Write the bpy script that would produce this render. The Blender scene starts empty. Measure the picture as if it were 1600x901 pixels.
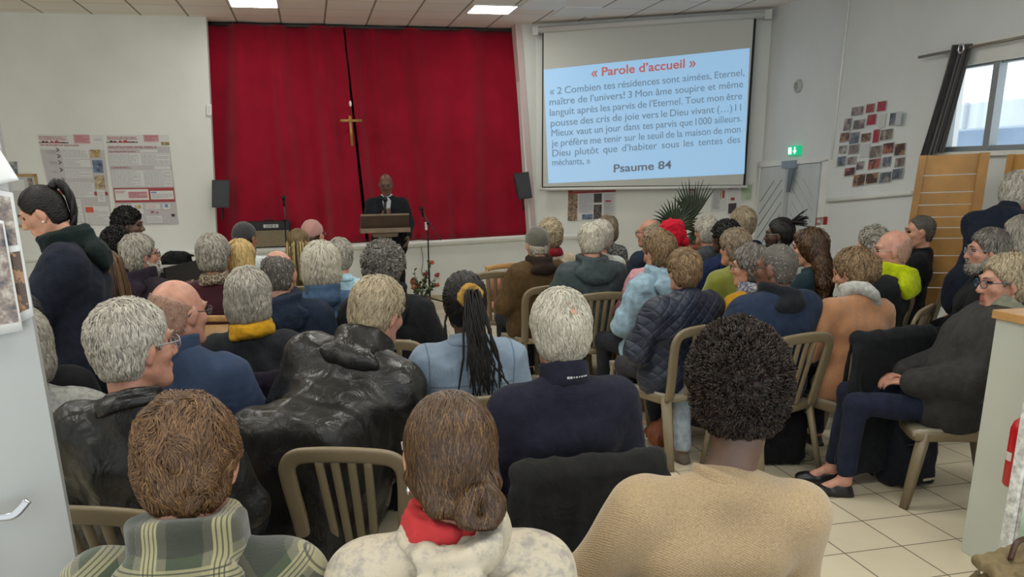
import bpy, bmesh, math, random
import numpy as np
from mathutils import Vector, Matrix, Euler

# ---------------------------------------------------------------- camera
SC = bpy.context.scene
COL = SC.collection
CAM_F, CAM_CX, CAM_CY = 1300.0, 800.0, 650.0          # in pixels of a 1600x901 frame
PITCH, ROLL, CAM_H = math.radians(16.6), 0.0152, 1.76
_F = np.array([0, math.cos(PITCH), -math.sin(PITCH)])
_R0 = np.array([1.0, 0, 0]); _U0 = np.array([0, math.sin(PITCH), math.cos(PITCH)])
_R = _R0*math.cos(ROLL) - _U0*math.sin(ROLL); _U = _U0*math.cos(ROLL) + _R0*math.sin(ROLL)
_C = np.array([0, 0, CAM_H])
cam_d = bpy.data.cameras.new('camera'); cam = bpy.data.objects.new('camera', cam_d); COL.objects.link(cam)
cam.matrix_world = Matrix([[_R[0], _U[0], -_F[0], 0], [_R[1], _U[1], -_F[1], 0], [_R[2], _U[2], -_F[2], CAM_H], [0, 0, 0, 1]])
cam_d.sensor_width = 36; cam_d.lens = CAM_F/1600*36; cam_d.shift_y = (CAM_CY-450.5)/1600
cam_d.clip_start = 0.05
SC.camera = cam

def ray(u, v): return _F + (_R*(u-CAM_CX) - _U*(v-CAM_CY))/CAM_F
def on_z(u, v, z):
    d = ray(u, v); return _C + d*((z-CAM_H)/d[2])
def on_y(u, v, y):
    d = ray(u, v); return _C + d*(y/d[1])
def on_plane(u, v, p0, n):
    d = ray(u, v); p0 = np.asarray(p0, float); n = np.asarray(n, float)
    return _C + d*(((p0-_C) @ n)/(d @ n))
def depth_scale(p): return CAM_F/float((np.asarray(p)-_C) @ _F)     # px per metre there

# ---------------------------------------------------------------- light, world, exposure
SC.view_settings.view_transform = 'Standard'
SC.view_settings.look = 'None'
SC.view_settings.gamma = 1.0
SC.view_settings.use_curve_mapping = False
SC.view_settings.exposure = 0.72
SC.cycles.use_denoising = True
SC.cycles.max_bounces = 8; SC.cycles.diffuse_bounces = 6
SC.cycles.sample_clamp_indirect = 6.0
W = bpy.data.worlds.new('world'); SC.world = W; W.use_nodes = True
_bg = W.node_tree.nodes['Background']; _bg.inputs[0].default_value = (0.90, 0.96, 1.0, 1); _bg.inputs[1].default_value = 1.0
PANEL_LIGHT = 13.0         # ceiling panels
SKY_LIGHT = 1.15
_bg.inputs[1].default_value = SKY_LIGHT

# ---------------------------------------------------------------- materials
def lin(c):
    if isinstance(c, str):
        c = c.lstrip('#'); c = [int(c[i:i+2], 16)/255 for i in (0, 2, 4)]
    return tuple((x/12.92 if x <= 0.04045 else ((x+0.055)/1.055)**2.4) for x in c[:3]) + (1.0,)
_mats = {}
class NT:
    def __init__(s, name):
        s.m = bpy.data.materials.new(name); s.m.use_nodes = True
        s.t = s.m.node_tree; s.b = s.t.nodes['Principled BSDF']
    def n(s, typ, **kw):
        nd = s.t.nodes.new(typ)
        for k, v in kw.items():
            if k.startswith('i_'):
                key = k[2:]; key = int(key) if key.isdigit() else key.replace('_', ' ')
                nd.inputs[key].default_value = v
            else: setattr(nd, k, v)
        return nd
    def l(s, a, b): s.t.links.new(a, b)
    def coord(s, kind='Object', scale=None, rot=None, loc=None):
        tc = s.n('ShaderNodeTexCoord'); o = tc.outputs[kind]
        if scale is not None or rot is not None or loc is not None:
            mp = s.n('ShaderNodeMapping'); s.l(o, mp.inputs[0])
            if scale is not None: mp.inputs['Scale'].default_value = (scale,)*3 if not hasattr(scale, '__len__') else scale
            if rot is not None: mp.inputs['Rotation'].default_value = rot
            if loc is not None: mp.inputs['Location'].default_value = loc
            o = mp.outputs[0]
        return o
    def noise(s, vec, scale, detail=4, rough=0.55, out=0):
        nd = s.n('ShaderNodeTexNoise', i_Scale=scale, i_Detail=detail, i_Roughness=rough); s.l(vec, nd.inputs['Vector']); return nd.outputs[out]
    def ramp(s, fac, stops, interp='LINEAR'):
        r = s.n('ShaderNodeValToRGB'); r.color_ramp.interpolation = interp
        el = r.color_ramp.elements
        while len(el) < len(stops): el.new(0.5)
        for e, (p, c) in zip(el, stops): e.position = p; e.color = lin(c)
        s.l(fac, r.inputs[0]); return r.outputs[0]
    def math(s, op, a, b=None, c=None):
        nd = s.n('ShaderNodeMath', operation=op)
        for i, x in enumerate((a, b, c)):
            if x is None: continue
            if hasattr(x, 'links'): s.l(x, nd.inputs[i])
            else: nd.inputs[i].default_value = x
        return nd.outputs[0]
    def mix(s, fac, a, b):
        nd = s.n('ShaderNodeMix', data_type='RGBA')
        for k, x in ((0, fac), (6, a), (7, b)):
            if hasattr(x, 'links'): s.l(x, nd.inputs[k])
            elif k == 0: nd.inputs[k].default_value = x
            else: nd.inputs[k].default_value = lin(x)
        return nd.outputs[2]
    def bump(s, h, strength=0.3, dist=0.01):
        b = s.n('ShaderNodeBump', i_Strength=strength, i_Distance=dist); s.l(h, b.inputs['Height']); s.l(b.outputs[0], s.b.inputs['Normal'])
    def sep(s, v):
        nd = s.n('ShaderNodeSeparateXYZ'); s.l(v, nd.inputs[0]); return nd.outputs

def mat(name, col, rough=0.6, metal=0.0, var=0.0, vscale=8.0, bump=0.0, bscale=60.0, spec=None, emit=None, emit_s=0, sheen=0):
    key = (name, str(col), rough, metal, var, vscale, bump, bscale, emit, emit_s)
    if key in _mats: return _mats[key]
    k = NT(name)
    k.b.inputs['Base Color'].default_value = lin(col); k.b.inputs['Roughness'].default_value = rough; k.b.inputs['Metallic'].default_value = metal
    if spec is not None: k.b.inputs['Specular IOR Level'].default_value = spec
    if sheen: k.b.inputs['Sheen Weight'].default_value = sheen
    if emit is not None:
        k.b.inputs['Emission Color'].default_value = lin(emit); k.b.inputs['Emission Strength'].default_value = emit_s
    if var or bump:
        co = k.coord()
        if var:
            c = lin(col)
            lo = tuple(max(0, x**(1/2.2)*(1-var)) for x in c[:3]); hi = tuple(min(1, x**(1/2.2)*(1+var*0.7)) for x in c[:3])
            k.l(k.ramp(k.noise(co, vscale, 5), [(0.3, lo), (0.7, hi)]), k.b.inputs['Base Color'])
        if bump: k.bump(k.noise(co, bscale, 3), bump, 0.01)
    _mats[key] = k.m
    return k.m

def fabric(name, col, rough=0.9, var=0.12, vscale=25, bump=0.35, bscale=220, spec=0.08, wr=1.0):
    key = ('fabric', name, str(col))
    if key in _mats: return _mats[key]
    k = NT(name); co = k.coord(); c = lin(col)
    lo = tuple(max(0, x**(1/2.2)*(1-var)) for x in c[:3]); hi = tuple(min(1, x**(1/2.2)*(1+var)) for x in c[:3])
    k.l(k.ramp(k.noise(co, vscale, 5), [(0.3, lo), (0.7, hi)]), k.b.inputs['Base Color'])
    k.b.inputs['Roughness'].default_value = rough; k.b.inputs['Specular IOR Level'].default_value = spec; k.b.inputs['Sheen Weight'].default_value = 0.04
    fine = k.noise(co, bscale, 2); nd = k.n('ShaderNodeTexNoise', i_Scale=9.0, i_Detail=3.0, i_Distortion=0.8); k.l(co, nd.inputs['Vector'])
    h = k.math('ADD', k.math('MULTIPLY', fine, 0.10), k.math('MULTIPLY', nd.outputs[0], wr))
    k.bump(h, 0.55, 0.03)
    _mats[key] = k.m; return k.m
def leather(name, col):
    k = NT(name); co = k.coord(); c = lin(col)
    k.l(k.ramp(k.noise(co, 5, 5), [(0.3, tuple(x**(1/2.2)*0.8 for x in c[:3])), (0.7, tuple(x**(1/2.2)*1.35 for x in c[:3]))]), k.b.inputs['Base Color'])
    k.l(k.ramp(k.noise(co, 14, 4), [(0.3, (0.52,)*3), (0.7, (0.68,)*3)]), k.b.inputs['Roughness'])
    nd = k.n('ShaderNodeTexNoise', i_Scale=11.0, i_Detail=4.0, i_Distortion=1.2); k.l(co, nd.inputs['Vector'])
    k.bump(k.math('ADD', k.math('MULTIPLY', k.noise(co, 130, 2), 0.05), nd.outputs[0]), 0.32, 0.03)
    k.b.inputs['Specular IOR Level'].default_value = 0.4
    return k.m

# ---------------------------------------------------------------- mesh helpers
class MB:
    """collects shapes into ONE mesh; each shape keeps its material slot"""
    def __init__(s): s.v = []; s.f = []; s.mi = []; s.mats = []; s.nv = 0; s.smooth = []
    def slot(s, m):
        if m not in s.mats: s.mats.append(m)
        return s.mats.index(m)
    def add(s, verts, faces, m=None, smooth=False):
        i = s.slot(m)
        verts = [tuple(map(float, p)) for p in verts]
        s.v += verts; s.f += [tuple(x+s.nv for x in f) for f in faces]; s.mi += [i]*len(faces); s.smooth += [smooth]*len(faces); s.nv += len(verts)
        return s
    def box(s, c, h, m=None, R=None, taper=1.0, bevel=0.0):
        c = np.array(c, float); R = np.eye(3) if R is None else np.array(R)
        bm = bmesh.new(); bmesh.ops.create_cube(bm, size=2)
        for v in bm.verts:
            t = 1.0 if v.co.z < 0 else taper
            v.co = Vector((v.co.x*h[0]*t, v.co.y*h[1]*t, v.co.z*h[2]))
        if bevel > 0: bmesh.ops.bevel(bm, geom=bm.edges[:], offset=bevel, segments=2, affect='EDGES', profile=0.5)
        vs = [c + R @ np.array(v.co) for v in bm.verts]; bm.verts.index_update()
        fs = [[v.index for v in f.verts] for f in bm.faces]; bm.free()
        return s.add(vs, fs, m)
    def hexa(s, q0, q1, m=None):
        """solid between two quads (4 points each, same order)"""
        v = list(q0)+list(q1)
        return s.add(v, [(0, 1, 2, 3), (7, 6, 5, 4), (4, 5, 1, 0), (5, 6, 2, 1), (6, 7, 3, 2), (7, 4, 0, 3)], m)
    def tube(s, pts, r, m=None, seg=8, flat=None, caps=True, up=(0, 0, 1), closed=False):
        """r: number or list; flat: (w,h) half sizes make a rounded-rectangular section"""
        pts = [np.array(p, float) for p in pts]; n = len(pts)
        rs = r if hasattr(r, '__len__') else [r]*n
        vs, fs = [], []
        prev = None
        for i, p in enumerate(pts):
            if closed: t = pts[(i+1) % n]-pts[(i-1) % n]
            else: t = pts[min(i+1, n-1)]-pts[max(i-1, 0)]
            t = t/(np.linalg.norm(t)+1e-12)
            if prev is None:
                a = np.array(up, float)
                if abs(a @ t) > 0.95: a = np.array([1.0, 0, 0]) if abs(t[0]) < 0.9 else np.array([0, 1.0, 0])
            else: a = prev
            a = a - t*(a @ t); a /= np.linalg.norm(a); b = np.cross(t, a); prev = a
            for k in range(seg):
                th = 2*math.pi*(k+0.5)/seg
                cs, sn = math.cos(th), math.sin(th)
                if flat is not None:
                    e = 0.5
                    cs = math.copysign(abs(cs)**e, cs); sn = math.copysign(abs(sn)**e, sn)
                    vs.append(p + b*cs*flat[0]*rs[i] + a*sn*flat[1]*rs[i])
                else: vs.append(p + (b*cs + a*sn)*rs[i])
        m_ = n if closed else n-1
        for i in range(m_):
            j = (i+1) % n
            for k in range(seg):
                k2 = (k+1) % seg
                fs.append((i*seg+k, i*seg+k2, j*seg+k2, j*seg+k))
        if caps and not closed:
            fs.append(tuple(range(seg))[::-1]); fs.append(tuple((n-1)*seg+k for k in range(seg)))
        return s.add(vs, fs, m, True)
    def lathe(s, prof, m=None, seg=24, c=(0, 0, 0), R=None):
        R = np.eye(3) if R is None else np.array(R); c = np.array(c, float)
        vs = []; fs = []
        for (r, z) in prof:
            for k in range(seg):
                th = 2*math.pi*k/seg; vs.append(c + R @ np.array([r*math.cos(th), r*math.sin(th), z]))
        for i in range(len(prof)-1):
            for k in range(seg):
                k2 = (k+1) % seg; fs.append((i*seg+k, i*seg+k2, (i+1)*seg+k2, (i+1)*seg+k))
        fs.append(tuple(range(seg))[::-1]); fs.append(tuple((len(prof)-1)*seg+k for k in range(seg)))
        return s.add(vs, fs, m, True)
    def ball(s, c, r, m=None, seg=12):
        r = np.array(r if hasattr(r, '__len__') else (r, r, r), float); c = np.array(c, float)
        vs = [c+r*np.array([0, 0, 1])]; fs = []
        for i in range(1, seg//2):
            ph = math.pi*i/(seg//2)
            for k in range(seg):
                th = 2*math.pi*k/seg; vs.append(c + r*np.array([math.sin(ph)*math.cos(th), math.sin(ph)*math.sin(th), math.cos(ph)]))
        vs.append(c-r*np.array([0, 0, 1])); L = seg//2-1
        for k in range(seg):
            k2 = (k+1) % seg
            fs.append((0, 1+k, 1+k2)); fs.append((1+(L-1)*seg+k2, 1+(L-1)*seg+k, len(vs)-1))
            for i in range(L-1): fs.append((1+i*seg+k, 1+(i+1)*seg+k, 1+(i+1)*seg+k2, 1+i*seg+k2))
        return s.add(vs, fs, m, True)
    def build(s, name, parent=None, m=None, world=False):
        """world: the shapes were given in world space though the object has a parent"""
        me = bpy.data.meshes.new(name)
        if world and parent is not None:
            bpy.context.view_layer.update()
            inv = np.array(parent.matrix_world.inverted())
            P = np.array(s.v) @ inv[:3, :3].T + inv[:3, 3]; s.v = [tuple(p) for p in P]
        me.from_pydata(s.v, [], s.f)
        ms = [x if x is not None else m for x in s.mats]
        for x in ms: me.materials.append(x)
        me.polygons.foreach_set('material_index', s.mi)
        me.polygons.foreach_set('use_smooth', s.smooth)
        me.update()
        bm = bmesh.new(); bm.from_mesh(me); bmesh.ops.recalc_face_normals(bm, faces=bm.faces); bm.to_mesh(me); bm.free()
        o = bpy.data.objects.new(name, me); COL.objects.link(o)
        if parent is not None: o.parent = parent
        return o

def tag(o, label=None, cat=None, group=None, kind=None):
    if label: o['label'] = label
    if cat: o['category'] = cat
    if group: o['group'] = group
    if kind: o['kind'] = kind
    return o
def empty(name, loc, rz=0.0, label=None, cat=None, group=None):
    o = bpy.data.objects.new(name, None); COL.objects.link(o); o.location = tuple(map(float, loc)); o.rotation_euler = (0, 0, rz)
    return tag(o, label, cat, group)
def dup(o, parent=None):
    c = o.copy(); COL.objects.link(c)
    if parent is not None: c.parent = parent
    for ch in list(o.children): dup(ch, c)
    return c
def rotz(a):
    c, s = math.cos(a), math.sin(a); return np.array([[c, -s, 0], [s, c, 0], [0, 0, 1.0]])
def rotx(a):
    c, s = math.cos(a), math.sin(a); return np.array([[1.0, 0, 0], [0, c, -s], [0, s, c]])
def roty(a):
    c, s = math.cos(a), math.sin(a); return np.array([[c, 0, s], [0, 1.0, 0], [-s, 0, c]])
def unit(v): v = np.array(v, float); return v/np.linalg.norm(v)
# ---------------------------------------------------------------- room frame
Q = CAM_H/1.72
YAW = math.radians(13.0)
RA = np.array([math.cos(YAW), math.sin(YAW), 0]); RN = np.array([-math.sin(YAW), math.cos(YAW), 0]); RZ = np.array([0, 0, 1.0])
def room(a, b, z): return RA*a + RN*b + RZ*z                # metres across, metres deep, height
FRONT_B = 11.406*Q
CEIL = 3.5*Q
P_FRONT = room(0, FRONT_B, 0)
RIGHT_C = on_z(1207, 14, CEIL)                              # ceiling corner at the right
RIGHT_A = float(RIGHT_C @ RA); RIGHT_B = float(RIGHT_C @ RN)
P_RIGHT = room(RIGHT_A, 0, 0)
def on_front(u, v, off=0.0): return on_plane(u, v, P_FRONT - RN*off, RN)
def on_right(u, v, off=0.0): return on_plane(u, v, P_RIGHT - RA*off, RA)
_L = on_front(838, 200); SPL_L = np.array([_L[0], _L[1], 0]); SPL_R = np.array([RIGHT_C[0], RIGHT_C[1], 0])
SPL_D = unit(SPL_R-SPL_L); SPL_N = np.array([-SPL_D[1], SPL_D[0], 0])      # splayed wall behind the screen
def on_splay(u, v, off=0.0): return on_plane(u, v, SPL_L - SPL_N*off, SPL_N)

m_wall = mat('painted plaster', '#dfe1dc', 0.85, 0, 0.03, 1.2, 0.10, 90)
m_trim = mat('gloss white paint', '#e2e4e0', 0.45, 0, 0.03, 3)
m_wallr = mat('painted wall panel', '#dde2e2', 0.75, 0, 0.03, 1.0, 0.05, 60)

# floor: square ceramic tiles with dark joints
def tile_floor():
    k = NT('ceramic floor tiles'); T = 0.2995*Q
    co = k.coord('Object', None, None, None)
    x, y, z = k.sep(co)
    def cell(c, off):
        t = k.math('DIVIDE', k.math('SUBTRACT', c, off), T)
        fr = k.math('FRACT', t); d = k.math('MINIMUM', fr, k.math('SUBTRACT', 1.0, fr)); return d, k.math('FLOOR', t)
    dx, fx = cell(x, 2.5655*Q); dy, fy = cell(y, 3.051*Q)
    g = k.math('LESS_THAN', k.math('MINIMUM', dx, dy), 0.0105)
    cmb = k.n('ShaderNodeCombineXYZ'); k.l(fx, cmb.inputs[0]); k.l(fy, cmb.inputs[1])
    wn = k.n('ShaderNodeTexWhiteNoise'); k.l(cmb.outputs[0], wn.inputs[0])
    base = k.ramp(wn.outputs[0], [(0, '#cbc0a8'), (1, '#d6cbb4')])
    soft = k.noise(co, 9, 6)
    base2 = k.mix(k.math('MULTIPLY', soft, 0.28), base, '#a89c84')
    col = k.mix(g, base2, '#4a4438')
    k.l(col, k.b.inputs['Base Color'])
    k.l(k.math('ADD', 0.24, k.math('MULTIPLY', g, 0.5)), k.b.inputs['Roughness'])
    k.bump(k.math('SUBTRACT', 1.0, g), 0.25, 0.002)
    return k.m
def ceil_tiles():
    k = NT('suspended ceiling tiles'); T = 0.5265*Q
    co = k.coord('Object'); x, y, z = k.sep(co)
    def cell(c, off):
        t = k.math('DIVIDE', k.math('SUBTRACT', c, off), T)
        fr = k.math('FRACT', t); return k.math('MINIMUM', fr, k.math('SUBTRACT', 1.0, fr)), k.math('FLOOR', t)
    dx, fx = cell(x, -2.285*Q); dy, fy = cell(y, 10.70*Q)
    gx = k.math('LESS_THAN', dx, 0.022); gy = k.math('LESS_THAN', dy, 0.016)
    cmb = k.n('ShaderNodeCombineXYZ'); k.l(fx, cmb.inputs[0]); k.l(fy, cmb.inputs[1])
    wn = k.n('ShaderNodeTexWhiteNoise'); k.l(cmb.outputs[0], wn.inputs[0])
    base = k.ramp(wn.outputs[0], [(0, '#eae5dd'), (1, '#f0ece6')])
    sp = k.noise(co, 160, 3)
    base = k.mix(k.math('MULTIPLY', sp, 0.25), base, '#d2ccc3')
    k.l(k.mix(gx, k.mix(gy, base, '#c6c0b7'), '#8d887f'), k.b.inputs['Base Color'])
    k.b.inputs['Roughness'].default_value = 0.9
    return k.m
def slab(name, pts_lo, z0, z1, m, kind='structure'):
    b = MB(); q0 = [np.array([p[0], p[1], z0]) for p in pts_lo]; q1 = [np.array([p[0], p[1], z1]) for p in pts_lo]
    b.hexa(q0, q1, m); o = b.build(name); o['kind'] = kind; return o
def room_slab(name, a0, a1, b0, b1, z0, z1, m):
    b = MB(); b.box(((a0+a1)/2, (b0+b1)/2, (z0+z1)/2), ((a1-a0)/2, (b1-b0)/2, (z1-z0)/2), m)
    o = b.build(name); o.rotation_euler = (0, 0, YAW); o['kind'] = 'structure'; return o
room_slab('floor', -8, RIGHT_A+0.1, -1.6, FRONT_B+2.5, -0.1, 0, tile_floor())
room_slab('ceiling', -8, RIGHT_A+0.1, -1.5, FRONT_B+2.5, CEIL, CEIL+0.1, ceil_tiles())
room_slab('wall_left', -8.1, -8, -3.5, FRONT_B+0.1, 0, CEIL, m_wall)

# front wall with the stage opening (slightly leaning jambs as in the photograph)
STAGE_Z = float(on_front(575, 387)[2])-0.02
STAGE_Z = 0.775*Q
oL0, oL1 = on_front(332, 384), on_front(322, 27)
oR0, oR1 = on_front(833, 372), on_front(806, 44)
def frontpt(p, z=None, back=0.0):
    a = float(p @ RA); return room(a, FRONT_B+back, p[2] if z is None else z)
aL0, aL1, aR0, aR1 = [float(p @ RA) for p in (oL0, oL1, oR0, oR1)]
def front_poly(name, quad, m, t=0.18):
    b = MB(); q0 = [room(a, FRONT_B, z) for a, z in quad]; q1 = [room(a, FRONT_B+t, z) for a, z in quad]
    b.hexa(q0, q1, m); return b
b = front_poly('x', [(-8, 0), (aL0, 0), (aL1, CEIL), (-8, CEIL)], m_wall)
o = b.build('wall_front_left'); o['kind'] = 'structure'
aS = float(SPL_L @ RA)
b = front_poly('x', [(aR0, 0), (aS+0.02, 0), (aS+0.02, CEIL), (aR1, CEIL)], m_wall)
o = b.build('wall_front_right'); o['kind'] = 'structure'
# pinkish return of the right jamb
m_jamb = mat('pale pink jamb paint', '#c9b7b4', 0.7)
b = MB(); b.hexa([room(aR0-0.012, FRONT_B-0.012, STAGE_Z), room(aR0+0.055, FRONT_B-0.012, STAGE_Z), room(aR1+0.075, FRONT_B-0.012, CEIL), room(aR1-0.012, FRONT_B-0.012, CEIL)],
       [room(aR0-0.012, FRONT_B+0.2, STAGE_Z), room(aR0+0.05, FRONT_B+0.2, STAGE_Z), room(aR1+0.07, FRONT_B+0.2, CEIL), room(aR1-0.012, FRONT_B+0.2, CEIL)], m_jamb)
o = b.build('trim_1'); o['kind'] = 'structure'
# stage: front wall below, floor, lip with rounded nose
b = MB(); b.hexa([room(aL0-0.02, FRONT_B+0.02, 0), room(aR0+0.02, FRONT_B+0.02, 0), room(aR0+0.02, FRONT_B+0.02, STAGE_Z), room(aL0-0.02, FRONT_B+0.02, STAGE_Z)],
       [room(aL0-0.02, FRONT_B+2.2, 0), room(aR0+0.02, FRONT_B+2.2, 0), room(aR0+0.02, FRONT_B+2.2, STAGE_Z), room(aL0-0.02, FRONT_B+2.2, STAGE_Z)], m_wall)
o = b.build('wall_stage'); o['kind'] = 'structure'
b = MB()
lipz = STAGE_Z+0.005
def lip(p0, p1, n, z0, z1, m):
    prof = [(0.05, -0.075), (0.0, -0.075), (-0.03, -0.06), (-0.045, -0.03), (-0.045, -0.01), (-0.03, 0.005), (0.02, 0.005), (0.05, 0.004)]
    vs = []
    for p, z in ((p0, z0), (p1, z1)):
        for (d, h) in prof: vs.append(p + n*d + RZ*(z+h))
    k = len(prof)
    fs = [(i, (i+1) % k, k+(i+1) % k, k+i) for i in range(k)] + [tuple(range(k)), tuple(range(2*k-1, k-1, -1))]
    b.add(vs, fs, m, False)
lip(room(-5.4, FRONT_B, 0), room(aR0*0.55+aL0*0.45, FRONT_B, 0), RN, lipz-0.02, lipz, m_trim)
lip(room(aR0*0.55+aL0*0.45, FRONT_B, 0), room(aS, FRONT_B, 0), RN, lipz, lipz+0.05, m_trim)
lip(SPL_L, SPL_L+SPL_D*0.9, SPL_N, lipz+0.05, lipz+0.06, m_trim)
o = b.build('trim_2'); o['kind'] = 'structure'
# low plinth where the stage meets the floor
b = MB(); b.hexa([room(aL0, FRONT_B-0.012, 0), room(aS, FRONT_B-0.012, 0), room(aS, FRONT_B-0.012, 0.06), room(aL0, FRONT_B-0.012, 0.06)],
       [room(aL0, FRONT_B+0.02, 0), room(aS, FRONT_B+0.02, 0), room(aS, FRONT_B+0.02, 0.06), room(aL0, FRONT_B+0.02, 0.06)], mat('tile skirting', '#b8ab92', 0.4, 0, 0.08, 6))
o = b.build('baseboard_front'); o['kind'] = 'structure'
# splayed wall behind the projection screen
b = MB(); E0 = SPL_R + SPL_D*0.12
b.hexa([SPL_L, E0, E0+RZ*CEIL, SPL_L+RZ*CEIL], [SPL_L+SPL_N*0.15, E0+SPL_N*0.15, E0+SPL_N*0.15+RZ*CEIL, SPL_L+SPL_N*0.15+RZ*CEIL], m_wall)
o = b.build('wall_front_splay'); o['kind'] = 'structure'
# right wall, with the window opening left free
wz0, wz1 = 1.80*Q, 2.53*Q
wb1 = float(on_right(1482, 180) @ RN)+0.06; wb0 = wb1-2.6
def rwall(b0, b1, z0, z1):
    b.box((RIGHT_A+0.09, (b0+b1)/2, (z0+z1)/2), (0.09, (b1-b0)/2, (z1-z0)/2), m_wallr)
b = MB(); rwall(-3.5, wb0, 0, CEIL); rwall(wb1, RIGHT_B+0.3, 0, CEIL); rwall(wb0, wb1, 0, wz0); rwall(wb0, wb1, wz1, CEIL)
o = b.build('wall_right'); o.rotation_euler = (0, 0, YAW); o['kind'] = 'structure'

# seam strip and the chair rail on the right wall
def strip(name, pts, half, m, plane=on_right, nrm=RA):
    b = MB(); ps = [plane(u, v, half) for u, v in pts]
    b.tube(ps, 1.0, m, seg=8, flat=(half, half)); o = b.build(name); o['kind'] = 'structure'; return o
strip('trim_3', [(1334, -60), (1291, 312)], 0.012, m_trim)
strip('trim_4', [(1281, 314), (1424, 301)], 0.022, m_trim)
strip('trim_5', [(1186, 40), (1183, 255)], 0.016, m_trim)

# wall helpers: a board whose front face has its corners on four image points of a wall
def board(b, px, plane, nrm, off, m, t=0.006):
    q0 = [plane(u, v, off) for u, v in px]; q1 = [p + nrm*t for p in q0]
    b.hexa(q0, q1, m)
def lerp2(px, s, t):
    (a, b_, c, d) = [np.array(p, float) for p in px]
    return (a*(1-s)+b_*s)*(1-t) + (d*(1-s)+c*s)*t           # px order: top-left, top-right, bottom-right, bottom-left
def sub(px, s0, s1, t0, t1): return [lerp2(px, s0, t0), lerp2(px, s1, t0), lerp2(px, s1, t1), lerp2(px, s0, t1)]

# ---------------------------------------------------------------- double door on the right wall
m_door = mat('pale grey door paint', '#c3cacb', 0.5, 0, 0.04, 2)
m_groove = mat('door groove', '#8f9798', 0.7)
dr = empty('door_1', on_right(1235, 400)*np.array([1, 1, 0]), 0); dr['kind'] = 'structure'
dpx = [(1186, 262), (1282, 254), (1262, 480), (1168, 485)]
b = MB(); board(b, sub(dpx, 0.0, 0.445, 0.0, 1), on_right, RA, 0.03, m_door, 0.03)
for i in range(-2, 9):
    s0, t0 = 0.06, 0.17+i*0.085
    p, q = lerp2(dpx, 0.06, t0+0.24), lerp2(dpx, 0.41, t0)
    if t0 < 0.10: q = lerp2(dpx, 0.06+0.35*(t0+0.24-0.10)/0.24, 0.10)
    b.tube([on_right(*p, 0.031), on_right(*q, 0.031)], 0.006, m_groove, seg=6)
b.build('door_leaf', dr, world=True)
b = MB(); board(b, sub(dpx, 0.50, 1.0, 0.0, 1), on_right, RA, 0.03, m_door, 0.03)
for i in range(-2, 9):
    t0 = 0.17+i*0.085
    p, q = lerp2(dpx, 0.93, t0+0.24), lerp2(dpx, 0.58, t0)
    if t0 < 0.10: q = lerp2(dpx, 0.93-0.35*(t0+0.24-0.10)/0.24, 0.10)
    b.tube([on_right(*p, 0.031), on_right(*q, 0.031)], 0.0045, mat('faint door groove', '#b4bcbd', 0.7), seg=6)
b.build('door_leaf', dr, world=True)
b = MB(); board(b, sub(dpx, 0.445, 0.50, 0.0, 1), on_right, RA, 0.045, mat('door stile', '#aab2b4', 0.4), 0.05); b.build('meeting_stile', dr, world=True)
b = MB(); board(b, [(1180, 253), (1295, 244), (1294, 252), (1180, 262)], on_right, RA, 0.05, m_trim, 0.05)
board(b, [(1285, 250), (1295, 249), (1274, 480), (1263, 480)], on_right, RA, 0.05, m_trim, 0.05)
board(b, [(1181, 260), (1187, 260), (1169, 485), (1163, 485)], on_right, RA, 0.05, m_trim, 0.05); b.build('door_frame', dr, world=True)
b = MB(); board(b, [(1221, 252), (1243, 250), (1242, 262), (1221, 263)], on_right, RA, 0.07, mat('door closer metal', '#8e979b', 0.4, 0.3), 0.05)
b.build('door_closer', dr, world=True)
b = MB(); board(b, [(1232, 264), (1240, 263), (1232, 300), (1228, 300)], on_right, RA, 0.09, mat('closer arm', '#70777a', 0.4, 0.4), 0.02); b.build('closer_arm', dr, world=True)

# ---------------------------------------------------------------- window on the right wall
m_alu = mat('grey aluminium', '#8d9699', 0.4, 0.3)
wn = empty('window_1', room(RIGHT_A, (wb0+wb1)/2, wz0), YAW); wn['kind'] = 'structure'
def wbox(b, b0, b1, z0, z1, a0, a1, m): b.box(((a0+a1)/2, (b0-b1)*0+(b0+b1)/2-(wb0+wb1)/2, (z0+z1)/2-wz0), ((a1-a0)/2, (b1-b0)/2, (z1-z0)/2), m)
b = MB(); t = 0.045
wbox(b, wb0, wb1, wz0, wz0+t, 0.02, 0.09, m_alu); wbox(b, wb0, wb1, wz1-t, wz1, 0.02, 0.09, m_alu)
wbox(b, wb1-t, wb1, wz0, wz1, 0.02, 0.09, m_alu); wbox(b, wb0, wb0+t, wz0, wz1, 0.02, 0.09, m_alu)
b.build('window_frame', wn)
mull = float(on_right(1549, 160) @ RN)
b = MB(); wbox(b, mull-0.035, mull+0.035, wz0, wz1, 0.0, 0.08, m_alu); wbox(b, mull-1.3, mull-1.24, wz0, wz1, 0.0, 0.08, m_alu); b.build('mullion', wn)
b = MB(); wbox(b, wb0, wb1+0.03, wz0-0.04, wz0, -0.05, 0.15, m_trim); b.build('window_sill', wn)
kg = NT('window glass'); kg.b.inputs['Base Color'].default_value = (1, 1, 1, 1); kg.b.inputs['Roughness'].default_value = 0.02
kg.b.inputs['Transmission Weight'].default_value = 1.0; kg.b.inputs['IOR'].default_value = 1.02; kg.b.inputs['Alpha'].default_value = 0.25
b = MB(); wbox(b, wb0+t, wb1-t, wz0+t, wz1-t, 0.05, 0.056, kg.m); b.build('window_pane', wn)
# shutter box above the window
b = MB(); board(b, [(1500, 72), (1640, 40), (1640, 82), (1497, 104)], on_right, RA, 0.02, m_trim, 0.02)
o = b.build('trim_6'); o['kind'] = 'structure'
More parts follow.
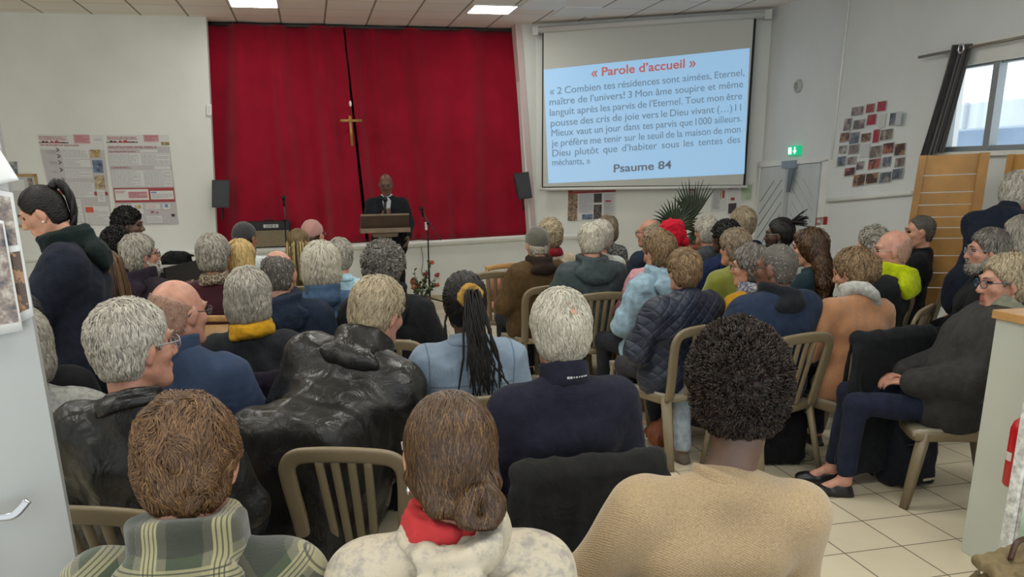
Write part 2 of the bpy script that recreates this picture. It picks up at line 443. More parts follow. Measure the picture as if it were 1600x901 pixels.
# low roof of the building outside
m_roof = mat('outside flat roof', '#b9c4cd', 0.8, 0, 0.1, 0.6); m_shed = mat('outside shed wall', '#8fa3b8', 0.8, 0, 0.1, 1)
b = MB()
c0 = on_right(1470, 224); bb = float(c0 @ RN)
b.box((RIGHT_A+9, bb+4, 1.1), (1.0, 9, 1.3), m_shed); b.box((RIGHT_A+8.6, bb+4, 2.62), (1.5, 9.3, 0.24), m_roof)
for i in range(8): b.box((RIGHT_A+7.05, bb-4+2.4*i, 2.62), (0.03, 0.03, 0.25), m_alu)
o = b.build('outbuilding'); o.rotation_euler = (0, 0, YAW); tag(o, 'low grey outbuilding seen through the window', 'building')

# ---------------------------------------------------------------- ceiling light panels
m_lamp = NT('lit ceiling panel'); m_lamp.b.inputs['Base Color'].default_value = (1, 1, 1, 1)
m_lamp.b.inputs['Emission Color'].default_value = lin('#fbfbf3'); m_lamp.b.inputs['Emission Strength'].default_value = PANEL_LIGHT; m_lamp = m_lamp.m
def ceiling_light(a0, b0, label=None, size=0.6):
    e = empty('ceiling_light', room(a0, b0, CEIL), YAW, label or 'square lit ceiling panel', 'ceiling light', 'lit ceiling panels')
    h = size/2
    b = MB()
    for s in (-1, 1):
        b.box((s*h, 0, -0.004), (0.012, h+0.012, 0.008), m_trim); b.box((0, s*h, -0.004), (h, 0.012, 0.008), m_trim)
    b.build('light_frame', e)
    b = MB(); b.box((0, 0, -0.002), (h-0.012, h-0.012, 0.005), m_lamp); b.build('diffuser', e)
    return e
T = 0.5265*Q
l1 = ceiling_light(-0.434*Q, 10.40*Q, 'lit ceiling panel above the left part of the red curtain', T*0.98)
l2 = ceiling_light(2.24*Q, 10.42*Q, 'lit ceiling panel left of the projection screen', T*0.98)
for i, a in enumerate((-3.6, -1.5, 0.6, 2.2)):
    for b_ in (1.2, 3.9, 6.6):
        ceiling_light(a*Q, b_*Q, 'lit ceiling panel overhead in the hall', 0.62)
# brighter blank panels next to the lit one
m_blank = mat('blank white ceiling panel', '#e6e8e8', 0.35)
for (a, bq) in ((2.24+1.05, 10.44), (2.24+0.53, 10.05)):
    b = MB(); b.box((0, 0, -0.003), (T*0.47, T*0.55, 0.005), m_blank); o = b.build('ceiling_panel'); o.location = tuple(room(a*Q, bq*Q, CEIL)); o.rotation_euler = (0, 0, YAW)
    tag(o, 'blank glossy white ceiling panel right of the lit panel' if a > 3 else 'small blank white ceiling panel touching the lit panel', 'ceiling panel')
# ---------------------------------------------------------------- red stage curtain, two panels
def curtain_mat():
    k = NT('red velvet curtain'); co = k.coord()
    k.l(k.ramp(k.noise(co, 3.0, 5), [(0.25, '#870d24'), (0.75, '#9e122d')]), k.b.inputs['Base Color'])
    k.b.inputs['Roughness'].default_value = 0.85; k.b.inputs['Sheen Weight'].default_value = 0.25
    k.b.inputs['Specular IOR Level'].default_value = 0.1
    k.bump(k.noise(k.coord('Object', (60, 60, 6)), 4, 3), 0.15, 0.01)
    return k.m
m_curt = curtain_mat()
CUR_B = FRONT_B+0.30
def cloth_panel(name, left, right, base_b, seed, label, m=m_curt, amp=0.10, freq=1.7, nu=220, nv=26):
    """hanging cloth between two edge curves given as functions of t (0 top, 1 bottom) -> (a, z)"""
    rng = np.random.RandomState(seed); ph = rng.rand(8)*6.28
    u = np.linspace(0, 1, nu); t = np.linspace(0, 1, nv)
    Lx = np.array([left(x) for x in t]); Rx = np.array([right(x) for x in t])
    Ugrid, Tgrid = np.meshgrid(u, t)
    a = Lx[:, 0:1]*(1-Ugrid) + Rx[:, 0:1]*Ugrid; z = Lx[:, 1:2]*(1-Ugrid)+Rx[:, 1:2]*Ugrid
    wv = np.abs(Rx[0, 0]-Lx[0, 0])
    s = Ugrid*wv
    ww = s*freq*6.28 + 1.5*np.sin(s*2.3+ph[0]) + 0.5*np.sin(Tgrid*3+s*3+ph[1])
    d = amp*(0.55+0.45*Tgrid)*(0.7*np.sin(ww)+0.45*np.sin(ww*0.43+ph[2])+0.25*np.sin(ww*1.9+ph[3]+Tgrid*1.5))
    P = RA[None, None]*a[..., None] + RN[None, None]*(base_b + d)[..., None] + RZ[None, None]*z[..., None]
    front = P.reshape(-1, 3); back = (P + RN*0.012).reshape(-1, 3)
    n = nu*nv; fs = []
    idx = np.arange(n).reshape(nv, nu)
    q = np.stack([idx[:-1, :-1], idx[:-1, 1:], idx[1:, 1:], idx[1:, :-1]], -1).reshape(-1, 4)
    fs = [tuple(x) for x in q] + [tuple(x+n) for x in q[:, ::-1]]
    for i in range(nu-1):
        fs.append((i, i+n, i+1+n, i+1)); j = (nv-1)*nu+i; fs.append((j, j+1, j+1+n, j+n))
    for i in range(nv-1):
        j = i*nu; fs.append((j, j+nu, j+nu+n, j+n)); j = i*nu+nu-1; fs.append((j, j+n, j+nu+n, j+nu))
    b = MB(); b.add(np.concatenate([front, back]), fs, m, True); o = b.build(name)
    return tag(o, label, 'curtain')
def on_cur(u, v): p = on_plane(u, v, room(0, CUR_B, 0), RN); return float(p @ RA), float(p[2])
def edge(p0, p1):
    (a0, z0), (a1, z1) = on_cur(*p0), on_cur(*p1)
    return lambda t: (a0+(a1-a0)*t, (CEIL-0.03)*(1-t) + (STAGE_Z+0.01)*t)
cloth_panel('stage_curtain', edge((300, 34), (318, 385)), edge((536, 42), (572, 384)), CUR_B, 3, 'left panel of the red stage curtain')
cloth_panel('stage_curtain', edge((538.5, 42), (577, 384)), edge((822, 48), (846, 372)), CUR_B+0.045, 8, 'right panel of the red stage curtain, behind the standing speaker')
b = MB(); b.tube([room(aL0-0.4, CUR_B+0.03, CEIL-0.03), room(aR0+0.5, CUR_B+0.03, CEIL-0.03)], 0.02, mat('dark rail', '#3a3a3a', 0.5)); o = b.build('curtain_rail'); tag(o, 'dark curtain rail along the top of the red stage curtain', 'curtain rail')
# dark back of the stage behind the curtain
b = MB(); b.hexa([room(aL0-1, FRONT_B+2.2, 0), room(aR0+1, FRONT_B+2.2, 0), room(aR0+1, FRONT_B+2.2, CEIL), room(aL0-1, FRONT_B+2.2, CEIL)],
       [room(aL0-1, FRONT_B+2.3, 0), room(aR0+1, FRONT_B+2.3, 0), room(aR0+1, FRONT_B+2.3, CEIL), room(aL0-1, FRONT_B+2.3, CEIL)], mat('stage back wall', '#4a2024', 0.9))
o = b.build('wall_stage_back'); o['kind'] = 'structure'
for nm, aa in (('wall_stage_left', aL0-0.45), ('wall_stage_right', aR0+0.45)):
    b = MB(); b.hexa([room(aa, FRONT_B+0.1, 0), room(aa, FRONT_B+2.3, 0), room(aa, FRONT_B+2.3, CEIL), room(aa, FRONT_B+0.1, CEIL)],
        [room(aa+0.05, FRONT_B+0.1, 0), room(aa+0.05, FRONT_B+2.3, 0), room(aa+0.05, FRONT_B+2.3, CEIL), room(aa+0.05, FRONT_B+0.1, CEIL)], mat('stage back wall', '#4a2024', 0.9))
    o = b.build(nm); o['kind'] = 'structure'

# ---------------------------------------------------------------- hanging wooden cross
def on_b(u, v, off): return on_plane(u, v, room(0, FRONT_B+off, 0), RN)
m_gold = mat('varnished golden wood', '#b08440', 0.4, 0, 0.2, 12)
CB = 0.17
top, bot, le, ri, hook = on_b(547, 181, CB), on_b(550.5, 228, CB), on_b(531.5, 188.5, CB), on_b(565.5, 188.5, CB), on_b(547.5, 162, CB)
cr = empty('wall_cross', (top+bot)/2, 0, 'golden wooden cross hanging in front of the red curtain', 'cross')
b = MB(); b.tube([top, bot], 1, m_gold, flat=(0.032, 0.018)); b.build('upright', cr, world=True)
b = MB(); b.tube([le, ri], 1, m_gold, flat=(0.024, 0.018)); b.build('crossbar', cr, world=True)
b = MB(); b.tube([hook, top], 0.004, mat('dark cord', '#2a1416', 0.7)); b.tube([hook+RZ*(CEIL-0.05-hook[2]), hook], 0.003, mat('dark cord', '#2a1416', 0.7)); b.build('cord', cr, world=True)
b = MB(); b.ball(hook, (0.018, 0.018, 0.04), mat('white hook', '#e9e4da', 0.4)); b.build('hook', cr, world=True)

# ---------------------------------------------------------------- projection screen
m_case = mat('screen case', '#c9cac6', 0.5); m_fab = mat('matte white screen cloth', '#c7c8c2', 0.8); m_blk = mat('black screen border', '#0d0e10', 0.7)
SO = 0.14
scp = [(847.5, 47), (1182, 27), (1164.5, 291), (846.5, 294)]
ps = empty('projection_screen', on_splay(1005, 160, SO), 0, 'large pull-down projection screen showing a projected psalm', 'projection screen')
b = MB(); board(b, scp, on_splay, SPL_N, SO, m_blk, 0.004); b.build('screen_border', ps, world=True)
inner = [(849.5, 48.5), (1178, 28.5), (1161, 288.5), (848.5, 291.5)]
b = MB(); board(b, inner, on_splay, SPL_N, SO+0.003, m_fab, 0.003); b.build('screen_cloth', ps, world=True)
b = MB(); b.tube([on_splay(834, 48, SO), on_splay(1205, 22.5, SO)], 1, m_case, seg=12, flat=(0.06, 0.036))
for u, v in ((838, 49), (1201, 23.5)): b.box(on_splay(u, v, SO), (0.04, 0.06, 0.05), m_case, R=np.array([SPL_D, SPL_N, RZ]).T)
b.build('screen_case', ps, world=True)
b = MB(); b.tube([on_splay(843, 295.5, SO), on_splay(1168, 291.5, SO)], 0.02, m_trim); b.build('bottom_bar', ps, world=True)
k = NT('projected page'); k.b.inputs['Base Color'].default_value = lin('#8fa6b8'); k.b.inputs['Roughness'].default_value = 0.8
co = k.coord('Object'); gr = k.noise(co, 0.8, 2)
k.l(k.ramp(gr, [(0.3, '#97cdf8'), (0.7, '#a2cef6')]), k.b.inputs['Emission Color']); k.b.inputs['Emission Strength'].default_value = 0.36
page = [(849.5, 109), (1171.5, 75), (1163, 271.5), (857, 286.5)]
b = MB(); board(b, page, on_splay, SPL_N, SO+0.006, k.m, 0.002); b.build('projected_page', ps, world=True)
def ink(name, c, e): return mat(name, c, 0.9, emit=c, emit_s=e)
m_red_ink = ink('projected red letters', '#c06a66', 0.26); m_ink = ink('projected grey letters', '#74889a', 0.28); m_ink2 = ink('projected dark letters', '#6a6f78', 0.26)
def text_on(txt, p0, p1, size_px, m, parent, plane=on_splay, off=SO+0.010, bold=0.0, name='text_line', nrm=SPL_N):
    """one line of lettering whose baseline runs between two image points of the plane"""
    A0, A1 = plane(p0[0], p0[1], off), plane(p1[0], p1[1], off)
    cu = bpy.data.curves.new(name, 'FONT'); cu.body = txt; cu.offset = bold; cu.extrude = 0.004; cu.size = 1.0
    o = bpy.data.objects.new(name, cu); COL.objects.link(o); cu.materials.append(m)
    bpy.context.view_layer.update()
    xs = [c[0] for c in o.bound_box]; w = max(xs)-min(xs)
    d = A1-A0; L = np.linalg.norm(d); x = d/L
    up = plane(p0[0], p0[1]-size_px, off)-A0
    s = np.linalg.norm(up); y = up/s
    zz = -np.asarray(nrm)
    M = Matrix([[x[0]*L/w, y[0]*s, zz[0], A0[0]], [x[1]*L/w, y[1]*s, zz[1], A0[1]], [x[2]*L/w, y[2]*s, zz[2], A0[2]], [0, 0, 0, 1]])
    dg = bpy.context.evaluated_depsgraph_get()
    me = bpy.data.meshes.new_from_object(o.evaluated_get(dg)); bpy.data.objects.remove(o)
    me.transform(Matrix.Translation((-min(xs)*0, 0, 0)))
    P = np.array([v.co for v in me.vertices]); P[:, 0] -= min(xs); P = P @ np.array(M.to_3x3()).T + A0
    if parent is not None:
        bpy.context.view_layer.update(); inv = np.array(parent.matrix_world.inverted()); P = P @ inv[:3, :3].T + inv[:3, 3]
    me.vertices.foreach_set('co', P.ravel()); me.update(); me.materials.clear(); me.materials.append(m)
    o = bpy.data.objects.new(name, me); COL.objects.link(o); o.parent = parent
    return o
# justified lines: words are spread over the line like in the projected page
_ww = {}
def nat_width(w, bold=0.0):
    if (w, bold) not in _ww:
        cu = bpy.data.curves.new('w', 'FONT'); cu.body = w; cu.offset = bold; o = bpy.data.objects.new('w', cu); COL.objects.link(o); bpy.context.view_layer.update()
        xs = [c[0] for c in o.bound_box]; _ww[(w, bold)] = max(xs)-min(xs); bpy.data.objects.remove(o); bpy.data.curves.remove(cu)
    return _ww[(w, bold)]
def spread_line(txt, p0, p1, size, m, bold=0.0):
    words = txt.split(' '); wl = [nat_width(w) for w in words]; L = math.hypot(p1[0]-p0[0], p1[1]-p0[1])
    cw = min(size*1.0, (L - 0.30*size*(len(words)-1))/sum(wl)); gap = (L-cw*sum(wl))/max(1, len(words)-1); x = 0
    for w, k_ in zip(words, wl):
        e = x + k_*cw
        q0 = (p0[0]+(p1[0]-p0[0])*x/L, p0[1]+(p1[1]-p0[1])*x/L); q1 = (p0[0]+(p1[0]-p0[0])*e/L, p0[1]+(p1[1]-p0[1])*e/L)
        yield text_on(w, q0, q1, size, m, ps, bold=bold); x = e+gap
def join_meshes(objs, name):
    V, Fc, off = [], [], 0
    for o in objs:
        V += [tuple(v.co) for v in o.data.vertices]; Fc += [tuple(i+off for i in p.vertices) for p in o.data.polygons]; off = len(V)
    me = bpy.data.meshes.new(name); me.from_pydata(V, [], Fc); me.materials.append(objs[0].data.materials[0])
    n = bpy.data.objects.new(name, me); COL.objects.link(n); n.parent = objs[0].parent
    for o in objs: bpy.data.objects.remove(o)
    return n
text_on('« Parole d’accueil »', (924, 120), (1087, 104), 19, m_red_ink, ps, bold=0.014, name='heading')
lines = [('« 2 Combien tes résidences sont aimées, Eternel,', (859, 148), (1163, 118)), ("maître de l'univers! 3 Mon âme soupire et même", (858.5, 164.5), (1161, 136)),
         ("languit après les parvis de l'Eternel. Tout mon être", (859, 181), (1159.5, 154.5)), ('pousse des cris de joie vers le Dieu vivant (…) 11', (860.5, 197.5), (1158, 172.5)),
         ('Mieux vaut un jour dans tes parvis que 1000 ailleurs.', (861.5, 213), (1159, 189.5)), ('je préfère me tenir sur le seuil de la maison de mon', (862, 229), (1157, 206.5)),
         ('Dieu plutôt que d’habiter sous les tentes des', (863, 244.5), (1156.5, 222.5))]
_all = [o_ for tx, a_, b_ in lines for o_ in spread_line(tx, a_, b_, 15.5, m_ink)] + [text_on('méchants, »', (863, 258.5), (922, 255.5), 14.5, m_ink, ps)]
join_meshes(_all, 'lettering')
text_on('Psaume 84', (959, 269), (1049, 263), 17.5, m_ink2, ps, bold=0.014, name='psalm_title')

# ---------------------------------------------------------------- posters
m_pap = mat('white poster paper', '#cfd0cf', 0.6); m_pgrey = mat('grey poster print', '#b7b3b5', 0.6); m_pline = mat('poster text print', '#a2a2a6', 0.6)
m_pred = mat('dark red poster print', '#9d3b40', 0.6); m_ppink = mat('pink poster print', '#c39aa0', 0.6); m_pdark = mat('dark poster print', '#3c3236', 0.6)
m_pbrown = mat('sepia poster photo', '#9a8458', 0.6, 0, 0.5, 16); m_pblue = mat('blue poster photo', '#5a6b86', 0.6, 0, 0.5, 20); m_sepia = mat('old engraving print', '#a49574', 0.6, 0, 0.45, 24)
m_pltr = mat('light blue print', '#5f7fb5', 0.6)
def poster(px, plane, nrm, cells, label, off0=0.008):
    c = sum(plane(u, v, off0) for u, v in px)/4
    e = empty('poster', c, 0, label, 'poster')
    b = MB(); board(b, px, plane, nrm, off0, m_pap, 0.006); b.build('sheet', e, world=True)
    b = MB()
    for i, (s0, s1, t0, t1, m, kind) in enumerate(cells):
        q = sub(px, s0, s1, t0, t1)
        if kind == 'fill': board(b, q, plane, nrm, off0+0.002+0.0002*i, m, 0.001)
        elif kind == 'text':                                 # rows of small print
            n = max(1, int(round((t1-t0)/0.0125))); rr = random.Random(i*7+len(cells))
            for j in range(n):
                e1 = 1.0 if rr.random() < 0.75 else 0.55+0.4*rr.random(); x0 = 0.0
                while x0 < e1:
                    x1 = min(e1, x0+0.06+0.16*rr.random())
                    board(b, sub(q, x0, x1-0.012, (j+0.25)/n, (j+0.7)/n), plane, nrm, off0+0.002+0.0002*i, m, 0.001); x0 = x1+0.012
        elif kind == 'skyline':
            rr = random.Random(i); x0 = 0.0
            while x0 < 1:
                x1 = min(1, x0+0.03+0.06*rr.random()); board(b, sub(q, x0, x1, 0.2+0.6*rr.random(), 1), plane, nrm, off0+0.002+0.0002*i, m if rr.random() < 0.6 else m_pdark, 0.001); x0 = x1
        elif kind == 'arrow':
            p = [plane(*lerp2(q, x, y), off0+0.003) for x, y in ((0.2, 0.1), (0.8, 0.5), (0.2, 0.9))]; b.tube(p, 0.006, m, seg=6)
    b.build('print', e, world=True)
    return e
cells = [(0, 1, 0.17, 1, m_pgrey, 'fill'), (0.02, 0.45, 0.02, 0.07, m_pred, 'text'), (0.0, 0.46, 0.06, 0.10, m_pred, 'skyline'), (0.55, 0.8, 0.0, 0.10, m_ppink, 'fill'), (0.57, 0.79, 0.01, 0.09, m_pred, 'text'), (0.86, 0.98, 0.04, 0.07, m_pline, 'text'),
         (0.02, 0.62, 0.11, 0.135, m_pred, 'text'), (0.33, 0.75, 0.16, 0.27, m_pap, 'fill'), (0.34, 0.73, 0.165, 0.26, m_pline, 'text'), (0.33, 0.76, 0.28, 0.36, m_pap, 'fill'), (0.34, 0.6, 0.285, 0.355, m_pline, 'text'), (0.33, 0.76, 0.38, 0.48, m_pap, 'fill'), (0.34, 0.75, 0.385, 0.475, m_pline, 'text'), (0.33, 0.76, 0.53, 0.69, m_pap, 'fill'), (0.34, 0.74, 0.535, 0.68, m_pline, 'text'),
         (0.78, 0.93, 0.165, 0.25, m_pbrown, 'fill'), (0.79, 0.95, 0.28, 0.42, m_pblue, 'fill'), (0.79, 0.95, 0.45, 0.60, m_sepia, 'fill'), (0.1, 0.24, 0.18, 0.22, m_pline, 'text'), (0.1, 0.24, 0.30, 0.33, m_pline, 'text'), (0.12, 0.24, 0.40, 0.43, m_pline, 'text'), (0.14, 0.26, 0.52, 0.56, m_pline, 'text'),
         (0.12, 0.34, 0.62, 0.67, m_pred, 'fill'), (0.75, 0.98, 0.63, 0.67, m_pred, 'fill'), (0.8, 0.93, 0.61, 0.74, m_pap, 'fill'), (0.82, 0.91, 0.63, 0.72, m_pline, 'text'), (0.08, 0.5, 0.71, 1.0, m_pap, 'fill'), (0.1, 0.48, 0.72, 0.98, m_pline, 'text'), (0.55, 0.97, 0.79, 0.99, m_pap, 'fill'), (0.57, 0.95, 0.83, 0.985, m_pline, 'text'), (0.56, 0.7, 0.8, 0.86, mat('orange red print', '#c4543f', 0.6), 'fill')]
cells += [(0.24, 0.31, t, t+0.045, m_pdark, 'arrow') for t in (0.15, 0.22, 0.29, 0.37, 0.48, 0.55)]
poster([(57.5, 209), (160, 210.5), (176, 352), (88, 351)], on_front, RN, cells, 'left of the two big text posters, with a timeline and three pictures')
cells2 = [(0.0, 1, 0.13, 1, m_pgrey, 'fill'), (0.02, 0.5, 0.02, 0.06, m_pred, 'text'), (0, 0.5, 0.05, 0.09, m_pred, 'skyline'), (0.6, 0.84, 0.0, 0.08, m_ppink, 'fill'), (0.62, 0.83, 0.01, 0.07, m_pred, 'text'), (0.87, 1.0, 0.08, 0.115, m_pbrown, 'fill'),
          (0.02, 0.8, 0.125, 0.155, m_pred, 'text'), (0.02, 0.45, 0.18, 0.2, m_pred, 'text'), (0.52, 0.8, 0.165, 0.195, m_pap, 'fill'), (0.02, 0.98, 0.205, 0.34, m_pap, 'fill'), (0.03, 0.48, 0.21, 0.335, m_pline, 'text'), (0.52, 0.97, 0.21, 0.335, m_pline, 'text'), (0.02, 0.4, 0.355, 0.375, m_pred, 'text'), (0.72, 0.97, 0.35, 0.385, m_pap, 'fill'), (0.02, 0.98, 0.395, 0.575, m_pap, 'fill'), (0.03, 0.48, 0.40, 0.57, m_pline, 'text'), (0.53, 0.97, 0.40, 0.57, m_pline, 'text'),
          (0.01, 0.99, 0.59, 0.75, m_pred, 'fill'), (0.025, 0.57, 0.605, 0.725, m_pap, 'fill'), (0.24, 0.55, 0.63, 0.705, m_ppink, 'fill'), (0.25, 0.54, 0.635, 0.70, m_pred, 'text'), (0.04, 0.2, 0.62, 0.65, m_pred, 'text'), (0.6, 0.975, 0.625, 0.72, m_pap, 'fill'), (0.61, 0.7, 0.635, 0.65, m_pltr, 'fill'), (0.62, 0.96, 0.655, 0.71, m_pline, 'text'),
          (0.03, 0.23, 0.77, 0.86, m_pap, 'fill'), (0.04, 0.22, 0.78, 0.85, m_pline, 'text'), (0.27, 0.45, 0.76, 0.88, m_pap, 'fill'), (0.32, 0.42, 0.78, 0.82, m_sepia, 'fill'), (0.5, 0.73, 0.765, 0.83, m_pap, 'fill'), (0.51, 0.72, 0.77, 0.825, m_ppink, 'text'), (0.78, 0.9, 0.77, 0.83, m_pap, 'fill'), (0.81, 0.86, 0.775, 0.81, m_pltr, 'fill'), (0.49, 0.74, 0.9, 0.98, m_pap, 'fill'), (0.5, 0.73, 0.91, 0.97, m_pline, 'text'), (0.02, 0.24, 0.89, 0.98, m_pap, 'fill'), (0.03, 0.23, 0.9, 0.97, m_pline, 'text'), (0.9, 0.955, 0.885, 0.915, m_pdark, 'fill'), (0.57, 0.62, 0.85, 0.868, m_pred, 'fill'), (0.66, 0.69, 0.86, 0.875, m_pred, 'fill')]
poster([(164.5, 210), (263, 210.5), (279, 350), (184, 352)], on_front, RN, cells2, 'right of the two big text posters, with red framed boxes')
cells3 = [(0, 1, 0.0, 0.06, m_pgrey, 'fill'), (0, 1, 0.16, 0.30, m_pred, 'fill'), (0.1, 0.8, 0.2, 0.26, m_ppink, 'text'), (0.0, 0.2, 0.3, 1, mat('busy photo print', '#7d6a58', 0.6, 0, 0.7, 30), 'fill'), (0.23, 0.52, 0.32, 0.8, m_pline, 'text'), (0.54, 0.71, 0.32, 0.55, m_pdark, 'fill'), (0.54, 0.71, 0.6, 0.97, mat('dark photo print', '#4c4644', 0.6, 0, 0.7, 30), 'fill'), (0.75, 0.97, 0.34, 0.85, m_pline, 'text'), (0.78, 0.9, 0.5, 0.54, m_pred, 'fill'), (0.3, 0.52, 0.84, 0.97, m_pblue, 'fill')]
poster([(888, 285), (962.5, 281), (961.5, 343.5), (887, 345)], on_splay, SPL_N, cells3, 'small photo poster under the projection screen')
# notices on the splayed wall by the door
poster([(1112, 293), (1135, 292), (1133, 330), (1110, 331)], on_splay, SPL_N, [(0.1, 0.6, 0.1, 0.9, m_pline, 'text'), (0.6, 0.7, 0.1, 0.5, m_sepia, 'fill'), (0.75, 0.9, 0.15, 0.45, m_pred, 'fill')], 'white notice sheet pinned right of the palm')
poster([(1138, 291), (1154, 290), (1151, 335), (1136, 336)], on_splay, SPL_N, [(0, 1, 0, 0.1, m_pred, 'fill'), (0.3, 0.7, 0.4, 0.5, m_pred, 'fill'), (0.1, 0.9, 0.6, 0.95, m_pdark, 'fill')], 'narrow red topped notice between the white sheet and the green notice')
poster([(1157, 287), (1178, 285), (1175, 314), (1155, 316)], on_splay, SPL_N, [(0.1, 0.9, 0.1, 0.9, mat('pale green print', '#a5b79a', 0.6, 0, 0.15, 9), 'fill')], 'pale green notice beside the double door')
def fire_sign(px, plane, nrm, label):
    e = empty('fire_sign', plane(*px[3], 0.01), 0, label, 'sign')
    b = MB(); board(b, px, plane, nrm, 0.01, mat('red sign', '#a3262a', 0.5), 0.006); b.build('plate', e, world=True)
    b = MB(); board(b, sub(px, 0.3, 0.45, 0.2, 0.7), plane, nrm, 0.013, m_pap, 0.001); board(b, sub(px, 0.55, 0.7, 0.2, 0.7), plane, nrm, 0.013, m_pap, 0.001); b.build('symbol', e, world=True)
fire_sign([(1076.5, 294), (1087, 293.5), (1086.5, 311), (1076, 311.5)], on_splay, SPL_N, 'small red fire sign above the palm leaves')
# exit sign
e = empty('exit_sign', on_right(1239, 236, 0.05), 0, 'lit green exit sign above the double door', 'exit sign')
epx = [(1230.5, 228.5), (1248, 227), (1247, 242), (1230, 243)]
b = MB(); board(b, epx, on_right, RA, 0.05, mat('lit green sign', '#0f9a68', 0.4, emit='#0fae77', emit_s=0.55), 0.045); b.build('light_box', e, world=True)
m_sw = mat('lit white symbol', '#e8fff4', 0.4, emit='#d6fff0', emit_s=0.8)
b = MB(); board(b, sub(epx, 0.08, 0.36, 0.15, 0.88), on_right, RA, 0.053, m_sw, 0.002); b.build('door_symbol', e, world=True)
b = MB()
board(b, sub(epx, 0.60, 0.70, 0.12, 0.6), on_right, RA, 0.053, m_sw, 0.002)
p = [lerp2(epx, 0.48, 0.5), lerp2(epx, 0.82, 0.5), lerp2(epx, 0.66, 0.86), lerp2(epx, 0.64, 0.86)]
board(b, p, on_right, RA, 0.053, m_sw, 0.002); b.build('arrow_symbol', e, world=True)
# red call point right of the door, round detector
e = empty('alarm_call_point', on_right(1281, 345, 0.03), 0, 'red alarm call point beside the double door', 'alarm button')
cpx = [(1275, 340), (1287, 338.5), (1286, 351), (1274, 352)]
b = MB(); board(b, cpx, on_right, RA, 0.05, mat('red plastic', '#a02024', 0.4), 0.05); b.build('housing', e, world=True)
b = MB(); board(b, sub(cpx, 0.2, 0.6, 0.3, 0.7), on_right, RA, 0.053, m_pap, 0.002); b.build('press_plate', e, world=True)
e = empty('wall_detector', on_right(1248.5, 134.5), YAW, 'round white detector high on the right wall', 'detector')
b = MB(); b.lathe([(0.0, 0), (0.075, 0.0), (0.075, 0.02), (0.06, 0.035), (0.0, 0.036)], mat('aged white plastic', '#b3b5b3', 0.5), R=roty(-math.pi/2)); b.build('housing', e)
b = MB(); b.lathe([(0.0, 0.03), (0.035, 0.034), (0.03, 0.045), (0, 0.046)], mat('grey plastic', '#9a9d9c', 0.5), R=roty(-math.pi/2)); b.build('sensor', e)
# light switch plate by the left jamb
b = MB(); board(b, [(323, 162), (330.5, 163), (330.5, 180), (323, 179)], on_front, RN, 0.03, m_trim, 0.03); board(b, [(325, 165), (329, 165.5), (329, 177), (325, 176.5)], on_front, RN, 0.034, m_pap, 0.004)
o = b.build('wall_box'); tag(o, 'small white wall box at the left edge of the red curtain', 'wall box')

# ---------------------------------------------------------------- the wall of small photographs
def photo_mat(i, sc=11):
    k = NT('colour photograph'); pal = [('#2e3440', '#7d6f66', '#b9b2a8'), ('#a02530', '#8e4a44', '#c9b7b0'), ('#272d3a', '#646d78', '#aaa69c'), ('#4d3a2e', '#9a7350', '#cbb184'), ('#3a3636', '#84756c', '#b3a9a6'), ('#52302c', '#a2604c', '#a9a0a0')][i]
    co = k.coord('Object'); v = k.noise(co, sc, 3, 0.7)
    k.l(k.ramp(v, [(0.30, pal[0]), (0.5, pal[1]), (0.68, pal[2])], 'CONSTANT' if i % 2 else 'LINEAR'), k.b.inputs['Base Color']); k.b.inputs['Roughness'].default_value = 0.35
    return k.m
m_ph = [photo_mat(i) for i in range(6)]
m_back = mat('blank photo paper', '#c6cac9', 0.4)
# (left, top, right, bottom) in the crop of the photograph (5.633x, origin 1300,140), material, state
PH = [(165, 148, 275, 228, 4), (295, 122, 372, 205, 1), (392, 98, 474, 192, 1), (100, 250, 165, 365, 4), (180, 262, 286, 350, 0), (303, 214, 386, 315, 1), (408, 210, 466, 335, -1), (502, 200, 556, 318, 2),
      (65, 375, 155, 462, 3), (150, 372, 236, 480, 2), (250, 380, 338, 460, 3), (355, 345, 412, 470, 1), (420, 345, 530, 445, 4), (55, 490, 125, 565, 0), (140, 480, 236, 568, 4), (248, 475, 325, 590, -1), (326, 492, 430, 602, 0), (442, 465, 540, 565, 5), (545, 470, 642, 582, 3),
      (38, 585, 118, 676, 2), (130, 588, 210, 660, 4), (210, 630, 275, 705, 0), (312, 606, 425, 700, 5), (438, 588, 515, 680, 2), (548, 596, 636, 682, 4), (104, 684, 200, 760, 5), (178, 742, 290, 850, 3), (290, 730, 402, 830, 3), (412, 722, 520, 820, 2), (522, 692, 625, 790, 2)]
PL = ['grey group photo, top left of the wall photographs', 'small red photo, middle of the top row on the right wall', 'red stage photo, top right of the wall photographs', 'slanted narrow photo, left edge of the second row', 'crowd photo under the grey group photo', 'red photo in the centre of the second row', 'blank curling sheet right of the centre red photo', 'curling blue photo, furthest right near the top',
      'yellowish photo, left end of the third row', 'dark blue photo, second in the third row', 'brown photo, third in the third row', 'narrow red portrait photo of the third row', 'wide green and brown photo, right end of the third row', 'small photo, left end of the fourth row', 'photo of people round a table, second in the fourth row', 'blank white sheet in the middle of the wall photographs', 'dark group photo right of the blank white sheet', 'reddish brown photo in the fourth row', 'photo with a big yellow dish, right edge', 
      'blue photo, left edge of the fifth row', 'pale photo, second in the fifth row', 'tiny grey photo below the blank white sheet', 'brown meeting photo in the centre of the fifth row', 'blue photo left of the bowl photo', 'photo with a white bowl under the yellow dish photo', 'small red and white photo, left of the bottom rows', 'orange photo with a blue middle, bottom left', 'brown photo, bottom row centre', 'blue and pink photo, bottom row', 'deep blue photo, bottom right']
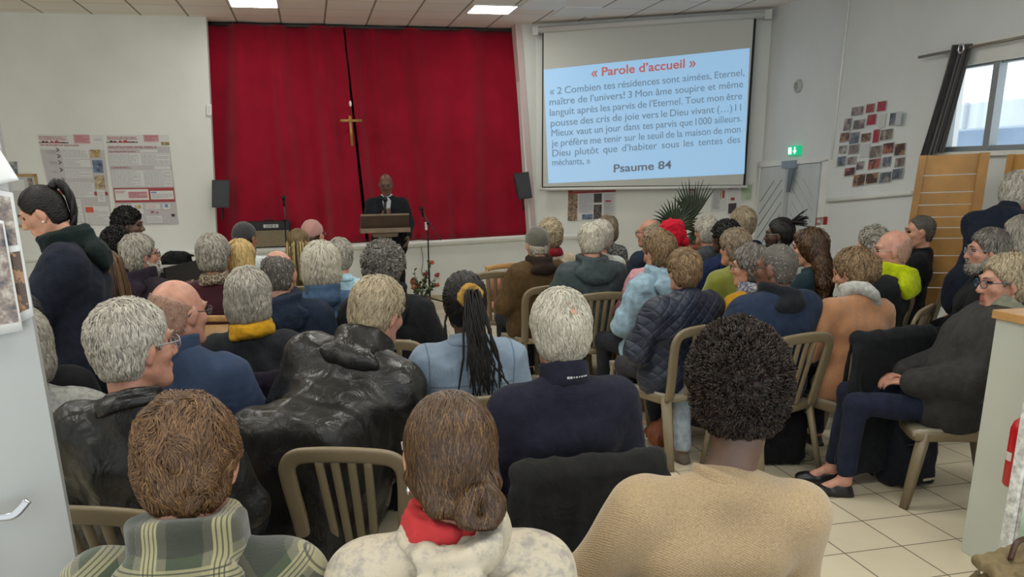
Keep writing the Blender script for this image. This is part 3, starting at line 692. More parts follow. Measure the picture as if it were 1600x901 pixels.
for (x0, y0, x1, y1, mi), lab in zip(PH, PL):
    f_ = 5.633; u0, u1, v0, v1 = 1300+x0/f_, 1300+x1/f_, 140+y0/f_, 140+y1/f_
    dv = (u1-u0)*0.07; ln = (v1-v0)*0.10
    px = [(u0+ln, v0+dv), (u1+ln, v0-dv), (u1-ln*0.4, v1-dv), (u0-ln*0.4, v1+dv)]
    b = MB(); off = 0.010+0.0007*(hash(lab) % 1 + (x0*7 % 5))
    board(b, px, on_right, RA, off, m_back, 0.002)
    if mi >= 0: board(b, sub(px, 0.04, 0.96, 0.05, 0.95), on_right, RA, off+0.001, m_ph[mi], 0.0015)
    if x0 == 502:                                           # the sheet that curls away from the wall
        q = [on_right(*px[1], off), on_right(px[1][0]+9, px[1][1]-1, off+0.05), on_right(px[2][0]+9, px[2][1]-1, off+0.05), on_right(*px[2], off)]
        b.hexa(q, [p + RA*0.003 for p in q], m_back)
    o = b.build('photograph'); tag(o, lab, 'photograph', 'photographs on the right wall')

# ---------------------------------------------------------------- window curtain and rod
rd = empty('curtain_rod', on_right(1437, 88, 0.09), 0, 'long thin metal curtain rod over the window', 'curtain rod')
r0, r1 = on_right(1436, 89.5, 0.09), on_right(1640, 50, 0.09)
r1[2] = r0[2] + (r1[2]-r0[2])
b = MB(); b.tube([r0, r1], 0.013, mat('brushed rod metal', '#8b857b', 0.35, 0.6)); b.build('rod', rd, world=True)
b = MB(); pb = on_right(1468, 83, 0.09); b.tube([pb, pb+RA*0.09], 0.012, m_trim); b.lathe([(0, 0), (0.03, 0), (0.03, 0.01), (0, 0.01)], m_trim, c=pb+RA*0.085, R=roty(math.pi/2)); b.build('bracket', rd, world=True)
def side_curtain():
    k = NT('dark brown grey curtain cloth'); k.b.inputs['Base Color'].default_value = lin('#3b3936'); k.b.inputs['Roughness'].default_value = 0.6; k.b.inputs['Sheen Weight'].default_value = 0.3
    nu, nv = 60, 24; P = []
    for j in range(nv):
        t = j/(nv-1)
        lu, lv = 1487-47*t**1.1-3*t, 70+175*t; ru, rv = 1517-45*t+2, 68+170*t
        for i in range(nu):
            s = i/(nu-1); p = on_right(lu+(ru-lu)*s, lv+(rv-lv)*s, 0.085 + 0.035*math.sin(s*13+0.8*t)+0.02*math.sin(s*29+2*t)); P.append(p)
    P = np.array(P); n = len(P); idx = np.arange(n).reshape(nv, nu)
    q = np.stack([idx[:-1, :-1], idx[:-1, 1:], idx[1:, 1:], idx[1:, :-1]], -1).reshape(-1, 4)
    b = MB(); fs = [tuple(x) for x in q]+[tuple(x+n) for x in q[:, ::-1]]
    for i in range(nu-1): fs.append((i, i+n, i+1+n, i+1)); j = (nv-1)*nu+i; fs.append((j, j+1, j+1+n, j+n))
    for i in range(nv-1): j = i*nu; fs.append((j, j+nu, j+nu+n, j+n)); j = i*nu+nu-1; fs.append((j, j+n, j+nu+n, j+nu))
    b.add(np.concatenate([P, P+RA*0.008]), fs, k.m, True)
    e = empty('window_curtain', on_right(1480, 240, 0.08), 0, 'dark grey curtain hanging at the left of the window', 'curtain')
    b.build('cloth', e, world=True)
    c = on_right(1505, 76, 0.10); ring = [c + RZ*0.035*math.sin(a)+RN*0.03*math.cos(a)-RA*0.02 for a in np.linspace(0, 2*math.pi, 17)[:-1]]
    b = MB(); b.tube(ring, 0.009, mat('steel eyelet', '#c9cccc', 0.25, 0.8), closed=True); b.build('eyelet', e, world=True)
side_curtain()

# ---------------------------------------------------------------- slatted wooden panels leaning by the window
m_wood = mat('honey pine', '#b0813f', 0.5, 0, 0.10, 5, 0.05, 60); m_wood2 = mat('honey pine rail', '#a87a3a', 0.5, 0, 0.10, 7)
def slat_panel(px, yv, label, cut=1.0):
    P4 = [on_y(u, v, y) for (u, v), y in zip(px, yv)]
    e = empty('slatted_screen', P4[3], 0, label, 'wooden screen')
    def pt(s, t): return (P4[0]*(1-s)+P4[1]*s)*(1-t) + (P4[3]*(1-s)+P4[2]*s)*t
    nn = unit(np.cross(P4[1]-P4[0], P4[3]-P4[0])); nn = nn if nn[1] > 0 else -nn
    def bar(s0, s1, t0, t1, m, d, nm):
        b = MB(); q = [pt(s0, t0), pt(s1, t0), pt(s1, t1), pt(s0, t1)]; b.hexa([p - nn*d for p in q], [p + nn*0.02 for p in q], m); b.build(nm, e, world=True)
    bar(0, 0.10, 0, 1, m_wood2, 0.03, 'stile'); bar(0.86, 1, 0, 1, m_wood2, 0.03, 'stile')
    ts = [0, 0.13, 0.24, 0.32, 0.40, 0.47, 0.54, 0.655, 0.77, 0.87, 1.0]
    for i in range(len(ts)-1): bar(0.10, 0.86, ts[i]+0.003, ts[i+1]-0.0035, m_wood, 0.0, 'slat')
slat_panel([(1437, 243), (1547, 238), (1510, 480), (1398, 478)], (7.15, 6.95, 6.95, 7.15), 'slatted honey coloured wooden panel below the curtain')
slat_panel([(1577, 241), (1680, 236), (1640, 480), (1540, 480)], (6.9, 6.5, 6.5, 6.9), 'second slatted wooden panel, cut by the right edge')
# ---------------------------------------------------------------- smooth solids (numpy distance fields -> surface nets)
def smin(a, b, k):
    h = np.clip(0.5+0.5*(b-a)/k, 0, 1); return b*(1-h)+a*h - k*h*(1-h)
def smax(a, b, k): return -smin(-a, -b, k)
class Solid:
    def __init__(s, k=0.02): s.ops = []; s.k = k; s.cuts = []; s.disp = None
    def cap(s, a, b, ra, rb=None, k=None, sq=None):
        s.ops.append(('c', np.array(a, float), np.array(b, float), ra, ra if rb is None else rb, k, sq)); return s
    def ell(s, c, r, R=None, k=None): s.ops.append(('e', np.array(c, float), np.array(r if hasattr(r, '__len__') else (r,)*3, float), R, k)); return s
    def ring(s, c, R, rad, w, h, rnd, k=None, sq=1.0): s.ops.append(('t', np.array(c, float), R, rad, w, h, rnd, k, sq)); return s
    def rbox(s, c, half, R=None, rnd=0.02, k=None): s.ops.append(('b', np.array(c, float), np.array(half, float), R, rnd, k)); return s
    def fn(s, f, lo, hi, k=None): s.ops.append(('f', f, np.array(lo, float), np.array(hi, float), k)); return s
    def chain(s, pts, rs, k=None):
        for i in range(len(pts)-1): s.cap(pts[i], pts[i+1], rs[i], rs[i+1], k)
        return s
    def cut(s, f, k=0.01): s.cuts.append((f, k)); return s
    @staticmethod
    def _d(o, P):
        t = o[0]
        if t == 'c':
            a, b, ra, rb, _, sq = o[1:]
            if sq is not None: P = a + (P-a)/sq; b = a+(b-a)/sq
            ab = b-a; L = ab @ ab
            h = np.clip(((P-a) @ ab)/(L+1e-12), 0, 1)
            d = np.linalg.norm(P-a-h[:, None]*ab, axis=1) - (ra+(rb-ra)*h)
            return d*(min(sq) if sq is not None else 1.0)
        if t == 'e':
            c, r, R, _ = o[1:]
            q = P-c
            if R is not None: q = q @ R
            k0 = np.linalg.norm(q/r, axis=1); k1 = np.linalg.norm(q/(r*r), axis=1)
            return k0*(k0-1)/(k1+1e-9)
        if t == 't':
            c, R, rad, w, h, rnd, _, sq = o[1:]
            q = P-c
            if R is not None: q = q @ R
            qy = q[:, 1]/sq
            x = np.abs(np.hypot(q[:, 0], qy)-rad)-w; z = np.abs(q[:, 2])-h
            return np.hypot(np.maximum(x, 0), np.maximum(z, 0)) + np.minimum(np.maximum(x, z), 0) - rnd
        if t == 'b':
            c, hf, R, rnd, _ = o[1:]
            q = P-c
            if R is not None: q = q @ R
            q = np.abs(q)-(hf-rnd)
            return np.linalg.norm(np.maximum(q, 0), axis=1)+np.minimum(q.max(1), 0)-rnd
        if t == 'f': return o[1](P)
    def __call__(s, P):
        d = None
        for o in s.ops:
            k = o[5] if o[0] in 'cb' else (o[4] if o[0] in 'ef' else o[7]); k = s.k if k is None else k
            x = s._d(o, P); d = x if d is None else smin(d, x, k)
        for f, k in s.cuts: d = smax(d, -f(P), k)
        if s.disp is not None: d = d - s.disp(P)
        return d
    def bounds(s):
        lo, hi = np.full(3, 1e9), np.full(3, -1e9)
        for o in s.ops:
            if o[0] == 'c': m = max(o[3], o[4]); A = np.minimum(o[1], o[2])-m; B = np.maximum(o[1], o[2])+m
            elif o[0] == 'e': m = max(o[2]); A, B = o[1]-m, o[1]+m
            elif o[0] == 't': m = (o[3]+o[4]+o[6])*max(1, o[8])+o[5]; A, B = o[1]-m, o[1]+m
            elif o[0] == 'b': m = np.linalg.norm(o[2]); A, B = o[1]-m, o[1]+m
            else: A, B = o[2], o[3]
            lo = np.minimum(lo, A); hi = np.maximum(hi, B)
        return lo-0.03, hi+0.03

def surface(f, lo, hi, res, blk=6):
    """vertices and quads of the zero level of f; only blocks near the surface are evaluated"""
    n = np.ceil((hi-lo)/res).astype(int)+1
    nb = np.ceil(n/blk).astype(int); n = nb*blk
    ax = [lo[i]+(np.arange(nb[i])*blk+(blk-1)/2)*res for i in range(3)]
    Cn = np.stack(np.meshgrid(*ax, indexing='ij'), -1).reshape(-1, 3)
    dc = f(Cn)
    act = np.abs(dc) < res*blk*0.87*1.7+0.012
    G = np.repeat(np.repeat(np.repeat(np.where(dc.reshape(nb) < 0, -1.0, 1.0), blk, 0), blk, 1), blk, 2)
    ai = np.argwhere(act.reshape(nb))
    off = np.stack(np.meshgrid(*(np.arange(blk),)*3, indexing='ij'), -1).reshape(-1, 3)
    I = (ai[:, None]*blk+off[None]).reshape(-1, 3)
    vals = np.empty(len(I))
    for s0 in range(0, len(I), 200000): vals[s0:s0+200000] = f(lo+I[s0:s0+200000]*res)
    G[I[:, 0], I[:, 1], I[:, 2]] = vals
    S = G < 0
    c = S[:-1, :-1, :-1].astype(np.int8)
    cnt = np.zeros(np.array(S.shape)-1, np.int8)
    for dx in (0, 1):
        for dy in (0, 1):
            for dz in (0, 1): cnt += S[dx:S.shape[0]-1+dx, dy:S.shape[1]-1+dy, dz:S.shape[2]-1+dz]
    cells = np.argwhere((cnt > 0) & (cnt < 8))
    if len(cells) == 0: return np.zeros((0, 3)), np.zeros((0, 4), int)
    idx = np.full(cnt.shape, -1, np.int32); idx[tuple(cells.T)] = np.arange(len(cells))
    acc = np.zeros((len(cells), 3)); num = np.zeros(len(cells))
    cor = [(0, 0, 0), (1, 0, 0), (0, 1, 0), (1, 1, 0), (0, 0, 1), (1, 0, 1), (0, 1, 1), (1, 1, 1)]
    ed = [(0, 1), (2, 3), (4, 5), (6, 7), (0, 2), (1, 3), (4, 6), (5, 7), (0, 4), (1, 5), (2, 6), (3, 7)]
    V = [G[cells[:, 0]+x, cells[:, 1]+y, cells[:, 2]+z] for x, y, z in cor]
    for a, b in ed:
        m = (V[a] < 0) != (V[b] < 0)
        t = V[a]/(V[a]-V[b]+1e-12); t = np.clip(np.where(m, t, 0), 0, 1)
        p = np.array(cor[a], float)+(np.array(cor[b], float)-np.array(cor[a], float))*t[:, None]
        acc += p*m[:, None]; num += m
    P = lo+(cells+acc/num[:, None])*res
    quads = []
    for axis in range(3):
        sl = [slice(None)]*3; s2 = [slice(None)]*3; sl[axis] = slice(0, -1); s2[axis] = slice(1, None)
        A, B = S[tuple(sl)], S[tuple(s2)]
        e = np.argwhere(A != B); o1, o2 = [(1, 2), (2, 0), (0, 1)][axis]
        e = e[(e[:, o1] > 0) & (e[:, o2] > 0) & (e[:, o1] < S.shape[o1]-1) & (e[:, o2] < S.shape[o2]-1)]
        fl = A[tuple(e.T)]
        d1 = np.zeros(3, int); d1[o1] = 1; d2 = np.zeros(3, int); d2[o2] = 1
        q = np.stack([idx[tuple((e-d1-d2).T)], idx[tuple((e-d2).T)], idx[tuple(e.T)], idx[tuple((e-d1).T)]], 1)
        q[~fl] = q[~fl][:, ::-1]
        quads.append(q)
    F = np.concatenate(quads); F = F[(F >= 0).all(1)]
    return P, F

def np_mesh(name, V, F, mats, parent=None, mi=None, tone=None, smooth=True):
    me = bpy.data.meshes.new(name)
    F = np.asarray(F); k = F.shape[1]
    me.vertices.add(len(V)); me.vertices.foreach_set('co', np.asarray(V, np.float32).ravel())
    me.loops.add(F.size); me.loops.foreach_set('vertex_index', F.astype(np.int32).ravel())
    me.polygons.add(len(F)); me.polygons.foreach_set('loop_start', np.arange(0, F.size, k, dtype=np.int32)); me.polygons.foreach_set('loop_total', np.full(len(F), k, np.int32))
    me.polygons.foreach_set('use_smooth', np.full(len(F), smooth))
    for m in mats: me.materials.append(m)
    if mi is not None: me.polygons.foreach_set('material_index', np.asarray(mi, np.int32))
    if tone is not None:
        at = me.attributes.new('tone', 'FLOAT', 'POINT'); at.data.foreach_set('value', np.asarray(tone, np.float32))
    me.update(calc_edges=True); me.validate()
    o = bpy.data.objects.new(name, me); COL.objects.link(o)
    if parent is not None: o.parent = parent
    return o
def solid(name, s, res, m, parent=None, keep=None):
    lo, hi = s.bounds(); V, F = surface(s, lo, hi, res)
    return np_mesh(name, V, F, [m] if not isinstance(m, list) else m, parent)

def folds(seed, amp, freq, sharp=False, vert=0.55):
    """cloth folds as a displacement of the surface"""
    r = np.random.RandomState(seed); K = r.randn(4, 3)*np.array([1.0, 1.0, vert]); ph = r.rand(8)*6.28
    def f(P):
        q = P*freq
        w = q + 0.9*np.sin(q[:, [1, 2, 0]]*0.8+ph[:3])
        n = 0.0
        for i in range(4):
            s = np.sin(w @ K[i]*(1+0.5*i)+ph[i+3])
            n = n + ((1-2*np.abs(s)**0.8) if sharp else s)/(1+0.6*i)
        return amp*n*0.5
    return f
# ---------------------------------------------------------------- taupe plastic stacking chairs
m_pl = mat('taupe moulded plastic', '#76684f', 0.42, 0, 0.05, 4, 0.04, 200)
m_seat = mat('worn pale seat plastic', '#8e8675', 0.4, 0, 0.08, 7)
def bez(pts, n):
    """smooth path through points (Catmull-Rom)"""
    P = [np.array(p, float) for p in pts]; P = [2*P[0]-P[1]]+P+[2*P[-1]-P[-2]]; out = []
    for i in range(1, len(P)-2):
        for t in np.linspace(0, 1, n, endpoint=False):
            a, b_, c, d = P[i-1:i+3]; out.append(0.5*((2*b_)+(c-a)*t+(2*a-5*b_+4*c-d)*t*t+(3*b_-a-3*c+d)*t**3))
    out.append(P[-2]); return out
def chair_parts():
    parts = []
    # seat: dished slab with rolled front edge
    b = MB(); nx, ny = 15, 14; top = []
    for j in range(ny):
        t = j/(ny-1); y = -0.19+0.41*t
        w = 0.195+0.035*t - 0.05*max(0, t-0.9)*4
        for i in range(nx):
            sx = -1+2*i/(nx-1); x = sx*w
            z = 0.425 + 0.016*sx**4*(1-0.4*t) - 0.010*(1-sx*sx)*(1-abs(2*t-0.9)) - 0.05*max(0, t-0.86)**1.5*6 + 0.01*max(0, 0.12-t)*3
            top.append((x, y, z))
    n = len(top); bot = [(x, y, z-0.022-0.012*(abs(x) > 0.17)) for x, y, z in top]
    idx = np.arange(n).reshape(ny, nx); q = np.stack([idx[:-1, :-1], idx[:-1, 1:], idx[1:, 1:], idx[1:, :-1]], -1).reshape(-1, 4)
    fs = [tuple(x) for x in q]+[tuple(x[::-1]+n) for x in q]
    for i in range(nx-1): fs.append((i, i+n, i+1+n, i+1)); j = (ny-1)*nx+i; fs.append((j, j+1, j+1+n, j+n))
    for i in range(ny-1): j = i*nx; fs.append((j, j+nx, j+nx+n, j+n)); j = i*nx+nx-1; fs.append((j, j+n, j+nx+n, j+nx))
    b.add(top+bot, fs, m_seat, True); parts.append(('seat', b))
    # backrest: wide flat hoop with four slats
    b = MB()
    L = [(-0.185, -0.185, 0.40), (-0.195, -0.215, 0.55), (-0.208, -0.245, 0.70), (-0.205, -0.262, 0.775), (-0.165, -0.272, 0.815), (-0.08, -0.282, 0.828), (0, -0.286, 0.831)]
    pts = bez(L+[(-x, y, z) for x, y, z in L[-2::-1]], 5)
    b.tube(pts, 1.0, m_pl, seg=12, flat=(0.030, 0.0125), up=(0, -1, 0.25))
    for x0, x1 in ((-0.068, -0.088), (-0.023, -0.030), (0.023, 0.030), (0.068, 0.088)):
        b.tube(bez([(x0, -0.188, 0.415), ((x0+x1)/2, -0.232, 0.61), (x1, -0.281, 0.818)], 6), 1.0, m_pl, seg=10, flat=(0.0150, 0.0075), up=(0, -1, 0.25))
    b.tube([(-0.19, -0.185, 0.418), (0, -0.192, 0.405), (0.19, -0.185, 0.418)], 1.0, m_pl, seg=10, flat=(0.022, 0.012), up=(0, -1, 0.2))
    parts.append(('backrest', b))
    # apron round the seat
    b = MB(); b.tube(bez([(-0.195, -0.18, 0.40), (-0.215, 0.0, 0.398), (-0.222, 0.17, 0.392), (-0.15, 0.215, 0.385), (0.15, 0.215, 0.385), (0.222, 0.17, 0.392), (0.215, 0.0, 0.398), (0.195, -0.18, 0.40)], 5), 1.0, m_pl, seg=8, flat=(0.010, 0.024)); parts.append(('seat_rim', b))
    for sx in (-1, 1):
        for (x0, y0, z0, x1, y1) in ((0.205, 0.165, 0.41, 0.225, 0.225), (0.193, -0.165, 0.43, 0.222, -0.275)):
            b = MB(); P0 = np.array([sx*x0, y0, z0]); P1 = np.array([sx*x1, y1, 0.0])
            b.tube([P0, P0*0.5+P1*0.5, P1], [1.0, 0.88, 0.7], m_pl, seg=10, flat=(0.034, 0.020), up=(sx*0.6, 0.8 if y0 > 0 else -0.8, 0))
            parts.append(('leg', b))
    return parts
_proto = None
def place_chair(org, yr, s, label):
    global _proto
    if label.startswith('curved wooden'): return wood_chair(org, yr, s, label)
    if _proto is None:
        r = empty('plastic_chair', (0, 0, 0)); r['category'] = 'chair'; r['group'] = 'taupe plastic chairs of the congregation'
        for nm, b in chair_parts(): b.build(nm, r)
        _proto = r; c = r
    else: c = dup(_proto)
    c.location = tuple(map(float, org)); c.rotation_euler = (0, 0, yr); c.scale = (s, s, s); c['label'] = label
    return c

m_beech = mat('honey beech wood', '#a9804a', 0.4, 0, 0.15, 9); m_terra = fabric('terracotta seat cloth', '#a8705a', 0.8)
def wood_chair(org, yr, s, label, cloth=None, cat='chair'):
    r = empty('wooden_chair', org, yr, label, cat); r.scale = (s, s, s); cloth = cloth or m_beech
    b = MB(); b.box((0, 0.01, 0.43), (0.215, 0.205, 0.022), cloth, bevel=0.014); b.build('seat', r)
    b = MB(); arc = [(0.235*math.sin(a), -0.235-0.05*math.cos(a), 0.80+0.02*math.cos(a)) for a in np.linspace(-1.45, 1.45, 15)]
    b.tube(arc, 1.0, m_beech, seg=10, flat=(0.016, 0.022), up=(0, 0, 1)); b.build('top_rail', r)
    b = MB(); n = 9; V = []
    for z in (0.52, 0.78):
        for a in np.linspace(-1.1, 1.1, n): V.append((0.21*math.sin(a), -0.215-0.045*math.cos(a)-0.06*(z-0.5), z))
    V2 = [(x, y-0.016, z) for x, y, z in V]
    b.add(V+V2, [(i, i+1, n+i+1, n+i) for i in range(n-1)]+[(2*n+i+1, 2*n+i, 3*n+i, 3*n+i+1) for i in range(n-1)]+[(i, 2*n+i, 2*n+i+1, i+1) for i in range(n-1)]+[(n+i, n+i+1, 3*n+i+1, 3*n+i) for i in range(n-1)]+[(0, n, 3*n, 2*n), (n-1, 3*n-1, 4*n-1, 2*n-1)][:1]+[(n-1, 3*n-1, 4*n-1, 2*n-1)], cloth, True); b.build('back_panel', r)
    for sx in (-1, 1):
        b = MB(); b.tube([(sx*0.19, 0.18, 0.42), (sx*0.20, 0.20, 0.0)], [0.02, 0.015], m_beech); b.build('leg', r)
        b = MB(); b.tube(bez([(sx*0.20, -0.25, 0.0), (sx*0.20, -0.20, 0.40), (sx*0.215, -0.24, 0.62), (sx*0.225, -0.25, 0.80)], 5), 0.017, m_beech); b.build('leg', r)
    return r
# ---------------------------------------------------------------- people
def skin_mat(name, col, lipcol=None):
    if name in _mats: return _mats[name]
    k = NT(name); co = k.coord()
    c = lin(col); lo = tuple((x**(1/2.2))*0.88 for x in c[:3]); hi = tuple(min(1, (x**(1/2.2))*1.06) for x in c[:3])
    k.l(k.ramp(k.noise(co, 28, 4), [(0.3, lo), (0.7, hi)]), k.b.inputs['Base Color'])
    k.b.inputs['Roughness'].default_value = 0.48; k.b.inputs['Subsurface Weight'].default_value = 0.06; k.b.inputs['Subsurface Radius'].default_value = (0.02, 0.008, 0.004)
    k.bump(k.noise(co, 140, 3), 0.12, 0.004)
    _mats[name] = k.m; return k.m
SKIN = {'fair': skin_mat('fair skin', '#c99478'), 'pink': skin_mat('ruddy fair skin', '#bb8772'), 'tan': skin_mat('light brown skin', '#a06f52'), 'brown': skin_mat('brown skin', '#6f4a38'), 'dark': skin_mat('dark brown skin', '#5a3f30')}
EYE = mat('eye', '#1d1512', 0.2); LIPS = {k: mat('lips '+k, c, 0.5) for k, c in dict(fair='#b06a5f', pink='#b0655a', tan='#8a5046', brown='#5f3a35', dark='#47302d').items()}
_hm = {}
def hair_mat(name, c0, c1, c2=None, rough=0.5):
    if name in _hm: return _hm[name]
    k = NT(name); at = k.n('ShaderNodeAttribute', attribute_name='tone')
    st = [(0.05, c0), (0.95, c1)] if c2 is None else [(0.05, c0), (0.5, c1), (0.95, c2)]
    k.l(k.ramp(at.outputs['Fac'], st), k.b.inputs['Base Color']); k.b.inputs['Roughness'].default_value = rough; k.b.inputs['Specular IOR Level'].default_value = 0.35
    _hm[name] = k.m; return k.m
HAIR = dict(grey=hair_mat('grey hair', '#45413b', '#8f897e', '#bdb8ac'), lightgrey=hair_mat('light grey hair', '#6e6960', '#a8a296', '#d2cdc2'), white=hair_mat('white hair', '#837d70', '#aea898', '#cdc7b8'),
            saltpepper=hair_mat('salt and pepper hair', '#26221f', '#5c5751', '#a39e96'), brown=hair_mat('chestnut brown hair', '#2a1c12', '#5a402a', '#85653f'), darkbrown=hair_mat('dark brown hair', '#1c120b', '#432e1d', '#765838', rough=0.38),
            black=hair_mat('black hair', '#070606', '#14110f', '#2a2522'), blond=hair_mat('blond hair', '#7d6238', '#b89a62', '#d8c08a'), greybrown=hair_mat('greyish brown hair', '#3d342a', '#7a6a56', '#a89a84'),
            sandy=hair_mat('sandy grey hair', '#5d5140', '#998a70', '#bdb196'), auburn=hair_mat('light brown hair', '#36271a', '#6e573d', '#9c8460'), blackbrown=hair_mat('brownish black curls', '#0e0a08', '#281d17', '#49382d'),
            blondbraid=hair_mat('blond and black braids', '#17120d', '#6a5632', '#cdb47c'), stubble=hair_mat('cropped side hair', '#93705e', '#a07e6d', '#ad8f80'))
NECK_DIR = np.array([0, -0.16, -0.98])

def hand(s, W, d, n, side, curl=0.5, k=0.008, scale=1.0, spread=1.0):
    """five fingers: W wrist, d towards the knuckles, n the way the palm looks, side towards the thumb"""
    d, n = unit(d), unit(n); n = unit(n-d*(n @ d)); side = unit(np.cross(d, n))*(1 if np.cross(d, n) @ side > 0 else -1)
    q = scale
    offs = [0.030, 0.010, -0.011, -0.030]; kl = [0.088, 0.092, 0.087, 0.078]; L1 = [0.042, 0.047, 0.043, 0.034]; L2 = [0.024, 0.028, 0.026, 0.020]; L3 = [0.018, 0.02, 0.019, 0.016]
    for i in range(4):
        a = W + d*0.015*q + side*offs[i]*0.55*q; kn = W + d*kl[i]*q + side*offs[i]*q*spread
        s.cap(a, kn, 0.014*q, 0.0105*q, k*1.6)
        th = curl*(0.9+0.12*i); p = kn; rr = [0.0096, 0.0088, 0.0080, 0.0070]
        for j, L in enumerate((L1[i], L2[i], L3[i])):
            ang = th*(0.7+0.75*j); dd = d*math.cos(ang)+n*math.sin(ang) + side*offs[i]*1.2*(spread-0.8); e = p+unit(dd)*L*q
            s.cap(p, e, rr[j]*q, rr[j+1]*q, 0.004); p = e
    t0 = W + d*0.022*q + side*0.022*q; t1 = t0 + (d*0.55+side*0.62+n*0.45*curl)*0.048*q; t2 = t1 + unit(d*0.85+side*0.18+n*0.75*curl)*0.033*q; t3 = t2+unit(d*0.9-side*0.1+n*0.9*curl)*0.025*q
    s.cap(t0, t1, 0.016*q, 0.012*q, k*1.4).cap(t1, t2, 0.011*q, 0.0095*q, 0.004).cap(t2, t3, 0.0095*q, 0.0075*q, 0.004)

def head_solid(s, Hc, R, q=1.0, fem=False, jaw=1.0):
    """adds skull, face, ears and neck top to solid s; Hc head centre, R head rotation, q size"""
    T = lambda p: Hc + R @ (np.array(p, float)*q)
    E = lambda c, r, k=0.012, Rr=None: s.ell(T(c), np.array(r)*q, R if Rr is None else R @ Rr, k)
    Cp = lambda a, b, ra, rb, k=0.008: s.cap(T(a), T(b), ra*q, rb*q, k)
    E((0, -0.018, 0.028), (0.076, 0.097, 0.092)); E((0, 0.018, -0.03), (0.064*(0.95 if fem else 1), 0.074, 0.088), 0.03)
    Cp((-0.022, 0.06, -0.098), (0.022, 0.06, -0.098), 0.021*jaw, 0.021*jaw, 0.03)
    Cp((-0.05, -0.012, -0.062), (-0.02, 0.055, -0.096), 0.018, 0.018, 0.03); Cp((0.05, -0.012, -0.062), (0.02, 0.055, -0.096), 0.018, 0.018, 0.03)
    Cp((-0.036, 0.078, 0.028), (-0.012, 0.088, 0.026), 0.011, 0.011, 0.02); Cp((0.036, 0.078, 0.028), (0.012, 0.088, 0.026), 0.011, 0.011, 0.02)
    E((-0.042, 0.058, -0.022), (0.022, 0.022, 0.02), 0.02); E((0.042, 0.058, -0.022), (0.022, 0.022, 0.02), 0.02)
    Cp((0, 0.09, 0.012), (0, 0.108, -0.028), 0.0085, 0.0125, 0.012); E((-0.011, 0.098, -0.033), (0.009, 0.011, 0.008), 0.006); E((0.011, 0.098, -0.033), (0.009, 0.011, 0.008), 0.006)
    Cp((-0.019, 0.083, -0.062), (0.019, 0.083, -0.062), 0.0085, 0.0085, 0.008); Cp((-0.015, 0.083, -0.074), (0.015, 0.083, -0.074), 0.0085, 0.0085, 0.006)
    for sx in (-1, 1):
        E((sx*0.079, -0.008, -0.006), (0.0095, 0.022, 0.034), 0.006, rotz(sx*-0.35) @ rotx(-0.2)); E((sx*0.076, -0.002, -0.034), (0.008, 0.011, 0.012), 0.006)
    sock = [T((sx*0.033, 0.105, 0.008)) for sx in (-1, 1)]
    s.cut(lambda P: np.minimum(np.linalg.norm(P-sock[0], axis=1), np.linalg.norm(P-sock[1], axis=1))-0.0185*q, 0.012)
    return T

HAIRCUT = 0.025
def hair_base(s, T, R, q, t, low=-0.085, front=0.025, top=0.0, nape=True, side=0.0, earr=0.040):
    """close cap of hair of thickness t over the skull"""
    s.ell(T((0, -0.018, 0.028)), np.array((0.076+t+side, 0.097+t, 0.092+t+top))*q, R, 0.02)
    if nape: s.ell(T((0, -0.045, -0.035)), np.array((0.062+t+side, 0.05+t, 0.065))*q, R, 0.03)
    def keep(P):
        L = (P-T((0, 0, 0))) @ R/q
        a = 0.86*L[:, 1]-0.5*L[:, 2]-front                                   # hairline: >0 in the face
        b = low-L[:, 2]
        ear = -(np.linalg.norm((L*np.array([1, 1, 0.75]) - np.array([0, 0.012, -0.026])) * np.array([0.25, 1, 1]), axis=1)-earr)
        return np.maximum(np.maximum(a, b), ear)
    s.cut(lambda P: -keep(P)*q, 0.010)

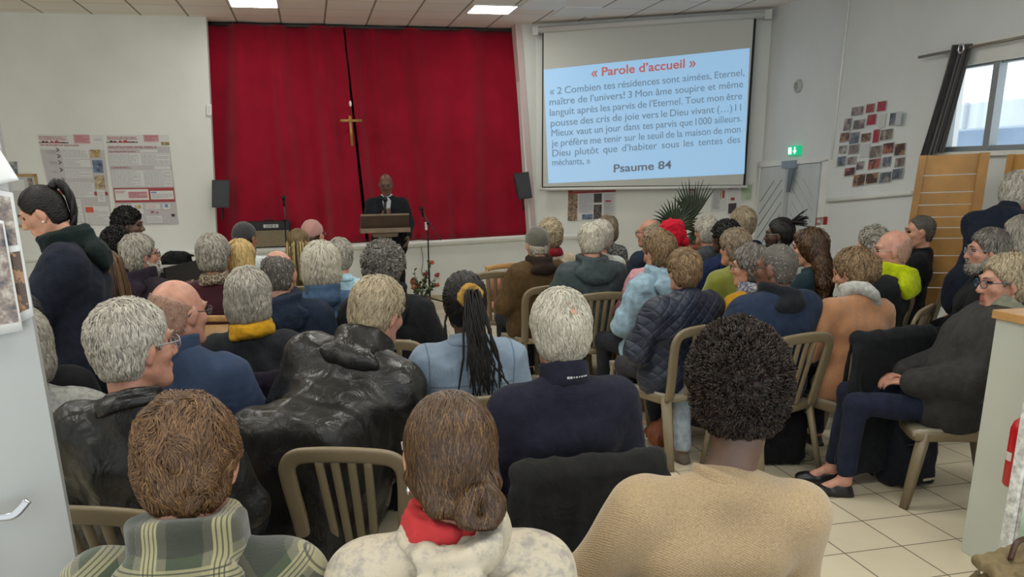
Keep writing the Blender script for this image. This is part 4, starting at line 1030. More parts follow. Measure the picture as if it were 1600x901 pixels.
def strands(f, V, F, T, R, q, rng, n, length, width, curl, seg=6, lift=0.004, whorl=(0.0, -0.05, 0.12), fall=0.6, spin=0.25, keep=None, wave=0.0, tsd=0.19):
    """short tapering locks that follow the surface of the hair solid f; returns vertices, quads, tone"""
    tri = F[rng.randint(0, len(F), n)]; w = rng.dirichlet((1, 1, 1, 1), n)
    P = (V[tri]*w[..., None]).sum(1)
    e = 0.004
    def grad(X):
        g = np.stack([f(X+np.eye(3)[i]*e)-f(X-np.eye(3)[i]*e) for i in range(3)], 1); return g/(np.linalg.norm(g, axis=1, keepdims=True)+1e-9)
    wh = T(whorl); up = R @ np.array([0, 0, 1.0]); sd0 = rng.randint(1 << 30); flow = [noise3(sd0+i_, 38/q) for i_ in range(3)]
    pts = [P]; X = P.copy(); ph = rng.rand(n, 3)*6.28; rdir = rng.randn(n, 3)
    ln = length*(0.6+0.8*rng.rand(n))
    nor = [grad(X)]
    for i in range(seg):
        g = nor[-1]
        away = X-wh; away /= np.linalg.norm(away, axis=1, keepdims=True)+1e-9
        d = away*(1-fall)-up*fall + rdir*spin*0.45 + np.stack([fl(X) for fl in flow], 1)*(spin*2.6+wave) + np.cross(g, away)*0.35*np.sin(ph[:, :1])
        if curl > 0: d = d + curl*np.stack([np.sin(ph[:, 0]+i*1.5), np.sin(ph[:, 1]+i*1.7), np.sin(ph[:, 2]+i*1.3)], 1)
        d = d - g*(d*g).sum(1, keepdims=True); d /= np.linalg.norm(d, axis=1, keepdims=True)+1e-9
        X = X + d*(ln/seg)[:, None]
        g = grad(X); dist = f(X)
        tgt = lift*np.sin((i+1)/seg*2.2+0.3)*(0.5+rng.rand(n)) + (curl*0.005*np.sin(ph[:, 0]*3+i*2.1) if curl else 0)
        X = X - g*np.clip(dist-tgt, -0.02, 0.02)[:, None]
        pts.append(X); nor.append(g)
    pts = np.stack(pts, 1); nor = np.stack(nor, 1)                             # n, seg+1, 3
    tan = np.gradient(pts, axis=1); side = np.cross(tan, nor); side /= np.linalg.norm(side, axis=2, keepdims=True)+1e-9
    prof = np.array([0.75, 1.0, 1.0, 0.95, 0.8, 0.55, 0.2]); prof = np.interp(np.linspace(0, 1, seg+1), np.linspace(0, 1, 7), prof)
    ww = (width*(0.6+0.8*rng.rand(n)))[:, None, None]*prof[None, :, None]
    A = pts-side*ww; B = pts+nor*ww*0.7; Cc = pts+side*ww
    VV = np.stack([A, B, Cc], 2).reshape(-1, 3)                                # n,(seg+1),3 corners
    base = (np.arange(n)*(seg+1)*3)[:, None]+np.arange(seg)[None]*3
    base = base.reshape(-1)
    Q = np.concatenate([np.stack([base+0, base+1, base+4, base+3], 1), np.stack([base+1, base+2, base+5, base+4], 1)])
    tone = np.repeat(np.clip(rng.normal(0.5, tsd, n), 0, 1), (seg+1)*3)
    return VV, Q, tone

def noise3(seed, freq):
    r = np.random.RandomState(seed); K = r.randn(5, 3)*freq; ph = r.rand(5)*6.28
    return lambda P: sum(np.sin(P @ K[i]+ph[i]+1.5*np.sin(P @ K[(i+1) % 5]*0.7)) for i in range(5))/5

PLACED = []
SFIX = {'the person in green plaid': 0.995, 'the person with the low bun': 0.995, 'the person in the beige sweater': 1.0, 'the person in the black leather jacket': 1.035, 'the person in the navy fleece': 1.01, 'the person in pale denim': 0.995, 'the leaning person in black leather': 1.045, 'the person in the blue patterned sweater': 1.005, 'the person with the mustard scarf': 0.985, 'the person in the black hooded jacket': 1.01, 'the balding person in navy': 1.0, 'the person with the white bob': 0.96, 'the grey haired person in light blue': 0.945, 'the person in maroon': 1.0, 'the person with the grey beard': 1.0, 'the person with the black afro': 0.99, 'the person facing the keyboard': 0.99, 'the person in houndstooth': 1.0, 'the person with the blond bob': 0.97, 'the person in the grey knit cap': 0.99, 'the person with blond braids': 0.965, 'the person in the pink knit cap': 0.98, 'the person behind the open door': 1.0, 'the person in the grey cable knit': 0.98, 'the person in the brown coat': 0.965, 'the person in cream with a red scarf': 0.975, 'the person in the grey green hooded jacket': 1.005, 'the person in the patterned blouse': 0.955, 'the person in the white cardigan': 0.985, 'the balding person by the palm': 0.965, 'the person in the red head wrap': 0.965, 'the person in the pink jacket': 0.97, 'the person in the light blue jacket': 0.99, 'the person in navy quilting': 0.95, 'the grey haired person left of the navy sweater': 0.97, 'the person in the bright navy sweater': 0.975, 'the person in the lime sweater': 0.97, 'the person in the navy blazer': 1.0, 'the person with tied dreadlocks': 0.985, 'the person with long dark hair': 0.97, 'the person in the mustard jacket': 0.945, 'the person in the navy coat': 0.985, 'the person in the peach sweater': 0.955, 'the person with grey curls': 0.985, 'the person in the neon hood': 0.995, 'the person in the black suit': 1.0, 'the bearded person in black': 1.0, 'the grey haired person at the right edge': 1.03, 'the person in the grey parka': 0.985}
pidx = [0]

def person(short, label, u, v, yaw=13.0, s=1.0, lean=-0.08, side=0.0, head=(0, 0.0, 0), hq=1.06, skin='fair', fem=False,
           hair='short', hcol='grey', ht=0.016, top=None, topm=None, bulk=0.018, collar='crew', collm=None, legm=None, shoem=None, arms='lap',
           wide=1.0, fat=1.0, glasses=None, beard=None, hood=None, hoodm=None, scarf=None, chair=True, stand=False, at=None, fold=(0.009, 12, True), legs='fwd', extra=None, hatm=None, hdens=1.0, topname='jacket', sleeves='long', nohead=False, group=None, dz=0.0, hold=None, pants=0.02, legw=1.0, nk=0.0, hx=0.0):
    pidx[0] += 1; seed = 1000+pidx[0]; rng = np.random.RandomState(seed)
    yr = math.radians(yaw); s = SFIX.get(short, s)
    # ------------ skeleton in the person's own frame (facing +y, feet at z 0)
    hipz = 0.92 if stand else 0.535
    Pv = np.array([0, 0, hipz]); Rt = roty(side) @ rotx(-lean)
    TT = lambda p: Pv + Rt @ np.array(p, float)
    neck = TT((0, -0.025, 0.515)); Hloc = TT((0, -0.01, 0.665)) + np.array([hx, 0.035, 0.022+nk])
    hy, hp, hr = [math.radians(a) for a in head]
    Rh = rotz(hy) @ rotx(hp) @ roty(hr)
    Hloc = neck + (Hloc-neck) + np.array([0, -0.07*math.sin(hp), -0.045*abs(math.sin(hp))])
    # place so that the head centre falls on the given image point
    if at is None: H = on_z(u, v, Hloc[2]*s+dz)
    else: H = on_y(u, v, at)
    Rz = rotz(yr); org = H - Rz @ (Hloc*s); 
    if at is None: org[2] = dz
    PLACED.append((short, u, v, [float(x) for x in Hloc], yaw, s, dz, at, [float(x) for x in org], [float(x) for x in H]))
    if globals().get('ONLY') is not None and not any(o_ in short for o_ in ONLY): return None
    near = max(0.5, math.hypot(H[0], H[1])); res = min(0.011, max(0.0055, near*0.0024))/s
    pxm = CAM_F/near
    sm = SKIN[skin]
    # ------------ limbs
    def mir(p, sx): return np.array([p[0]*sx, p[1], p[2]])
    sh = [TT((sx*0.172*wide, -0.02, 0.44)) for sx in (-1, 1)]
    A = {'lap': ((0.245, 0.03, 0.19), (0.10, 0.27, 0.13)), 'fold': ((0.25, 0.06, 0.20), (-0.02, 0.22, 0.22)), 'knees': ((0.25, 0.12, 0.16), (0.12, 0.36, 0.06)), 'down': ((0.25, -0.02, 0.18), (0.24, 0.06, -0.08)), 'book': ((0.23, 0.06, 0.17), (0.06, 0.28, 0.2)), 'back': ((0.26, -0.10, 0.2), (0.34, -0.02, 0.02))}
    aa = arms if isinstance(arms, (list, tuple)) else (arms, arms)
    el, wr, hd = [], [], []
    for i, sx in enumerate((-1, 1)):
        if isinstance(aa[i], str):
            e, w = A[aa[i]]; e = np.array(e); w = np.array(w); e = e*np.array([max(wide, 1.0), 1, 1])
            el.append(TT(mir(e, sx))); p = TT(mir(w, sx)) if aa[i] not in ('lap', 'knees') else Pv+mir(w, sx)+np.array([0, 0.10*lean, 0.0]); wr.append(p)
        else:
            e, w = aa[i]; el.append(Pv+np.array(e, float)); wr.append(Pv+np.array(w, float))
    hips = [Pv+np.array([sx*0.088, 0.01, -0.01]) for sx in (-1, 1)]
    if stand:
        kn = [np.array([sx*0.10, 0.03, 0.50]) for sx in (-1, 1)]; an = [np.array([sx*0.11, -0.01, 0.09]) for sx in (-1, 1)]
    else:
        sp = 0.12 if not isinstance(legs, str) else {'fwd': 0.12, 'wide': 0.22, 'close': 0.08}[legs]
        kn = [np.array([sx*sp, 0.43, 0.535]) for sx in (-1, 1)]; an = [np.array([sx*sp*1.05, 0.40, 0.09]) for sx in (-1, 1)]
        if isinstance(legs, (list, tuple)): kn, an = [np.array(p, float) for p in legs[0]], [np.array(p, float) for p in legs[1]]
    # ------------ the body: one continuous surface
    B = Solid(0.03)
    TH = head_solid(B, Hloc, Rh, hq, fem)
    B.chain([TH((0, -0.025, -0.05)), TH((0, -0.03, -0.10)), neck-Rt @ np.array([0, 0, 0.03])], [0.052*hq, 0.054, 0.062] if not fem else [0.046*hq, 0.047, 0.052], 0.02)
    def torso(S, g, k=0.05):
        S.cap(TT((-0.14*wide, -0.02, 0.435)), TT((0.14*wide, -0.02, 0.435)), 0.048+g, None, k)
        S.cap(TT((0, -0.03, 0.50)), TT((-0.13*wide, -0.02, 0.455)), 0.045+g, 0.04+g, k); S.cap(TT((0, -0.03, 0.50)), TT((0.13*wide, -0.02, 0.455)), 0.045+g, 0.04+g, k)
        S.cap(TT((-0.075*wide, 0.0, 0.34)), TT((0.075*wide, 0.0, 0.34)), 0.108*fat+g, None, k); S.cap(TT((-0.06*wide, 0.012, 0.18)), TT((0.06*wide, 0.012, 0.18)), 0.108*fat+g, None, k)
        S.cap(Pv+np.array([-0.08*wide, 0.0, 0.015]), Pv+np.array([0.08*wide, 0.0, 0.015]), 0.115*min(fat, 1.1)+g, None, k)
        if fem: S.ell(TT((-0.07, 0.085, 0.31)), 0.055+g*0.5, None, 0.04); S.ell(TT((0.07, 0.085, 0.31)), 0.055+g*0.5, None, 0.04)
    torso(B, -0.012)
    for i, sx in enumerate((-1, 1)):
        B.cap(sh[i], el[i], 0.047, 0.038, 0.03).cap(el[i], wr[i], 0.038, 0.026, 0.02)
        d = unit(wr[i]-el[i])
        if hold and i == hold[0]: hand(B, wr[i], np.array(hold[1]), np.array(hold[2]), np.array(hold[3]), hold[4])
        else:
            hdn = np.array([-sx*0.15, 0.1, -1.0]) if not stand else np.array([-sx, 0, 0.0]); inward = np.array([-sx, 0.25, 0]) if not stand else np.array([0, 1.0, 0])
            if not stand and not isinstance(aa[i], tuple): d = unit(d*np.array([1, 1, 0.35]))
            hand(B, wr[i], d, hdn, inward, 0.42)
        if not stand: B.cap(hips[i], kn[i], 0.07, 0.05, 0.03)
        else: B.cap(hips[i], kn[i], 0.078, 0.05, 0.03)
        B.cap(kn[i], an[i], 0.05, 0.034, 0.03).cap(an[i], an[i]+np.array([0, 0.12, -0.055]), 0.034, 0.026, 0.03)
    lo, hi = B.bounds(); V, F = surface(B, lo, hi, res if near < 3.2 else min(res, 0.0085))
    Lc = (V[F].mean(1)-Hloc) @ Rh/hq
    mi = np.zeros(len(F), int)
    mi[(np.abs(np.abs(Lc[:, 0])-0.033) < 0.013) & (np.abs(Lc[:, 2]-0.008) < 0.0065) & (Lc[:, 1] > 0.06)] = 1
    mi[(np.abs(Lc[:, 0]) < 0.024) & (np.abs(Lc[:, 2]+0.068) < 0.0105) & (Lc[:, 1] > 0.078)] = 2
    body = np_mesh('person', V, F, [sm, EYE, LIPS[skin]], None, mi)
    body.location = tuple(org); body.rotation_euler = (0, 0, yr); body.scale = (s, s, s)
    tag(body, label, 'person', group)
    # ------------ clothes
    topm = topm or fabric('dark cloth', '#20242c')
    g = bulk
    J = Solid(0.045); torso(J, g)
    if not stand: J.cap(Pv+np.array([-0.09*wide, 0.03, -0.01]), Pv+np.array([0.09*wide, 0.03, -0.01]), 0.105+g, None, 0.05)
    else: J.cap(Pv+np.array([-0.08*wide, 0.0, -0.08]), Pv+np.array([0.08*wide, 0.0, -0.08]), 0.118+g, None, 0.05)
    for i in range(2):
        J.cap(sh[i], el[i], 0.055+g, 0.046+g, 0.045)
        e2 = el[i]+(wr[i]-el[i])*(0.93 if sleeves == 'long' else 0.45)
        J.cap(el[i], e2, 0.046+g, 0.034+g*0.8, 0.03)
    fo = folds(seed, *fold); J.disp = fo
    if extra and 'coat' in extra: extra['coat'](J, Pv, TT)
    lo, hi = J.bounds(); V, F = surface(J, lo, hi, res*1.25)
    jk = np_mesh(topname, V, F, [topm], body)
    cm = collm or topm
    nd = unit(TH((0, -0.03, -0.10))-neck); nR = np.array([np.array([1.0, 0, 0]), np.cross(nd, [1.0, 0, 0]), nd]).T
    cc = neck + nd*0.012
    if collar == 'crew': solid('collar', Solid(0.01).ring(cc-nd*0.008, nR, 0.062, 0.004, 0.010, 0.010, sq=0.95), res*0.9, cm, jk)
    elif collar == 'stand':
        S = Solid(0.01).ring(cc+nd*0.02, nR, 0.071, 0.004, 0.032, 0.009, sq=0.95); S.disp = folds(seed+5, 0.003, 30); solid('collar', S, res*0.9, cm, jk)
    elif collar == 'shirt':
        S = Solid(0.02).ring(cc+nd*0.004, nR, 0.066, 0.005, 0.018, 0.009, sq=0.95).ring(cc-nd*0.014, nR, 0.082, 0.010, 0.006, 0.010, sq=0.9)
        S.disp = folds(seed+5, 0.003, 26); solid('collar', S, res*0.9, cm, jk)
    elif collar == 'lapel':
        S = Solid(0.02).ring(cc-nd*0.004, nR, 0.068, 0.005, 0.016, 0.009, sq=0.95).cap(cc+Rt @ np.array([-0.06, 0.03, 0]), TT((-0.02, 0.135, 0.30)), 0.02, 0.014).cap(cc+Rt @ np.array([0.06, 0.03, 0]), TT((0.02, 0.135, 0.30)), 0.02, 0.014)
        solid('collar', S, res*0.9, cm, jk)
    elif collar == 'big':
        S = Solid(0.03).ring(cc+nd*0.016, nR @ rotx(0.12), 0.083, 0.014, 0.032, 0.019, sq=0.97).ell(cc+Rt @ np.array([0, -0.085-0.4*g, -0.03]), (0.12, 0.04, 0.05), Rt)
        S.disp = folds(seed+5, 0.006, 24); solid('collar', S, res, cm, jk)
    if hood:
        S = Solid(0.03).ring(cc+nd*0.014, nR @ rotx(0.22), 0.080+0.008*hood, 0.016, 0.018+0.010*hood, 0.020, sq=1.0).ell(TT((0, -0.105-g*0.6, 0.485)), (0.128*hood, 0.050, 0.062*hood), Rt @ rotx(-0.25)).ell(TT((0, -0.120-g*0.8, 0.435)), (0.095*hood, 0.034, 0.05), Rt)
        S.disp = folds(seed+6, 0.008, 20, True); solid('hood', S, res*1.1, hoodm or topm, jk)
    if scarf is not None:
        S = Solid(0.02).ring(cc+nd*0.02, nR @ rotx(0.15), 0.073, 0.010, 0.022, 0.016, sq=1.0).ring(cc-nd*0.01, nR @ rotx(-0.2), 0.085, 0.010, 0.012, 0.015, sq=1.0)
        S.disp = folds(seed+7, 0.006, 40, True); solid('scarf', S, res, scarf, body)
    # trousers and shoes
    Tm = legm or fabric('dark trousers', '#23252b')
    S = Solid(0.03)
    S.cap(Pv+np.array([-0.085, 0, 0.0]), Pv+np.array([0.085, 0, 0.0]), 0.113, None, 0.05)
    for i in range(2):
        ae = an[i]+(kn[i]-an[i])*pants/0.45; S.cap(hips[i], kn[i], 0.082*legw, 0.064*legw, 0.04).cap(kn[i], ae, 0.062*legw, 0.052*legw, 0.03)
    S.disp = folds(seed+9, 0.005, 20); solid('trousers', S, max(res*1.3, 0.011), Tm, body)
    for i, sx in enumerate((-1, 1)):
        S = Solid(0.02); a = an[i]; yw = a*np.array([1, 1, 0])
        S.ell(yw+np.array([sx*0.005, 0.125, 0.032]), (0.046, 0.075, 0.032)).ell(yw+np.array([0, 0.02, 0.035]), (0.037, 0.07, 0.036)).cap(yw+np.array([0, -0.005, 0.05]), yw+np.array([0, 0.03, 0.06]), 0.036)
        S.rbox(yw+np.array([0, 0.07, 0.012]), (0.036, 0.125, 0.012), None, 0.008); solid('shoe', S, max(res*1.1, 0.008), shoem or mat('black shoe leather', '#17161a', 0.35), body)
    # ------------ hair
    hm = HAIR[hcol] if hcol else None
    wpx = max(0.0009, 0.75/pxm)                                # a lock is never much thinner than a pixel
    cnt = lambda full: int(full*hdens*min(1.0, max(0.13, (2.2/near)**1.5)))
    def lock(S, n, length, curl, seg=6, wk=1.0, name='hair', **kw):
        lo, hi = S.bounds(); r_ = min(res, 0.008)*0.95; V, F = surface(S, lo, hi, r_)
        tn = noise3(seed+3, 45)(V)*0.18+0.36
        if n > 0:
            VV, QQ, tt = strands(S, V, F, TH, Rh, hq, rng, n, length, wpx*wk, curl, seg, tsd=0.19 if near < 3.2 else 0.13, **kw)
            V2 = np.concatenate([V, VV]); F2 = np.concatenate([F, QQ+len(V)]); tn = np.concatenate([tn, tt])
        else: V2, F2 = V, F
        return np_mesh(name, V2, F2, [hm], body, None, tn)
    if hair in ('short', 'neat', 'crop'):
        S = Solid(0.02); hair_base(S, TH, Rh, hq, ht); S.disp = lambda P: 0.0045*noise3(seed+1, 62)(P)
        lock(S, cnt(6000), 0.046 if hair == 'short' else 0.03, 0.08, wk=1.1, spin=0.15, lift=0.005)
    elif hair == 'wavy':
        S = Solid(0.02); hair_base(S, TH, Rh, hq, ht, low=-0.10); S.disp = lambda P: 0.006*noise3(seed+1, 55)(P)
        lock(S, cnt(6500), 0.05, 0.25, lift=0.005, wk=1.15, spin=0.18, wave=0.9)
    elif hair == 'slick':                                        # combed tightly back
        S = Solid(0.02); hair_base(S, TH, Rh, hq, ht, low=-0.075, front=0.03, earr=0.046)
        lock(S, cnt(3500), 0.06, 0.02, lift=0.002, whorl=(0, 0.25, 0.02), fall=0.0, spin=0.05)
    elif hair == 'curly':
        S = Solid(0.02); hair_base(S, TH, Rh, hq, ht+0.012, low=-0.095); S.disp = lambda P: 0.008*noise3(seed+1, 60)(P)
        lock(S, cnt(5200), 0.032, 1.0, lift=0.007, wk=1.2, spin=0.6)
    elif hair == 'afro':
        S = Solid(0.02); hair_base(S, TH, Rh, hq, ht, low=-0.066, top=0.012, nape=False, earr=0.054); S.disp = lambda P: 0.0075*noise3(seed+1, 78)(P)+0.004*noise3(seed+2, 150)(P)
        lock(S, cnt(12000), 0.015, 1.8, lift=0.003, wk=1.5, spin=1.2, fall=0.1)
    elif hair == 'buzz':
        S = Solid(0.02); hair_base(S, TH, Rh, hq, 0.004, low=-0.075, front=0.012); lock(S, cnt(2600), 0.012, 0.2, lift=0.002, wk=0.8)
    elif hair in ('fringe', 'bald'):
        S = Solid(0.02); hair_base(S, TH, Rh, hq, 0.007 if hair == 'fringe' else 0.0035, low=-0.08, front=0.004)
        lim = 0.052 if hair == 'fringe' else 0.026
        S.cut(lambda P: -((((P-Hloc) @ Rh/hq) @ np.array([0, 0.42, 0.91]))-lim)*hq, 0.008)
        lock(S, cnt(2200 if hair == 'fringe' else 1200), 0.02, 0.25, lift=0.003, wk=0.9)
    elif hair == 'thin':                                         # thin on the crown, longer round the sides
        S = Solid(0.02); hair_base(S, TH, Rh, hq, ht, low=-0.09); crn = TH((0.008, -0.098, 0.075)); S.disp = lambda P: 0.003*noise3(seed+1, 60)(P) - (0.024+0.012*noise3(seed+2, 90)(P))*np.exp(-(np.linalg.norm(P-crn, axis=1)/0.042)**2)
        lock(S, cnt(6500), 0.045, 0.12, lift=0.004, wk=1.0, spin=0.16)
    elif hair == 'bob':
        S = Solid(0.025); hair_base(S, TH, Rh, hq, ht, low=-0.125, front=0.022)
        S.ops.insert(1, ('e', TH((0, -0.035, -0.055)), np.array((0.088+ht*0.6, 0.066+ht*0.6, 0.085))*hq, Rh, 0.035))
        S.cuts.pop()
        def kp(P):
            L = (P-Hloc) @ Rh/hq; return -np.maximum(np.maximum(0.86*L[:, 1]-0.5*L[:, 2]-0.03, -0.115-L[:, 2]), -1)*hq
        S.cut(kp, 0.012); S.disp = lambda P: 0.003*noise3(seed+1, 50)(P)
        lock(S, cnt(6500), 0.085, 0.05, spin=0.08, seg=7, lift=0.006, wk=1.2, fall=0.75)
    elif hair in ('long', 'longback'):
        S = Solid(0.03); hair_base(S, TH, Rh, hq, ht, low=-0.5, front=0.022); S.cuts.pop()
        bk = [TH((0, -0.075, -0.02)), TH((0, -0.10, -0.12)), TH((0, -0.12, -0.24)), TH((0.01, -0.125, -0.36))]
        for sx in (-0.055, -0.02, 0.02, 0.055): S.chain([b_+Rh @ np.array([sx*(1.0+0.25*j), 0, 0]) for j, b_ in enumerate(bk)], [0.045, 0.045, 0.04, 0.018], 0.03)
        S.cut(lambda P: -(np.maximum(0.86*((P-Hloc) @ Rh/hq)[:, 1]-0.5*np.maximum(((P-Hloc) @ Rh/hq)[:, 2], -0.08)-0.03, -1))*hq, 0.012)
        S.disp = lambda P: 0.006*noise3(seed+1, 34)(P)
        lock(S, cnt(6500), 0.12, 0.45, seg=8, lift=0.008, wk=1.3, fall=0.85)
    elif hair == 'bun':                                          # drawn down to a twisted low bun
        S = Solid(0.015); hair_base(S, TH, Rh, hq, ht, low=-0.105, front=0.03, side=0.0)
        c = TH((0.035, -0.125, -0.075))
        for i in range(3):
            a = np.linspace(0, 5.2, 12); rr = 0.030-0.006*i
            p = [c + Rh @ (np.array([(rr+0.004*math.sin(t*2+i))*math.cos(t+i*2.1), -0.012+0.010*i+0.008*math.sin(t+i), (rr+0.002)*math.sin(t+i*2.1)])*hq) for t in a]; S.chain(p, [0.0165*hq]*12, 0.004)
        S.chain([TH((-0.075, -0.03, -0.035)), TH((-0.04, -0.10, -0.075)), TH((0.02, -0.115, -0.08))], [0.016, 0.02, 0.02], 0.008); S.chain([TH((0.075, -0.03, -0.01)), TH((0.06, -0.10, -0.03)), TH((0.04, -0.115, -0.05))], [0.016, 0.02, 0.02], 0.008)
        lock(S, cnt(9000), 0.085, 0.03, seg=7, lift=0.0025, wk=1.0, whorl=(0, 0.035, 0.12), fall=0.45, spin=0.06)
    elif hair == 'updo':
        S = Solid(0.02); hair_base(S, TH, Rh, hq, ht, low=-0.085); S.ell(TH((0, -0.115, -0.02)), np.array((0.045, 0.038, 0.05))*hq, Rh, 0.02); S.ell(TH((0.02, -0.12, 0.02)), np.array((0.035, 0.035, 0.035))*hq, Rh, 0.02)
        S.disp = lambda P: 0.004*noise3(seed+1, 55)(P); lock(S, cnt(5000), 0.06, 0.5, lift=0.007, wk=1.2, fall=0.4)
    elif hair in ('pony', 'braids', 'dreads', 'locbun'):
        S = Solid(0.02); hair_base(S, TH, Rh, hq, ht, low=-0.088, front=0.03); S.disp = lambda P: 0.002*np.sin(((P-Hloc) @ Rh)[:, 0]*260)+0.001*noise3(seed+1, 90)(P)
        hh = lock(S, cnt(2500) if hair == 'pony' else 0, 0.05, 0.1, lift=0.003, whorl=(0, -0.10, 0.06), fall=-0.1)
        tb = MB(); tones = []
        def rope(p, r, sub=4):
            P_ = [np.array(x) for x in p]; t = np.linspace(0, len(P_)-1, (len(P_)-1)*sub+1)
            X = np.stack([np.interp(t, range(len(P_)), [q[i] for q in P_]) for i in range(3)], 1)
            n0 = tb.nv; w = r*(1+0.16*np.sin(np.arange(len(X))*2.4)); w[-2:] *= 0.6; tb.tube(X, list(w), hm, seg=6); tones.extend([rng.rand()*0.8+0.1]*(tb.nv-n0))
        if hair == 'pony':
            c = TH((0.0, -0.115, 0.045))
            for i in range(46):
                a = rng.rand()*6.28; r = 0.026*math.sqrt(rng.rand()); o_ = Rh @ np.array([r*math.cos(a), -0.004, r*math.sin(a)])
                L = 0.30+0.13*rng.rand(); dx = 0.045+0.03*rng.randn()+o_[0]*1.0; wv = 0.012*rng.randn()
                rope([c+o_*0.8, c+o_*1.5+np.array([0.004, -0.03, 0.005]), c+o_*1.7+np.array([dx*0.25+wv, -0.055, -L*0.3]), c+o_*1.9+np.array([dx*0.6-wv, -0.065, -L*0.65]), c+o_*1.7+np.array([dx+wv, -0.06, -L])], 0.0050, 5)
            for i in range(3): rope([TH((-0.07, 0.0, -0.02-0.01*i)), TH((-0.085, -0.005, -0.08)), TH((-0.08-0.01*i, -0.02, -0.17-0.03*i))], 0.0045, 5)
        elif hair == 'braids':
            for i in range(64):
                a = -2.5+5.0*i/63.0; zt = 0.085-0.10*rng.rand(); x, y = math.sin(a)*(0.088), -0.02-math.cos(a)*(0.112)
                if y > 0.04: continue
                ln = 0.2+0.16*rng.rand(); rt = math.sqrt(max(0, 1-(max(zt, 0)/0.125)**2))
                rope([TH((x*rt, y*rt, zt)), TH((x*1.05, y*1.05, zt-0.07)), TH((x*1.1, y*1.12-0.005, zt-0.15)), TH((x*1.1+0.01*rng.randn(), y*1.15, zt-0.15-ln*0.5)), TH((x*1.08+0.012*rng.randn(), y*1.13, zt-0.15-ln))], 0.0085, 4)
        elif hair == 'dreads':
            for i in range(40):
                a = -2.2+4.4*i/39.0; x, y = math.sin(a)*0.088, -0.02-math.cos(a)*0.112; zt = 0.06*rng.rand()
                if y > 0.03: continue
                rope([TH((x*0.5, y*0.5, 0.115)), TH((x*0.95, y*0.95, zt+0.03)), TH((x*1.1, y*1.08, -0.06)), TH((x*1.12+0.01*rng.randn(), y*1.1, -0.15)), TH((x*1.05+0.015*rng.randn(), y*1.1, -0.22-0.1*rng.rand()))], 0.0085, 4)
        else:
            c = TH((0.0, -0.085, 0.085))
            for i in range(16):
                a = rng.rand()*6.28; o_ = Rh @ np.array([0.018*math.cos(a), 0.0, 0.018*math.sin(a)])
                d_ = Rh @ np.array([0.03*rng.randn(), -0.10-0.05*rng.rand(), 0.02+0.03*rng.randn()]); rope([c+o_*0.6, c+o_+d_*0.5, c+o_*1.3+d_+np.array([0, 0, -0.02*rng.rand()])], 0.007, 4)
            for i in range(5): rope([TH((0.02*i-0.04, -0.11, 0.0)), TH((0.02*i-0.04, -0.13, -0.05)), TH((0.02*i-0.04, -0.125, -0.10))], 0.007, 4)
        lo_ = tb.build('braids' if hair != 'dreads' else 'locks', body)
        at_ = lo_.data.attributes.new('tone', 'FLOAT', 'POINT'); at_.data.foreach_set('value', np.array(tones, np.float32)[:len(lo_.data.vertices)] if len(tones) >= len(lo_.data.vertices) else np.full(len(lo_.data.vertices), 0.4, np.float32))
    elif hair in ('cap', 'beanie'):
        S = Solid(0.02); t = 0.014
        S.ell(TH((0, -0.018, 0.03)), np.array((0.077+t, 0.098+t, 0.094+t))*hq, Rh)
        S.cut(lambda P: (((P-Hloc) @ Rh/hq) @ np.array([0, -0.32, 0.95])-(0.012 if hair == 'beanie' else 0.03))*hq, 0.008); S.disp = folds(seed+8, 0.0025, 40)
        solid('knit_hat', S, min(res, 0.008), hatm, body)
        if hm is not None:
            S = Solid(0.02); hair_base(S, TH, Rh, hq, 0.010, low=-0.08); S.cut(lambda P: -(((P-Hloc) @ Rh/hq) @ np.array([0, -0.32, 0.95])-0.02)*hq, 0.006)
            lock(S, cnt(1800), 0.03, 0.6, lift=0.006)
    elif hair == 'wrap':
        S = Solid(0.02); t = 0.03
        S.ell(TH((0, -0.03, 0.045)), np.array((0.078+t, 0.098+t, 0.090+t))*hq, Rh).ell(TH((0.055, -0.11, -0.01)), np.array((0.045, 0.045, 0.04))*hq, Rh, 0.01).ell(TH((-0.01, -0.06, 0.11)), np.array((0.085, 0.08, 0.045))*hq, Rh, 0.02)
        S.cut(lambda P: (((P-Hloc) @ Rh/hq) @ np.array([0, -0.45, 0.89])-(-0.005))*hq, 0.008); S.disp = folds(seed+8, 0.012, 26, True)
        solid('head_wrap', S, min(res, 0.007), hatm, body)
    # eyebrows
    if hm is not None and hair not in ('wrap',):
        tb = MB()
        for sx in (-1, 1): tb.tube([TH((sx*0.016, 0.0985, 0.030)), TH((sx*0.032, 0.093, 0.035)), TH((sx*0.048, 0.079, 0.030))], [0.003*hq, 0.0035*hq, 0.002*hq], hm, seg=5)
        eb = tb.build('eyebrows', body); at_ = eb.data.attributes.new('tone', 'FLOAT', 'POINT'); at_.data.foreach_set('value', np.full(len(eb.data.vertices), 0.35, np.float32))
    if glasses:
        gm = mat('spectacle frame '+glasses, glasses, 0.3, 0.2); e = empty('glasses', (0, 0, 0)); e.parent = body
        tb = MB()
        for sx in (-1, 1):
            c = np.array([sx*0.034, 0.104, 0.004]); tb.tube([TH(c+np.array([0.023*math.cos(a), -abs(0.023*math.cos(a)+sx*0.034)*0.18+0.006, 0.018*math.sin(a)])) for a in np.linspace(0, 6.283, 15)[:-1]], 0.0021*hq, gm, seg=6, closed=True)
            tb.tube([TH((sx*0.057, 0.096, 0.010)), TH((sx*0.080, 0.08, 0.012)), TH((sx*0.086, 0.03, 0.008)), TH((sx*0.084, -0.012, 0.010)), TH((sx*0.080, -0.028, -0.008))], 0.0021*hq, gm, seg=6)
        tb.tube([TH((-0.012, 0.108, 0.008)), TH((0, 0.111, 0.012)), TH((0.012, 0.108, 0.008))], 0.0018*hq, gm, seg=6)
        tb.build('frame', e)
        kl = _mats.get('lens')
